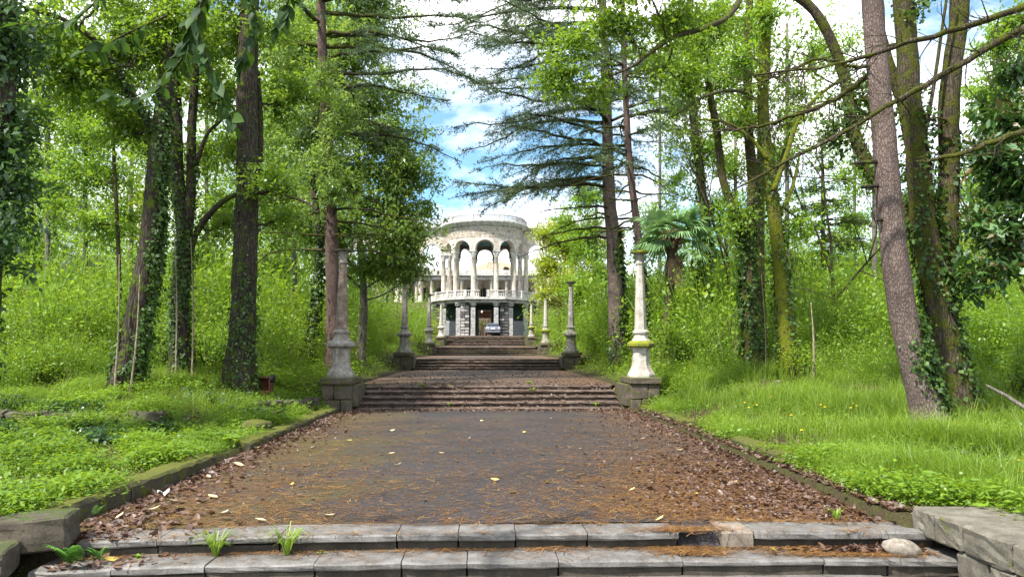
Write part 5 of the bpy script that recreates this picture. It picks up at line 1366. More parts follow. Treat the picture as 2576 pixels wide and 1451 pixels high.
# bare mossy boughs reaching in from the right edge
lt_b = foot(2960, 9.6)
ltree = thing("lichened_tree", "tree just outside the right edge whose bare lichened boughs reach into the picture", "tree", lt_b)
MB().tube(smooth_line([lt_b - np.array([0, 0, .15]), W(2955, 700, 9.6), W(2965, 300, 9.6), W(2950, -100, 9.6), W(2960, -500, 9.6)], 24), np.linspace(.24, .13, 24), 14, rough=.05, rng=rng).build("trunk", M['bark_moss'], ltree, lt_b)
def bough(t, b, label, pts, d, r0, r1, seed, ntw=16, tl=.5, mat='bark_moss'):
    r = np.random.default_rng(seed)
    P = smooth_line([W(x, y, q) for (x, y), q in zip(pts, d)], 30)
    P[1:-1] += r.normal(0, .012, (28, 3))
    lb = tag(MB().tube(P, np.linspace(r0, r1, 30), 9, rough=.09, rng=r).build("bough", M[mat], t, b), label)
    for k in range(ntw):
        i = int(r.uniform(4, 29)); dv = unit(P[min(29, i + 1)] - P[i - 1])
        a = P[i]; dr = unit(dv * r.uniform(.3, 1) + r.normal(0, .5, 3) + np.array([0, 0, r.normal(-.05, .3)]))
        ln = tl * r.uniform(.4, 1.6)
        q = smooth_line([a, a + dr * ln * .5 + r.normal(0, .04, 3), a + dr * ln + r.normal(0, .07, 3)], 7)
        m_ = MB().tube(q, np.linspace(.010, .003, 7), 4, cap=False)
        for _ in range(3):
            j = int(r.uniform(1, 6)); e = q[j] + unit(dr + r.normal(0, .7, 3)) * ln * r.uniform(.2, .5)
            m_.tube(np.array([q[j], (q[j] + e) / 2 + r.normal(0, .02, 3), e]), [.005, .004, .002], 3, cap=False)
        m_.build("twig", M['twig'], lb, b)
bough(ltree, lt_b, "long lichened bare bough crossing the leaning pine high", [(2962, -120), (2700, -30), (2560, 25), (2400, 75), (2240, 120), (2090, 165), (1900, 190)], [9.6, 9.0, 8.9, 9, 9.2, 9.5, 9.8], .065, .012, 71, 40)
bough(ltree, lt_b, "mossy bare bough sloping down left across the leaning pine's middle", [(2960, -110), (2720, 0), (2560, 80), (2420, 160), (2280, 240), (2130, 330), (1990, 400), (1840, 480)], [9.6, 9.0, 8.9, 9, 9.3, 9.6, 9.9, 10.2], .065, .012, 72, 44)
bough(ltree, lt_b, "broken bare bough ending in front of the mossy stems", [(2962, 235), (2740, 290), (2580, 330), (2490, 360), (2380, 398), (2318, 404)], [9.6, 8.8, 8.7, 8.8, 9, 9.2], .055, .018, 73, 14, .35)
bough(t_, pb_, "thin bare bough running left from the trunk", [(2208, 165), (2150, 168), (2060, 150), (1960, 190), (1860, 225)], [10.4, 10.3, 10.1, 10, 10], .035, .008, 74, 30, .5)
bough(t_, pb_, "crooked mossy bough drooping far left from the trunk", [(2212, 170), (2100, 250), (2000, 290), (1900, 320), (1800, 330)], [10.4, 10.6, 10.9, 11.2, 11.5], .045, .012, 75, 30, .6)
for k, (x0, y0, dx) in enumerate(((2226, 405, -62), (2232, 465, -52), (2240, 548, -26), (2205, 120, 40), (2222, 290, 34), (2245, 600, 30))):
    a_ = W(x0, y0, 10.4); e_ = W(x0 + dx * 1.25, y0 + (6 if dx < 0 else -8), 10.3)
    MB().tube(smooth_line([a_, (a_ + e_) / 2, e_], 6), np.linspace(.04, .022, 6), 7, rough=.12, rng=rng).build("branch_stub", M['bark_dark'], t_, pb_)
# ---- mid distance trees
def simple_tree(label, xd, d, htop, blobs, leaf, size, seed, name="woodland_tree", bark='bark_grey', r0=.16, lean=0, per=30, spray=1.1, ivy=None, group="woodland trees"):
    return tree(name, label, [([(xd, 900), (xd + lean * .3, 760), (xd + lean * .7, 560), (xd + lean, htop)], d, r0, r0 * .4)], bark, blobs, leaf, size, seed, group, ivy=ivy, per=per, spray=spray)
simple_tree("yellow green young tree leaning over the pavilion's right wing", 1420, 62, 560, [(1395, 590, 62, 50, 36, 44), (1440, 630, 62, 64, 55, 60), (1378, 670, 62, 32, 40, 26), (1430, 720, 60, 56, 50, 50), (1380, 740, 60, 30, 30, 16)], 'leaf_yellow', .22, 81, r0=.12, spray=1.4)
simple_tree("fresh green tree behind the second right column", 1500, 48, 500, [(1480, 600, 48, 70, 70, 50), (1510, 700, 48, 70, 70, 50), (1450, 740, 46, 50, 45, 30), (1470, 500, 48, 60, 50, 26), (1430, 560, 50, 40, 40, 16)], 'leaf_light', .17, 82)
simple_tree("rounded green tree between the cedar trunk and the palm", 1660, 44, 470, [(1650, 560, 44, 80, 70, 30), (1700, 690, 44, 80, 60, 26), (1620, 730, 42, 60, 50, 18), (1700, 450, 44, 70, 60, 16)], 'leaf_light', .17, 83)
rr = np.random.default_rng(91)
ft = [(hf, rr.uniform(0, 6.28), (1.02 - hf) * 4.6 + .5, rr.uniform(-.02, .12), 0) for hf in np.linspace(.16, .98, 66)]
conifer("fir_tree", "light green fir with layered boughs left of the leaning pine", [(2075, 890), (2072, 720), (2070, 540), (2068, 360)], 33, .16, .04, 'bark_grey', ft, 84, needle='needle_light', droop=.22, nsz=.17, nwd=.05, dens=.6, twl=.34)
ft = [(hf, rr.uniform(0, 6.28), (1.02 - hf) * 3.4 + .4, rr.uniform(-.05, .1), 0) for hf in np.linspace(.1, .98, 50)]
conifer("cedar_tree", "dark spreading cedar in the left distance beyond the sunny thicket", [(140, 880), (140, 700), (138, 520), (136, 400)], 44, .2, .05, 'bark_dark', [(a, b, c * 1.5, e, f) for a, b, c, e, f in ft], 85, droop=.12, nsz=.2, nwd=.06, dens=.5)
conifer("fir_tree", "bluish fir top standing far behind at the right of the mossy stems", [(2345, 890), (2345, 720), (2343, 560), (2340, 400)], 48, .16, .04, 'bark_grey', [(a, b + 1, c * 1.0, e, f) for a, b, c, e, f in ft], 86, droop=.2, nsz=.2, nwd=.06, dens=.45)
for i, (lab, xd, d, ht, bl, lf, sz) in enumerate((
    ("sunlit yellow green tree behind the slender mossy stem at left", 215, 32, 230, [(200, 330, 32, 110, 80, 34), (260, 440, 32, 100, 70, 30), (120, 470, 32, 100, 70, 26), (300, 560, 32, 90, 60, 22), (230, 250, 32, 70, 50, 14)], 'leaf_light', .15),
    ("tree with golden leaves high between the left trunks", 330, 36, 250, [(330, 300, 36, 70, 60, 18), (240, 330, 36, 60, 50, 12), (380, 520, 36, 60, 80, 16)], 'leaf_yellow', .16),
    ("light green tree between the leaning ivy tree and the forked dark tree", 520, 34, 180, [(520, 380, 34, 80, 90, 30), (560, 520, 34, 80, 80, 28), (500, 650, 34, 90, 60, 24), (540, 200, 34, 90, 80, 26)], 'leaf_light', .15),
    ("leafy tree filling the gap left of the rusty column", 720, 36, 160, [(700, 420, 36, 90, 90, 30), (730, 560, 36, 80, 70, 26), (700, 680, 36, 80, 60, 24), (690, 250, 36, 90, 90, 26)], 'leaf_light', .15),
    ("small green tree in front of the far parked car at left", 930, 52, 500, [(940, 660, 52, 60, 50, 20), (900, 720, 50, 60, 40, 18), (990, 700, 55, 40, 40, 12)], 'leaf_laurel', .18),
    ("green tree left behind the twin mossy trees", 1850, 34, 330, [(1850, 560, 34, 80, 80, 26), (1830, 690, 34, 80, 70, 24), (1900, 650, 34, 60, 60, 16), (1840, 420, 34, 80, 60, 16)], 'leaf_light', .15),
    ("thin crowned light tree right of the moss green crooked tree", 2150, 40, 380, [(2140, 560, 40, 70, 80, 20), (2170, 680, 40, 80, 70, 22), (2120, 440, 40, 60, 50, 8)], 'leaf_light', .16),
    ("airy green tree behind the mossy multi stemmed tree", 2300, 38, 430, [(2270, 620, 38, 80, 80, 20), (2330, 720, 38, 80, 60, 20), (2250, 500, 38, 60, 50, 8)], 'leaf_light', .16),
    ("bright shrubby tree below the magnolia at the right edge", 2480, 36, 480, [(2470, 640, 36, 90, 80, 26), (2540, 730, 36, 80, 60, 22), (2430, 740, 36, 70, 50, 16)], 'leaf_yellow', .15),
    ("leafy tree left of the far cedar at the left edge", 30, 30, 420, [(40, 560, 30, 90, 70, 22), (20, 660, 30, 80, 60, 20), (90, 630, 30, 70, 50, 14)], 'leaf_light', .14),
    ("green tree behind the first left column and the conifer", 800, 40, 300, [(800, 640, 40, 80, 60, 22), (760, 740, 38, 70, 50, 18), (850, 700, 40, 60, 50, 14)], 'leaf_light', .16),
    ("tall green tree high behind the cedar at upper right", 1660, 42, 60, [(1640, 150, 42, 120, 100, 34), (1700, 280, 42, 100, 90, 28), (1780, 140, 42, 110, 100, 28)], 'leaf_laurel', .17),
    ("thin leafed tall tree between the mossy trees, its crown against white sky", 1980, 30, 60, [(1900, 110, 30, 110, 100, 26), (2000, 240, 30, 90, 90, 20), (1850, 300, 30, 80, 90, 22), (2070, 120, 30, 70, 80, 12), (1960, 400, 30, 80, 70, 18), (2080, 350, 30, 60, 70, 9)], 'leaf_light', .13),
    ("sparse tree behind the leaning pine with few light leaves", 2200, 28, 80, [(2160, 300, 28, 80, 100, 9), (2180, 460, 28, 70, 70, 12), (2140, 120, 28, 80, 80, 7)], 'leaf_light', .12),
    ("tall light tree rising behind the ivy draped tree at far left", 120, 28, 60, [(140, 130, 28, 100, 90, 34), (90, 260, 28, 90, 80, 28), (200, 230, 28, 80, 70, 22), (60, 400, 28, 80, 70, 22)], 'leaf_light', .14),
    ("spreading tree between the leaning ivy tree and the forked stems, high up", 400, 26, 20, [(330, 60, 26, 110, 80, 34), (420, 190, 26, 90, 80, 26), (270, 190, 26, 80, 70, 22), (520, 120, 26, 90, 80, 26), (380, 380, 26, 70, 70, 18)], 'leaf_laurel', .13),
    ("dense tree directly behind the reddish conifer trunk", 740, 30, 60, [(740, 180, 30, 90, 90, 30), (700, 330, 30, 80, 80, 26), (780, 480, 30, 80, 80, 28), (690, 510, 30, 60, 70, 20), (780, 40, 30, 100, 80, 26)], 'leaf_light', .14),
    ("tall tree behind the thick dark trunk at upper left", 700, 40, 20, [(680, 120, 40, 120, 100, 30), (560, 90, 40, 110, 90, 24), (800, 60, 40, 110, 90, 28), (430, 180, 40, 100, 90, 18)], 'leaf_laurel', .17),
)):
    simple_tree(lab, xd, d, ht, bl, lf, sz, 120 + i, per=34, spray=1.15)
# bare winter trees beyond the courtyard
def bare_tree(label, xd, ytop, d, seed, name="bare_tree", zb=None, spread=.5, lv=4, mat='twig_pale', r0=.12, foot_y=None):
    r = np.random.default_rng(seed)
    b = W(xd, HORIZON, d); b[2] = zb if zb is not None else gz(b[0], d)
    top = W(xd, ytop, d)[2]
    t = thing(name, label, "tree", b, 0, "bare trees")
    H = top - b[2]
    tr, tw = MB(), MB()
    def rec(p, dv, l, rad, depth):
        e = p + dv * l + r.normal(0, .05 * l, 3)
        (tr if depth == 0 else tw).tube(np.array([p, (p + e) / 2 + r.normal(0, .03 * l, 3), e]), [rad, rad * .8, rad * .6], 5 if depth < 2 else 3, cap=False)
        if depth >= lv: return
        for _ in range(3 if depth else 4):
            rec(p + (e - p) * r.uniform(.5, 1), unit(dv + r.normal(0, spread, 3) + np.array([0, 0, .12])), l * r.uniform(.55, .8), rad * .58, depth + 1)
    rec(b - np.array([0, 0, .3]), np.array([0, 0, 1.0]), H * .42, r0, 0)
    tr.build("trunk", M[mat], t, b); tw.build("branches", M[mat], t, b)
bare_tree("leafless tree seen through the middle arch of the pavilion", 1228, 640, 128, 1, zb=9)
bare_tree("leafless tree seen through the right arch of the pavilion", 1282, 635, 126, 2, zb=9)
bare_tree("leafless tree seen through the left arch of the pavilion", 1165, 640, 127, 3, zb=9)
bare_tree("leafless tree just right of the pavilion's rotunda", 1342, 640, 124, 4, zb=9)
bare_tree("pale dead bush with tangled twigs in front of the far left cedar", 225, 570, 30, 5, name="dead_bush", spread=.8, r0=.05, lv=5)

bare_tree("twiggy leafless tree between the moss green tree and the leaning pine", 2110, 150, 21, 11, spread=.55, lv=5, mat='twig', r0=.07)
bare_tree("bare branched tree behind the old twin stemmed mossy tree", 1840, 120, 23, 12, spread=.55, lv=5, mat='twig', r0=.07)
bare_tree("thin leafless tree right of the mossy multi stemmed tree", 2450, 200, 24, 13, spread=.5, lv=5, mat='twig', r0=.06)
# ---------------------------------------------------------------- palm
pf = foot(1682, 22)
palm = thing("palm_tree", "fan palm with a skirt of dead brown fronds right of the white column", "palm", pf)
ptop = W(1690, 600, 22)
ln = smooth_line([pf - np.array([0, 0, .1]), W(1678, 800, 22), W(1690, 700, 22), ptop], 30)
MB().tube(ln, np.concatenate([np.linspace(.13, .11, 18), np.linspace(.12, .20, 12)]), 12, rough=.12, rng=rng).build("trunk", M['bark_red'], palm, pf)
def fan(center, dv, R_, nseg, spread_, droop_, r, wd=.05, stalk=.5):
    """one fan frond: stalk and folded fingers; quads"""
    dv = unit(dv); S = unit(np.cross(dv, np.array([0, 0, 1.0]) + r.normal(0, .15, 3))); Nn = np.cross(S, dv)
    hub = center + dv * stalk
    out = []
    w = .014
    out.append([center - S * w, center + S * w, hub + S * w, hub - S * w])
    for k in range(nseg):
        a = (k / (nseg - 1) - .5) * spread_
        d1 = unit(dv * math.cos(a) + S * math.sin(a)); L1 = R_ * (1 - .25 * abs(a) / (spread_ / 2)) * r.uniform(.9, 1.05)
        sd = unit(np.cross(d1, Nn)) * wd * .5
        m_ = hub + d1 * L1 * .6 - Nn * .02; e = hub + d1 * L1 + np.array([0, 0, -droop_ * L1 * r.uniform(.5, 1.3)])
        m_ = m_ + np.array([0, 0, -droop_ * .15 * L1])
        out.append([hub - sd * .3, hub + sd * .3, m_ + sd, m_ - sd]); out.append([m_ - sd, m_ + sd, e + sd * .15, e - sd * .15])
    return np.array(out).reshape(-1, 3)
r = np.random.default_rng(7)
for k in range(34):
    az = k * 2.4 + r.uniform(-.3, .3); el = r.uniform(-.5, 1.0)
    dv = np.array([math.cos(az) * math.cos(el), math.sin(az) * math.cos(el), math.sin(el)])
    V = fan(ptop + np.array([0, 0, .12]), dv, r.uniform(.65, .92), 24, r.uniform(2.6, 3.6), r.uniform(.2, .55), r, .06, r.uniform(.45, .8))
    link("frond", quads_mesh("frond", V - pf, M['palm_leaf'], tint(len(V) // 4, r)), None, palm)
for k in range(12):
    az = k * 2.4 + r.uniform(-.3, .3); el = r.uniform(-1.5, -1.0)
    dv = np.array([math.cos(az) * math.cos(el), math.sin(az) * math.cos(el), math.sin(el)])
    V = fan(ptop - np.array([0, 0, .15 + .02 * k]), dv, r.uniform(.35, .75), 16, r.uniform(.7, 1.5), .5, r, .035, r.uniform(.2, .5))
    tag(link("dead_frond", quads_mesh("dead_frond", V - pf, M['palm_dead'], tint(len(V) // 4, r)), None, palm), "dry brown frond hanging against the trunk")
V = []
for k in range(420):
    a = r.uniform(0, 6.28); z = r.uniform(-.25, .35); q = ptop + np.array([math.cos(a) * .17, math.sin(a) * .17, z])
    V.append(leaf_quads(q[None], .22, .03, r, np.array([[math.cos(a) + r.normal(0, .3), math.sin(a) + r.normal(0, .3), r.normal(-.5, .5)]]))[:4])
link("fibre_boot", quads_mesh("fibre_boot", np.vstack(V) - pf, M['palm_dead'], tint(420, r, 0, .5)), None, palm)
p2 = foot(1775, 24.6)
pm2 = thing("palm_tree", "second palm crown behind the ivy sleeved trunk, one dead frond hanging", "palm", p2)
pt2 = W(1765, 605, 24.6)
MB().tube(smooth_line([p2 - np.array([0, 0, .1]), (p2 + pt2) / 2, pt2], 14), .13, 10, rough=.1, rng=rng).build("trunk", M['bark_dark'], pm2, p2)
for k in range(12):
    az = k * 2.4; el = r.uniform(-.6, .6)
    dv = np.array([math.cos(az) * math.cos(el), math.sin(az) * math.cos(el), math.sin(el)])
    V = fan(pt2, dv, r.uniform(.6, .8), 22, r.uniform(2.4, 3.2), r.uniform(.3, .6), r, .055, r.uniform(.4, .7))
    link("frond", quads_mesh("frond", V - p2, M['palm_leaf'], tint(len(V) // 4, r)), None, pm2)
for k in range(3):
    V = fan(pt2 + np.array([-.35 + .2 * k, -.3, -.1]), np.array([-.12 + .1 * k, -.1, -1]), .75, 12, .5, .2, r, .04, .35)
    link("dead_frond", quads_mesh("dead_frond", V - p2, M['palm_dead'], tint(len(V) // 4, r)), None, pm2)

# ---------------------------------------------------------------- near overhanging branch, top left: single leaves
ob0 = W(560, -160, 4.2)
obr = thing("overhanging_branch", "near leafy branch with large green leaves hanging in from the top left", "branch", ob0)
r = np.random.default_rng(17)
def hang(pts, d, n, L_):
    P = smooth_line([W(x, y, q) for (x, y), q in zip(pts, d)], 24)
    MB().tube(P, np.linspace(.010, .003, 24), 5).build("twig", M['twig'], obr, ob0)
    for k in range(n):
        i = int(4 + 19 * (k + r.uniform()) / n); dv = unit(P[min(23, i + 1)] - P[i - 1])
        sd = unit(np.cross(dv, np.array([0, 0, 1.0]))) * (1 if k % 2 else -1)
        D = unit(dv * .55 + sd * r.uniform(.3, 1) + r.normal(0, .3, 3) + np.array([0, 0, -.5]))
        S = unit(np.cross(D, np.array([0, -1.0, .8]) + r.normal(0, .55, 3))); Nn = np.cross(S, D); l = L_ * r.uniform(.7, 1.25); w = l * .5
        prof = [(0, .02), (.15, .6), (.4, 1), (.65, .85), (.85, .4), (1, .02)]
        V, Fc = [], []
        b0 = P[i] + D * .012
        for (s, ww) in prof:
            c = b0 + D * l * s - Nn * l * .16 * s * s
            V += [(c + S * w * .5 * ww + Nn * .10 * w * ww - ob0), (c - ob0), (c - S * w * .5 * ww + Nn * .10 * w * ww - ob0)]
        for q in range(5):
            Fc += [(q * 3, q * 3 + 1, q * 3 + 4, q * 3 + 3), (q * 3 + 1, q * 3 + 2, q * 3 + 5, q * 3 + 4)]
        me = bpy.data.meshes.new("leaf"); me.from_pydata([tuple(map(float, v)) for v in V], [], Fc)
        a = me.attributes.new("tint", 'FLOAT', 'FACE'); tv = float(np.clip(r.beta(2, 2), .1, .93)) * .9
        for e in a.data: e.value = tv
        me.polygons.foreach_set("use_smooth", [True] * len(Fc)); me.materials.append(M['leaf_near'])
        link("leaf", me, None, obr)
hang([(560, -160), (530, -40), (480, 60), (470, 120), (440, 180)], [4.2, 4.2, 4.3, 4.3, 4.4], 34, .11)
hang([(560, -160), (500, 40), (520, 150), (560, 240), (590, 320)], [4.2, 4.2, 4.2, 4.2, 4.2], 46, .115)
hang([(640, -160), (620, -40), (640, 40), (620, 120), (600, 180)], [4.4, 4.4, 4.4, 4.4, 4.4], 36, .11)
hang([(500, 100), (440, 170), (390, 230), (320, 250), (270, 230)], [4.3, 4.4, 4.5, 4.6, 4.6], 26, .105)
hang([(300, -120), (260, -20), (200, 40), (150, 60), (30, 60)], [4.8, 4.8, 4.8, 4.8, 4.8], 26, .105)
hang([(420, 40), (330, 80), (270, 110), (200, 130)], [4.6, 4.6, 4.7, 4.8], 22, .105)
hang([(760, -160), (740, -60), (720, 20), (690, 70)], [4.6, 4.6, 4.6, 4.6], 30, .11)

# ---------------------------------------------------------------- undergrowth, ground cover, grass
def scatter(n, y0, y1, side, r, xmin=3.85, power=1.0):
    """random ground points in view on one side (-1 left, 1 right)"""
    y = y0 + (y1 - y0) * r.uniform(0, 1, n) ** power
    xm = .80 * y + 4.0
    x = xmin + (xm - xmin) * r.uniform(0, 1, n)
    k = xm > xmin
    return side * x[k], y[k]
r = np.random.default_rng(99)
def plants(n, y0, y1, side, hfun, lpp, lsize, mat, name, power=1.0, xmin=3.9, wid=.55, stem=True, tlo=0.0, thi=1.0, parent=None):
    x, y = scatter(n, y0, y1, side, r, xmin, power)
    h = hfun(np.abs(x), y) * r.uniform(.55, 1.15, len(x))
    k = (h > .05)
    x, y, h = x[k], y[k], h[k]
    z = ground_z(x, y)
    k = in_frame(np.stack([x, y, z + h], 1), 160)
    x, y, h, z = x[k], y[k], h[k], z[k]
    N = len(x)
    B = np.stack([x, y, z], 1)
    lean = r.normal(0, .22, (N, 3)); lean[:, 2] = 1; lean = unit(lean)
    P = np.repeat(B, lpp, 0); H = np.repeat(h, lpp); Ld = np.repeat(lean, lpp, 0)
    f = r.uniform(.12, 1, N * lpp) ** .75
    P = P + Ld * (H * f)[:, None] + r.normal(0, 1, (N * lpp, 3)) * (np.minimum(.22, .10 + H * .10) * np.array([[1], [1], [.35]])).T
    clump = np.repeat(r.uniform(0, 1, N), lpp)
    big = (np.sin(P[:, 0] * .9 + 1) * np.cos(P[:, 1] * .7) + 1) / 2
    s = lsize * r.uniform(.55, 1.3, N * lpp) * (1 + np.maximum(0, P[:, 1] - 14) * .022)
    V = leaf_quads(P, s, s * wid, r, None, tilt=.55, droop=.12)
    LEAFCOUNT[0] += len(P)
    T = tint(len(P), r, tlo, thi, clump * .5 + big * .5)
    out = [(V, T)]
    if stem:
        w = .006
        top = B + lean * h[:, None]
        sx = np.zeros((N, 3)); sx[:, 0] = w
        out.append((np.stack([B - sx, B + sx, top + sx * .4, top - sx * .4], 1).reshape(-1, 3), np.full(N, .35)))
    return out
def pack(name, parts, mat, label=None):
    V = np.vstack([a for a, _ in parts]); T = np.concatenate([b for _, b in parts])
    return tag(link(name, quads_mesh(name, V, M[mat], T)), label, None, None, "stuff")
def patchy(x, y):
    return np.sin(x * 1.9 + 1.3 * np.sin(y * 1.1)) * np.cos(y * 1.5 + .8 * np.sin(x * 2.3)) + .5 * np.sin(x * 5.1 + y * 3.7)
def hr(ax, y):      # thicket height right
    h = np.clip((ax - 4.4 - np.maximum(0, 19 - y) * .9) * .7, 0, 1) * np.interp(y, [14, 17, 20, 26, 40, 70], [.6, 1.3, 2.0, 2.7, 3.3, 3.8])
    return h * np.clip(.62 + .50 * patchy(ax * .42 + 1, y * .36) + .18 * np.sin(ax * 2.7 - y * 1.1), .12, 1.5)
def hl(ax, y):
    h = np.clip((ax - 4.4 - np.maximum(0, 21 - y) * .45) * .55, 0, 1) * np.interp(y, [13, 16, 20, 26, 40, 70], [.4, 1.0, 1.8, 2.5, 3.2, 3.8])
    return h * np.clip(.62 + .50 * patchy(ax * .42 + 1, y * .36) + .18 * np.sin(ax * 2.7 - y * 1.1), .12, 1.5)
def proto_plant(h, n, ls, seed, wid=.5, spreadx=.16, lo=.1, stems=2):
    q = np.random.default_rng(seed)
    V, T = [], []
    for s_ in range(stems):
        ln_ = unit(np.array([q.normal(0, .25), q.normal(0, .25), 1.0])); hh = h * q.uniform(.7, 1.05)
        k = n // stems
        f = lo + (1 - lo) * q.uniform(0, 1, k) ** .7
        P = ln_ * (hh * f)[:, None] + q.normal(0, 1, (k, 3)) * np.array([spreadx, spreadx, .05])
        D = np.stack([P[:, 0] - ln_[0] * hh * f, P[:, 1] - ln_[1] * hh * f, q.normal(-.05, .06, k)], 1) + q.normal(0, .05, (k, 3))
        sz = ls * q.uniform(.5, 1.3, k)
        V.append(leaf_quads(P, sz, sz * wid, q, D, tilt=.5)); T.append(q.beta(2, 2, k))
        sx = np.array([.005, 0, 0]); top = ln_ * hh
        V.append(np.array([-sx, sx, top + sx * .4, top - sx * .4])); T.append(np.array([.3]))
    return np.vstack(V), np.concatenate(T)
def field(n, y0, y1, side, hfun, power, xmin, margin=1100):
    n = int(n * 1.22)
    x, y = scatter(n, y0, y1, side, r, xmin, power)
    h = hfun(np.abs(x), y); k = h > .05
    x, y, h = x[k], y[k], h[k]; z = ground_z(x, y)
    k = in_frame(np.stack([x, y, z + h], 1), margin) | in_frame(np.stack([x, y, z], 1), margin)
    return np.stack([x, y, z - .02], 1)[k], h[k]
def thin(sp, lo=-.55, soft=.5):
    P, h = sp; w = sstep((patchy(P[:, 0], P[:, 1]) - lo) / soft) * .9 + .1
    k = r.uniform(0, 1, len(P)) < w
    return P[k], h[k] * (.6 + .5 * w[k])
def thicket(name, spots, protos, mat, hmul=1.0, dark=0.0):
    """spots: list of (points, heights); protos are 1 m tall plants"""
    P = np.vstack([a for a, _ in spots]); h = np.concatenate([b for _, b in spots]); n = len(P)
    rot = np.stack([r.normal(0, .12, n), r.normal(0, .12, n), r.uniform(0, 6.28, n)], 1)
    big = np.clip((patchy(P[:, 0] * .55 + 3, P[:, 1] * .5) + 1.3) / 2.6, 0, 1)
    scatter_instances(name, protos, P, rot, h * hmul * r.uniform(.6, 1.2, n), r.integers(0, len(protos), n), np.clip(r.beta(2, 2, n) * .5 + big * .5 + dark, 0, 1), M[mat])
    LEAFCOUNT.append((name, n, sum(len(v) for v, _ in protos) // 4 // len(protos)))
hp = [proto_plant(1.0, 34, .068, 400 + k, .5, .17, .10, 4) for k in range(6)]
hp2 = [proto_plant(1.0, 52, .042, 420 + k, .5, .13, .06, 5) for k in range(6)]
sap = [proto_plant(1.0, 26, .038, 430 + k, .55, .06, .35, 2) for k in range(4)]
for sd, hf in ((1, hr), (-1, hl)):
    thicket("undergrowth", [thin(field(17000, 14.5, 46, sd, hf, 1.35, 3.9), -.75, .7), field(6000, 40, 92, sd, hf, 1.1, 4.4)], hp2 + hp, 'leaf_herb_i')
    thicket("undergrowth", [field(2600, 16, 40, sd, lambda ax, y: 1.5 * hf(ax, y), 1.2, 4.6)], sap, 'leaf_light_i')
def proto_cane(seed):
    q = np.random.default_rng(seed); V = []
    for _ in range(5):
        b_ = np.array([q.normal(0, .12), q.normal(0, .12), 0]); e_ = b_ + np.array([q.normal(0, .22), q.normal(0, .22), q.uniform(.6, 1.0)]); s_ = np.array([.006, 0, 0])
        V += [b_ - s_, b_ + s_, e_ + s_ * .3, e_ - s_ * .3]
    return np.array(V), q.uniform(.3, 1, 5)
for sd, hf in ((1, hr), (-1, hl)):
    thicket("dry_stalks", [field(900, 15, 32, sd, lambda ax, y: .9 * hf(ax, y) + .1, 1.1, 4.4)], [proto_cane(500 + k) for k in range(5)], 'stalk')
low = lambda ax, y: np.clip((ax - 3.7) * .5 + .10, .06, .20) * (.7 + .6 * np.sin(ax * 2.1 + y * 1.3) ** 2)
lowf = lambda ax, y: np.clip((ax - 3.7) * .4 + .14, .08, .45)
def proto_low(n, ls, seed, wid=.6, rad=.5):
    q = np.random.default_rng(seed)
    P = np.stack([q.normal(0, rad, n), q.normal(0, rad, n), q.uniform(.15, 1, n)], 1)
    sz = ls * q.uniform(.5, 1.3, n)
    return leaf_quads(P, sz, sz * wid, q, None, tilt=.45, droop=.1), q.beta(2, 2, n)
lp_ = [proto_low(20, .24, 440 + k, .55) for k in range(5)] + [proto_low(26, .16, 450 + k, .65) for k in range(4)] + [proto_low(10, .42, 460, .30), proto_low(14, .34, 461, .28)]
thicket("ground_cover", [thin(field(22000, 5.2, 19.5, -1, low, .9, 3.70)), thin(field(16000, 5.2, 11, -1, low, 1.0, 3.72))], lp_, 'leaf_herb_i', 1.0, -.15)  # left side tinted darker: the shade there is put into the leaf colour
thicket("ground_cover", [thin(field(11000, 6.2, 19.5, 1, low, .9, 3.72), -.3), thin(field(6500, 5.4, 10, 1, low, 1.0, 4.3), -.3), thin(field(3500, 6.3, 10, 1, low, 1.0, 3.78))], lp_, 'leaf_herb_i', 1.0, -.08)
thicket("ground_cover", [field(7000, 18.5, 70, 1, lowf, 1.3, 3.72), field(7000, 18.5, 70, -1, lowf, 1.3, 3.72)], lp_, 'leaf_herb_i')
def ivy_ground(n, x0, x1, y0, y1):
    x, y = r.uniform(x0, x1, n), r.uniform(y0, y1, n); k = patchy(x * .8, y * .9) > -.4; x, y = x[k], y[k]
    return np.stack([x, y, ground_z(x, y)], 1), np.full(len(x), .16) * r.uniform(.6, 1.3, len(x))
thicket("ground_ivy", [ivy_ground(1500, -9.6, -5.2, 10.8, 13.6), ivy_ground(260, 4.4, 7.5, 6.6, 9), ivy_ground(300, -6, -4.2, 14.5, 17.5)], [proto_low(16, .40, 462 + k, .85) for k in range(4)], 'leaf_ivy_i')
def proto_grass(n, seed, w=.018, rad=.12):
    q = np.random.default_rng(seed)
    B = np.stack([q.normal(0, rad, n), q.normal(0, rad, n), np.zeros(n)], 1); h = q.uniform(.5, 1.1, n)
    a = q.uniform(0, 6.28, n); O = np.stack([np.cos(a), np.sin(a), np.zeros(n)], 1); S = np.stack([-np.sin(a), np.cos(a), np.zeros(n)], 1) * w
    up_ = np.array([0, 0, 1.0])
    m_ = B + up_ * (h * .6)[:, None] + O * (h * .12)[:, None]; e = B + up_ * (h * .92)[:, None] + O * (h * q.uniform(.2, .7, n))[:, None]
    T = q.beta(2, 2, n)
    return np.vstack([np.stack([B - S * .5, B + S * .5, m_ + S * .4, m_ - S * .4], 1).reshape(-1, 3), np.stack([m_ - S * .4, m_ + S * .4, e + S * .05, e - S * .05], 1).reshape(-1, 3)]), np.concatenate([T, T])
gp = [proto_grass(13, 470 + k, .013, .13) for k in range(6)]
gh = lambda m: (lambda ax, y: m * (.45 + .6 * np.sin(ax * 1.3 + y * .7) ** 2) * np.clip((ax - 3.7) * .8 + .25, .25, 1))
thicket("grass", [thin(field(18000, 7.6, 23, 1, gh(.52), 1.0, 3.9), -.7, .9), thin(field(9000, 5.6, 10.5, 1, gh(.44), 1.0, 3.9), -.5, .8)], gp, 'grass_i')
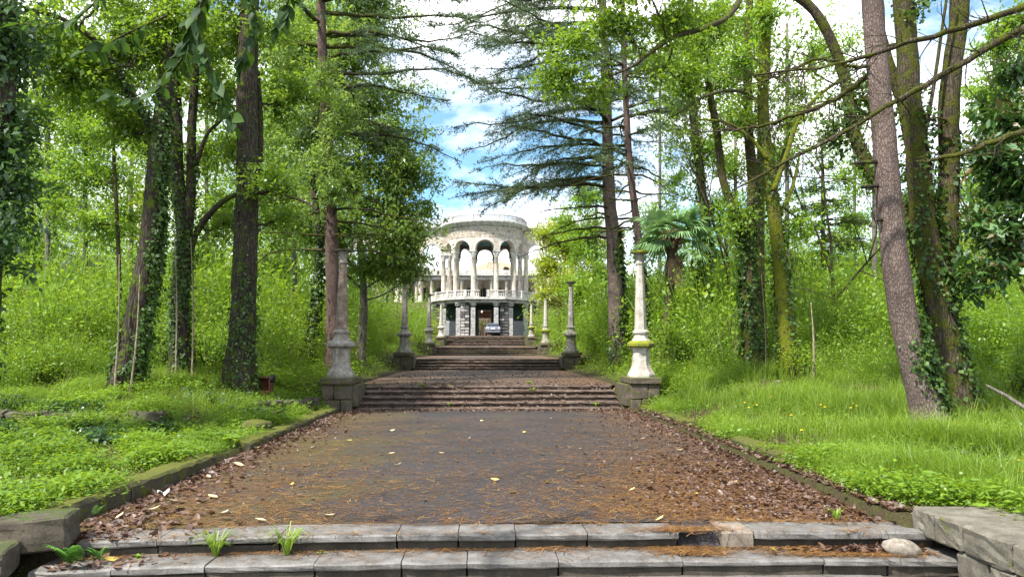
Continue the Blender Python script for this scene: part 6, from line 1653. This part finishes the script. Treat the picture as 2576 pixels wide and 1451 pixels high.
thicket("grass", [field(7000, 12.5, 24, -1, gh(.38), 1.0, 4.2), thin(field(7000, 5.3, 13, -1, gh(.24), 1.0, 3.85))], gp, 'grass_i')
thicket("grass", [field(3000, 19, 66, 1, gh(.36), 1.5, 3.75), field(3000, 19, 66, -1, gh(.36), 1.5, 3.75)], gp, 'grass_i')
# far wood behind everything
def proto_spray(n, ls, seed, rad=.8):
    q = np.random.default_rng(seed); P = q.normal(0, rad, (n, 3)) * np.array([1, 1, .55]); sz = ls * q.uniform(.6, 1.3, n)
    return leaf_quads(P, sz, sz * .55, q, None), q.beta(2, 2, n)
sp_ = [proto_spray(46, .26, 480 + k) for k in range(6)]
def wood(label, side, n, seed, x0, x1, y0, y1, ztop):
    q = np.random.default_rng(seed)
    y = q.uniform(y0, y1, n); x = side * q.uniform(x0, x1, n) * (y / y0)
    cr = .55 + .45 * np.sin(x * .37 + y * .13 + 2 * np.sin(y * .21))
    z = ground_z(x, y) + ztop * cr * q.uniform(0, 1, n) ** .85
    C = np.stack([x, y, z], 1); k = in_frame(C, 900); C, cr = C[k], cr[k]; n = len(C)
    cl = (np.sin(C[:, 0] * .45) * np.cos(C[:, 2] * .5 + C[:, 1] * .2) + 1) / 2
    scatter_instances("far_wood", sp_, C, q.uniform(-.4, .4, (n, 3)) + np.array([0, 0, 1]) * q.uniform(0, 6.28, n)[:, None], q.uniform(.7, 1.4, n), q.integers(0, 6, n), np.clip(q.beta(2, 2, n) * .6 + cl * .4, 0, 1), M['leaf_light_i'], "stuff", label)
wood("mass of light green woodland closing the view behind the left trees", -1, 7000, 1, 15, 62, 62, 100, 20)
wood("mass of light green woodland closing the view behind the right trees", 1, 5500, 2, 15, 62, 62, 100, 13)
# bushes beside the path
def bush(label, spots, leaf, size, seed, per=34, spray=.5, name="bush", group=None):
    q = np.random.default_rng(seed)
    b = foot(spots[0][0], spots[0][2])
    t = thing(name, label, "bush", b, 0, group)
    C, own = blob_sprays(spots, q)
    P = np.repeat(C, per, 0) + q.normal(0, spray * .45, (len(C) * per, 3)) * np.array([1, 1, .7])
    P[:, 2] = np.maximum(P[:, 2], ground_z(P[:, 0], P[:, 1]) + .03)
    s = size * q.uniform(.6, 1.25, len(P)); LEAFCOUNT[0] += len(P)
    link("foliage", quads_mesh("foliage", leaf_quads(P, s, s * .55, q, None) - b, M[leaf], tint(len(P), q, 0, 1, np.repeat(q.uniform(0, 1, len(C)), per))), None, t)
    st_ = MB()
    for k in range(0, len(C), max(1, len(C) // 14)):
        g0 = b + np.array([q.normal(0, .15), q.normal(0, .15), -.05])
        st_.tube(np.array([g0, (g0 + C[k]) / 2 + q.normal(0, .1, 3), C[k]]), [.02, .014, .006], 4, cap=False)
    st_.build("stems", M['twig'], t, b)
bush("wide sunlit lime green bush between the first two left columns", [(930, 830, 40, 75, 32, 60), (880, 845, 38, 50, 26, 34), (980, 840, 41, 40, 26, 24)], 'leaf_yellow', .10, 201)
bush("small magenta leaved bush left of the second left column", [(997, 797, 60, 14, 18, 16)], 'leaf_red', .12, 202, spray=.35)
bush("low bush hugging the third left column", [(1055, 855, 47, 24, 28, 22)], 'leaf_herb', .10, 203)
bush("tall weedy bush left of the topmost stairs", [(1094, 820, 68, 14, 34, 16), (1088, 850, 66, 16, 16, 10)], 'leaf_yellow', .12, 204, spray=.4)
bush("straggly shrub growing up in front of the pavilion's right recess", [(1345, 800, 70, 22, 22, 12), (1352, 835, 68, 18, 22, 14), (1330, 790, 70, 10, 14, 5)], 'leaf_yellow', .13, 205, spray=.4)
bush("dense green bush right of the third right column", [(1405, 850, 46, 34, 36, 34), (1440, 830, 48, 40, 40, 34)], 'leaf_herb', .10, 206)
bush("leafy bush at the foot of the pavilion's left stairs", [(1040, 800, 74, 22, 26, 18)], 'leaf_laurel', .15, 207)
bush("bush behind the pavilion's open doorway", [(1212, 815, 98, 22, 22, 26)], 'leaf_yellow', .16, 208)
bush("tall dense shrub right of the second right column", [(1520, 820, 34, 50, 50, 40), (1480, 850, 33, 34, 32, 24)], 'leaf_herb', .095, 209)
bush("brown leaved shrub with withered sprays behind the third right column", [(1412, 760, 58, 26, 30, 16)], 'litter', .14, 210)
bush("tangle of withered brown leaves left of the slim ivy wrapped trunk", [(715, 800, 24, 45, 45, 16), (740, 760, 25, 40, 30, 8)], 'litter', .10, 211, per=16)

for i, (xd, yd, d, rx, ry, nn, lf, sz, lab) in enumerate((
    (110, 800, 22, 70, 60, 34, 'leaf_light', .10, "pale sunlit shrub in the left thicket near the left edge"), (235, 850, 18.5, 60, 45, 30, 'leaf_laurel', .09, "leafy shrub left of the leaning ivy tree's foot"),
    (405, 850, 18, 45, 60, 26, 'leaf_ever', .09, "darker shrub between the leaning ivy tree and the forked tree"), (540, 860, 18.5, 40, 55, 26, 'leaf_light', .09, "light shrub between the forked tree and the thick trunk"),
    (700, 860, 24, 50, 50, 24, 'leaf_yellow', .10, "yellow green shrub behind the rusty cabinet"), (50, 900, 15.5, 60, 40, 24, 'leaf_herb', .08, "low nettle like shrub at the left edge of the thicket"),
    (330, 760, 28, 80, 60, 30, 'leaf_yellow', .12, "bright yellow green bush far behind the leaning ivy tree"), (1700, 850, 20.5, 50, 50, 26, 'leaf_laurel', .09, "leafy shrub at the palm's foot"),
    (1835, 840, 21, 45, 60, 28, 'leaf_light', .10, "light shrub between the ivy sleeved trunk and the twin mossy tree"), (2075, 840, 19.5, 60, 65, 36, 'leaf_ever', .09, "dense darker shrub right of the bleached pole"),
    (2170, 780, 24, 60, 60, 30, 'leaf_yellow', .11, "sunlit yellow green bush left of the leaning pine"), (2480, 850, 17, 60, 60, 30, 'leaf_light', .09, "tall pale shrub right of the mossy stems"),
    (2560, 920, 13.5, 50, 50, 24, 'leaf_laurel', .08, "leafy shrub behind the fallen stick at the right edge"), (2010, 890, 16.3, 35, 35, 16, 'leaf_herb', .07, "small weedy shrub at the moss green tree's foot"))):
    bush(lab, [(xd, yd, d, rx, ry, int(nn * 1.2)), (xd + rx * .5, yd + ry * .5, d - .4, rx * .6, ry * .5, nn // 2)], lf, sz, 230 + i, per=30, spray=.42, name="shrub", group="shrubs in the thicket")
# ---------------------------------------------------------------- leaf litter, needles, fallen leaves, tufts
def step_top(x, y):
    """height of whatever lies under litter on the near steps or the path"""
    z = np.where(y > 6.42, path_z(np.maximum(y, 6.35)) - .0035 * x * x * np.clip((12 - y) / 6, 0, 1) + .010 * np.sin(x * 1.3 + y) * np.cos(y * .9) + .004, 0)
    sg = -.045 * (np.maximum(0, -x - .6) / 2.7) ** 1.6 - .02 * (np.maximum(0, x - 1.5) / 2.2) ** 2
    z = np.where((y <= 6.42) & (y > 6.05), sg + .004, z)
    z = np.where((y <= 6.05) & (y > 5.71), -.13 + sg + .004, z)
    z = np.where(y <= 5.71, -.26 + sg + .004, z)
    for (yy, zz) in ((18.6, .05), (18.96, .17), (19.32, .30), (19.68, .43), (20.04, .53)): z = np.where((y > yy) & (y < 20.42), zz + .008, z)
    for (yy, zz) in ((33.2, .59), (33.57, .706), (33.9, .825), (34.3, .974), (34.65, 1.08)): z = np.where((y > yy) & (y < 35), zz + .008, z)
    return z
q = np.random.default_rng(303)
def proto_leaf(seed):
    q = np.random.default_rng(seed); c1 = q.uniform(.1, .5); V = []
    for s0_, s1_, w0, w1 in ((-.5, -.1, .05, .30), (-.1, .25, .30, .24), (.25, .5, .24, .03)):
        z = lambda s: c1 * s * s
        for g in (-1, 1):
            f0, f1 = abs(w0) * .35, abs(w1) * .35
            V += [(s0_, 0, z(s0_)), (s1_, 0, z(s1_)), (s1_, g * w1, z(s1_) + f1), (s0_, g * w0, z(s0_) + f0)]
    return np.array(V), np.full(6, .5) + q.normal(0, .04, 6)
def strew(name, X, Y, s0, protos, mat, flat, thick, aj=None):
    N = len(X); Z = step_top(X, Y) + q.uniform(.003, thick, N)
    rot = np.stack([q.normal(0, flat, N), q.normal(0, flat, N), q.uniform(0, 6.28, N) if aj is None else q.normal(0, aj, N)], 1)
    scatter_instances(name, protos, np.stack([X, Y, Z], 1), rot, s0 * np.clip(q.lognormal(-.12, .42, N), .3, 2.0), q.integers(0, len(protos), N), q.beta(1.6, 1.8, N), M[mat])
X, Y = [], []
n = 5200
yy = 6.3 + 12.3 * q.uniform(0, 1, n); e = q.exponential(.22, n)
sd = q.uniform(0, 1, n) < .5
X.append(np.where(sd, -3.52 + e, 3.70 - e * 1.5)); Y.append(yy)
n = 1500; X.append(q.uniform(-3.3, 3.4, n)); Y.append(17.6 + 1.0 * q.beta(3, 1, n))
n = 1500; X.append(q.uniform(-3.3, 3.4, n)); Y.append(18.65 + 1.75 * q.uniform(0, 1, n))
n = 1500; X.append(q.uniform(-3.4, 3.4, n)); Y.append(20.4 + 14.5 * q.uniform(0, 1, n) ** 1.4)
n = 500; X.append(q.normal(2.95, .6, n)); Y.append(6.5 + q.gamma(1.8, 1.0, n))
n = 420; X.append(-3.35 + np.abs(q.normal(0, .45, n))); Y.append(q.uniform(5.72, 7.0, n))
n = 260; X.append(q.normal(3.1, .3, n)); Y.append(q.uniform(5.85, 6.03, n))
X, Y = np.concatenate(X), np.concatenate(Y); k = np.abs(X) < 3.62
strew("leaf_litter", X[k], Y[k], .056, [proto_leaf(900 + i) for i in range(5)], 'litter_i', .4, .025)
NG = 5200
Xg = np.concatenate([-q.uniform(3.75, 11, NG // 2), q.uniform(3.8, 11, NG // 2)]); Yg = q.uniform(5.4, 20, NG)
Pg = np.stack([Xg, Yg, ground_z(Xg, Yg) + q.uniform(.0, .05, NG)], 1); kg = in_frame(Pg, 60); Pg = Pg[kg]; ng = len(Pg)
scatter_instances("leaf_litter", [proto_leaf(940 + i) for i in range(5)], Pg, np.stack([q.normal(0, .4, ng), q.normal(0, .4, ng), q.uniform(0, 6.28, ng)], 1), .07 * np.clip(q.lognormal(-.1, .4, ng), .3, 2), q.integers(0, 5, ng), q.beta(1.6, 1.8, ng), M['litter_i'])
nk = 2600
Xk = 3.62 + q.gamma(1.5, .12, nk); Yk = 6.45 + 11.5 * q.uniform(0, 1, nk) ** 1.3
scatter_instances("leaf_litter", [proto_leaf(980 + i) for i in range(5)], np.stack([Xk, Yk, np.maximum(ground_z(Xk, Yk), np.where((Xk > 3.7) & (Xk < 3.98) & (Yk < 8.9), .045, .01)) + q.uniform(.01, .03, nk)], 1), np.stack([q.normal(0, .4, nk), q.normal(0, .4, nk), q.uniform(0, 6.28, nk)], 1), .055 * np.clip(q.lognormal(-.1, .4, nk), .3, 2), q.integers(0, 5, nk), q.beta(1.6, 1.8, nk), M['litter_i'])
np_ = 6500; Xp = q.normal(2.9, .62, np_); Yp = 6.5 + q.gamma(1.8, 1.05, np_); kp = (np.abs(Xp) < 3.64) & (Yp < 18.5)
strew("leaf_litter", Xp[kp], Yp[kp], .034, [proto_leaf(970 + i) for i in range(5)], 'litter_i', .35, .016)
nb_ = 9000
Xb = np.concatenate([-3.55 + q.exponential(.35, nb_ // 3), 3.68 - q.exponential(.7, nb_ // 3), q.uniform(-3.5, 3.6, nb_ // 3)]); Yb = np.concatenate([6.5 + 12 * q.uniform(0, 1, 2 * (nb_ // 3)), 6.5 + 28 * q.uniform(0, 1, nb_ // 3)])
kb = np.abs(Xb) < 3.62
strew("leaf_litter", Xb[kb], Yb[kb], .026, [proto_leaf(960 + i) for i in range(5)], 'litter_i', .25, .008)
def proto_needle(seed):
    q = np.random.default_rng(seed); V = []
    for _ in range(3):
        a = q.normal(0, .5); d_ = np.array([math.cos(a), math.sin(a), q.normal(0, .04)]); s_ = np.array([-math.sin(a), math.cos(a), 0]) * .020; c_ = q.normal(0, .35, 3) * np.array([1, 1, .02])
        V += [c_ - d_ / 2 - s_, c_ + d_ / 2 - s_, c_ + d_ / 2 + s_, c_ - d_ / 2 + s_]
    return np.array(V), q.uniform(0, 1, 3)
X, Y = [], []
n = 11000; X.append(q.uniform(-3.4, 3.6, n)); Y.append(6.35 + 10 * q.uniform(0, 1, n) ** 1.4)
n = 5000; X.append(q.uniform(-3.4, 3.6, n)); Y.append(q.uniform(20.4, 35, n))
n = 12000; X.append(q.normal(2.5, .85, n)); Y.append(6.4 + q.gamma(1.6, 1.15, n))
n = 3000; X.append(q.normal(-2.5, .8, n)); Y.append(6.4 + q.gamma(1.6, 1.3, n))
n = 900; X.append(q.uniform(-3.3, 3.5, n)); Y.append(6.055 - np.abs(q.normal(0, .022, n)))
n = 500; X.append(q.uniform(-3.3, 3.5, n)); Y.append(q.uniform(5.72, 6.4, n))
n = 1500; X.append(q.normal(3.0, .35, n)); Y.append(q.uniform(5.8, 6.02, n))
n = 900; X.append(q.normal(1.66, .16, n)); Y.append(q.uniform(5.85, 6.2, n))
X, Y = np.concatenate(X), np.concatenate(Y); k = np.abs(X) < 3.62
strew("pine_needles", X[k], Y[k], .068, [proto_needle(920 + i) for i in range(8)], 'needle_dry', .06, .012, .8)
n = 30000; X = q.uniform(-3.5, 3.6, n); Y = 6.5 + 14 * q.uniform(0, 1, n) ** 1.25
strew("pine_needles", X[Y < 18.6], Y[Y < 18.6], .034, [proto_needle(990 + i) for i in range(8)], 'fleck', .05, .006, 1.0)
# single pale and yellow leaves on the asphalt
def fallen(mat, seed, ln=.10):
    r = np.random.default_rng(seed); V, Fc = [], []
    prof = [(0, .03), (.2, .62), (.45, 1), (.7, .8), (.9, .35), (1.0, .03)]
    c1, c2 = r.uniform(.2, .5), r.uniform(.1, .35)
    for s, w in prof:
        z = ln * (c1 * (s - .5) ** 2 * 1.6)
        wv = ln * .24 * w
        V += [(ln * (s - .5), wv, z + wv * c2 * 1.5), (ln * (s - .5), 0, z), (ln * (s - .5), -wv, z + wv * c2 * 1.5)]
    for k in range(5): Fc += [(k * 3, k * 3 + 1, k * 3 + 4, k * 3 + 3), (k * 3 + 1, k * 3 + 2, k * 3 + 5, k * 3 + 4)]
    me = bpy.data.meshes.new("fallen_leaf"); me.from_pydata(V, [], Fc)
    a = me.attributes.new("tint", 'FLOAT', 'FACE'); tv = r.uniform(0, 1)
    for e in a.data: e.value = tv
    me.materials.append(mat); me.polygons.foreach_set("use_smooth", [True] * len(Fc))
    return me
fy = [fallen(M['leaf_fallen'], 1 + k) for k in range(5)]; fp = [fallen(M['leaf_fallen_pale'], 11 + k, .13) for k in range(4)]
yl = [(735, 1222), (567, 1218), (1462, 1196), (1412, 1188), (1245, 1211), (1376, 1216), (1228, 1271), (1660, 1309), (1953, 1190), (1748, 1247), (1128, 977), (1536, 1057), (1063, 1033), (988, 1085), (1545, 988), (1620, 1170), (1795, 1112), (878, 1110), (1690, 1070), (1320, 1090), (1438, 1080), (1212, 1060), (1110, 1142), (1000, 1172), (860, 1178), (1205, 1140), (1590, 1235), (1850, 1215), (2050, 1205), (1180, 930), (1330, 932), (1260, 940), (1480, 1020), (1020, 1008), (1390, 1005), (950, 1050)]
pl = [(525, 1203), (535, 1255), (440, 1266), (560, 1295), (567, 1310), (655, 1314), (1180, 1106), (820, 1302), (985, 1143), (1288, 1242), (1710, 1135), (2170, 1215), (1600, 1130), (600, 1173), (390, 1285), (2010, 1150), (1365, 1145), (640, 1130), (745, 1085), (1900, 1165), (300, 1305)]
def on_path(xd, yd):
    """where the sight line through a photo point meets the first terrace or, further off, its steps"""
    v = W(xd, yd, 1.0) - EYEP
    for s in np.arange(5, 60, .02):
        p = EYEP + v * s
        if p[2] <= float(step_top(np.array(p[0]), np.array(p[1]))): return p
    return p
r = np.random.default_rng(51)
for lst, ms, lab, grp in ((yl, fy, "small yellow leaf fallen on the dark asphalt path or its steps", "yellow leaves fallen along the path"), (pl, fp, "curled pale tan leaf lying on the dark asphalt path", "pale curled leaves on the path")):
    for i, (a, b) in enumerate(lst):
        p = on_path(a, b)
        o = link("fallen_leaf", ms[i % len(ms)], None, None, (p[0], p[1], float(step_top(np.array(p[0]), np.array(p[1]))) + .018), (r.normal(0, .2), r.normal(0, .2), r.uniform(0, 6.28)))
        s = r.uniform(.8, 1.25); o.scale = (s, s, s)
        tag(o, lab, "leaf", grp)
for (a, b, lab) in ((573, 1372 - 145 + 145, "large yellow brown leaf on the litter at the second step's left end"), (1943, 1385, "bright yellow leaf upright on the second step right of centre")):
    p = W(a, b, 5.85)
    o = link("fallen_leaf", fy[0], None, None, (p[0] if a != 573 else px_x(290, 5.8), 5.86, -.13 + .03 - (.03 if a == 573 else 0)), (.5, .2, 1.2)); o.scale = (1.3, 1.3, 1.3)
    tag(o, lab, "leaf")
# grass tufts, ferns and seedlings on the steps
def tuft(label, x, y, z, n, h, seed, name="grass_tuft", w=.006):
    q = np.random.default_rng(seed); t = thing(name, label, "grass tuft", (x, y, z))
    a = q.uniform(0, 6.28, n); hh = h * q.uniform(.5, 1.1, n); O = np.stack([np.cos(a), np.sin(a), np.zeros(n)], 1); S = np.stack([-np.sin(a), np.cos(a), np.zeros(n)], 1) * w
    B = O * .02; pts = [B]
    for f, o_, u_ in ((.4, .12, .45), (.75, .4, .75), (1.0, .85, .62)): pts.append(B + O * (hh * o_)[:, None] + np.array([0, 0, 1.0]) * (hh * u_)[:, None])
    ws = [1, .9, .6, .1]
    V = []
    for k in range(3): V.append(np.stack([pts[k] - S * ws[k], pts[k] + S * ws[k], pts[k + 1] + S * ws[k + 1], pts[k + 1] - S * ws[k + 1]], 1).reshape(-1, 3))
    tt = tint(n, q)
    link("blades", quads_mesh("blades", np.vstack(V), M['grass'], np.concatenate([tt] * 3)), None, t)
tuft("grass tuft with long blades in front of the third stone of the top step", px_x(560, 6.0), 5.99, -.14, 46, .26, 1)
tuft("wide spreading grass tuft at a joint left of the foreground steps' middle", px_x(735, 6.0), 5.99, -.135, 40, .30, 2)
tuft("small grass tuft rising from the asphalt edge beside the missing stone", px_x(2090, 6.5), 6.5, 0, 18, .12, 3)
for i, (xd, yd) in enumerate(((1060, 973), (1340, 985), (1330, 967), (1500, 1022), (1130, 1022))):
    p = on_path(xd, yd)
    tuft(["green tuft at left on the nearest flight's second tread", "wider green tuft right of centre on the nearest flight of steps", "little tuft at the top tread of the nearest flight", "green tuft at the right foot of the nearest flight", "mossy tuft at the left foot of the nearest flight"][i], p[0], p[1], p[2], 40, .14, 10 + i, w=.01)
def fern(label, x, y, z, nfr, L_, seed, az0=None):
    q = np.random.default_rng(seed); t = thing("fern", label, "fern", (x, y, z))
    for k in range(nfr):
        az = (az0 if az0 is not None else 0) + q.normal(0, .7) if az0 is not None else q.uniform(0, 6.28)
        hd = np.array([math.cos(az), math.sin(az), 0]); sd = np.array([-hd[1], hd[0], 0]); l = L_ * q.uniform(.7, 1.1)
        V = []
        nn = 16
        for s in range(1, nn):
            f = s / nn; c = hd * l * .75 * f + np.array([0, 0, 1]) * l * (1.15 * f - .6 * f * f)
            pw = l * .30 * math.sin(math.pi * min(1, f * .8 + .18)) * (1.05 - f)
            for g in (-1, 1):
                dv = sd * g + hd * .35; dv = dv / np.linalg.norm(dv); e = c + dv * pw - np.array([0, 0, pw * .25]); bw = hd * l * .018
                V += [c - bw, c + bw, e + bw * .4, e - bw * .4]
        link("frond", quads_mesh("frond", np.array(V), M['fern'], q.uniform(0, 1, len(V) // 4)), None, t)
fern("fern growing from the tumbled blocks left of the foreground steps", px_x(200, 5.75), 5.80, -.13, 11, .30, 1, -1.2)
fern("single small fern against the top step's left stone", px_x(278, 5.98), 5.96, -.16, 6, .26, 2, -1.57)
fern("little fern on the long mossy kerb's flank at left", px_x(265, 6.3) - .1, 6.45, .1, 5, .16, 3, -.8)
def seedling(label, x, y, z, n, s, seed):
    q = np.random.default_rng(seed); t = thing("seedling", label, "plant", (x, y, z))
    P = np.stack([q.normal(0, s * .35, n), q.normal(0, s * .25, n), np.abs(q.normal(s * .6, s * .3, n))], 1)
    link("leaves", quads_mesh("leaves", leaf_quads(P, s, s * .6, q, None), M['leaf_herb'], q.uniform(.3, .9, n)), None, t)
    MB().tube(np.array([[0, 0, 0], [0, 0, s * .8]]), .003, 4).build("stem", M['fern'], t)
seedling("broad leaved seedling against the second stone of the top step", px_x(370, 5.98), 5.97, -.16, 7, .05, 1)
seedling("tiny green seedling on the second step under the wide tuft", px_x(820, 5.98), 5.98, -.13, 5, .03, 2)
seedling("pale ivy sprig climbing the lower blocks of the right wall", px_x(2530, 5.2), 5.05, -.2, 16, .06, 3)
seedling("broad leaved dock plant at the end of the long left kerb", -3.75, 11.0, .1, 14, .16, 4)
seedling("leafy weeds at the outer foot of the white column's pedestal", colx(1660, 18.4), 18.3, .2, 40, .10, 5)
# yellow flowers in the right grass
fl = MB()
fl.lathe([(.004, 0), (.022, .006), (.026, .012), (.012, .018)], 8)
fm = fl.mesh("flower_head", M['flower']); stm = MB().tube(np.array([[0, 0, -.16], [.01, 0, -.06], [0, 0, 0]]), .003, 4).mesh("stem", M['fern'])
for i, (xd, yd, d) in enumerate(((2010, 1085, 10.4), (2140, 1000, 12.4), (2150, 1008, 12.2), (2135, 1015, 12.1), (2070, 1004, 12.4), (1900, 975, 13.5), (1880, 980, 13.4), (1935, 960, 14), (1985, 1012, 12), (2395, 1090, 9.9), (2405, 1100, 9.7), (2560, 1195, 7.4), (2548, 1205, 7.3), (2555, 1245, 6.8), (2330, 1120, 9.4), (1870, 965, 14), (2060, 995, 12.6))):
    x = W(xd, HORIZON, d)[0]
    t = thing("yellow_flower", "little yellow dandelion flower standing in the right hand grass", "flower", (x, d, gz(x, d) + .26), 0, "yellow flowers in the right grass")
    link("flower_head", fm, None, t); link("stem", stm, None, t)
# pale canes
for i, (a, b, d, lab) in enumerate((((292, 980), (300, 640), 14.6, "pale thin cane at the foot of the leaning ivy tree"), ((330, 985), (352, 690), 14.3, "second pale cane slanting right across the leaning ivy tree"), ((445, 940), (438, 560), 16.6, "dry cane left of the forked dark tree"), ((486, 945), (480, 600), 16.4, "dry cane hugging the forked dark tree's right side"), ((2042, 965), (2040, 760), 15.8, "bleached pole of dead stems right of the moss green tree"), ((1925, 940), (1915, 690), 17.6, "pale cane between the two mossy trees"), ((1940, 945), (1950, 720), 17.4, "second pale cane right beside the moss green tree"))):
    p0 = foot(a[0], d); p1 = W(b[0], b[1], d)
    t = thing("cane", lab, "cane", p0)
    MB().tube(smooth_line([p0 - np.array([0, 0, .1]), (p0 + p1) / 2 + np.array([.04, 0, 0]), p1], 12), np.linspace(.022 if i != 4 else .045, .008, 12), 6, rough=.08, rng=rng).build("stem", M['cane'], t, p0)
print("leaves:", LEAFCOUNT[0])
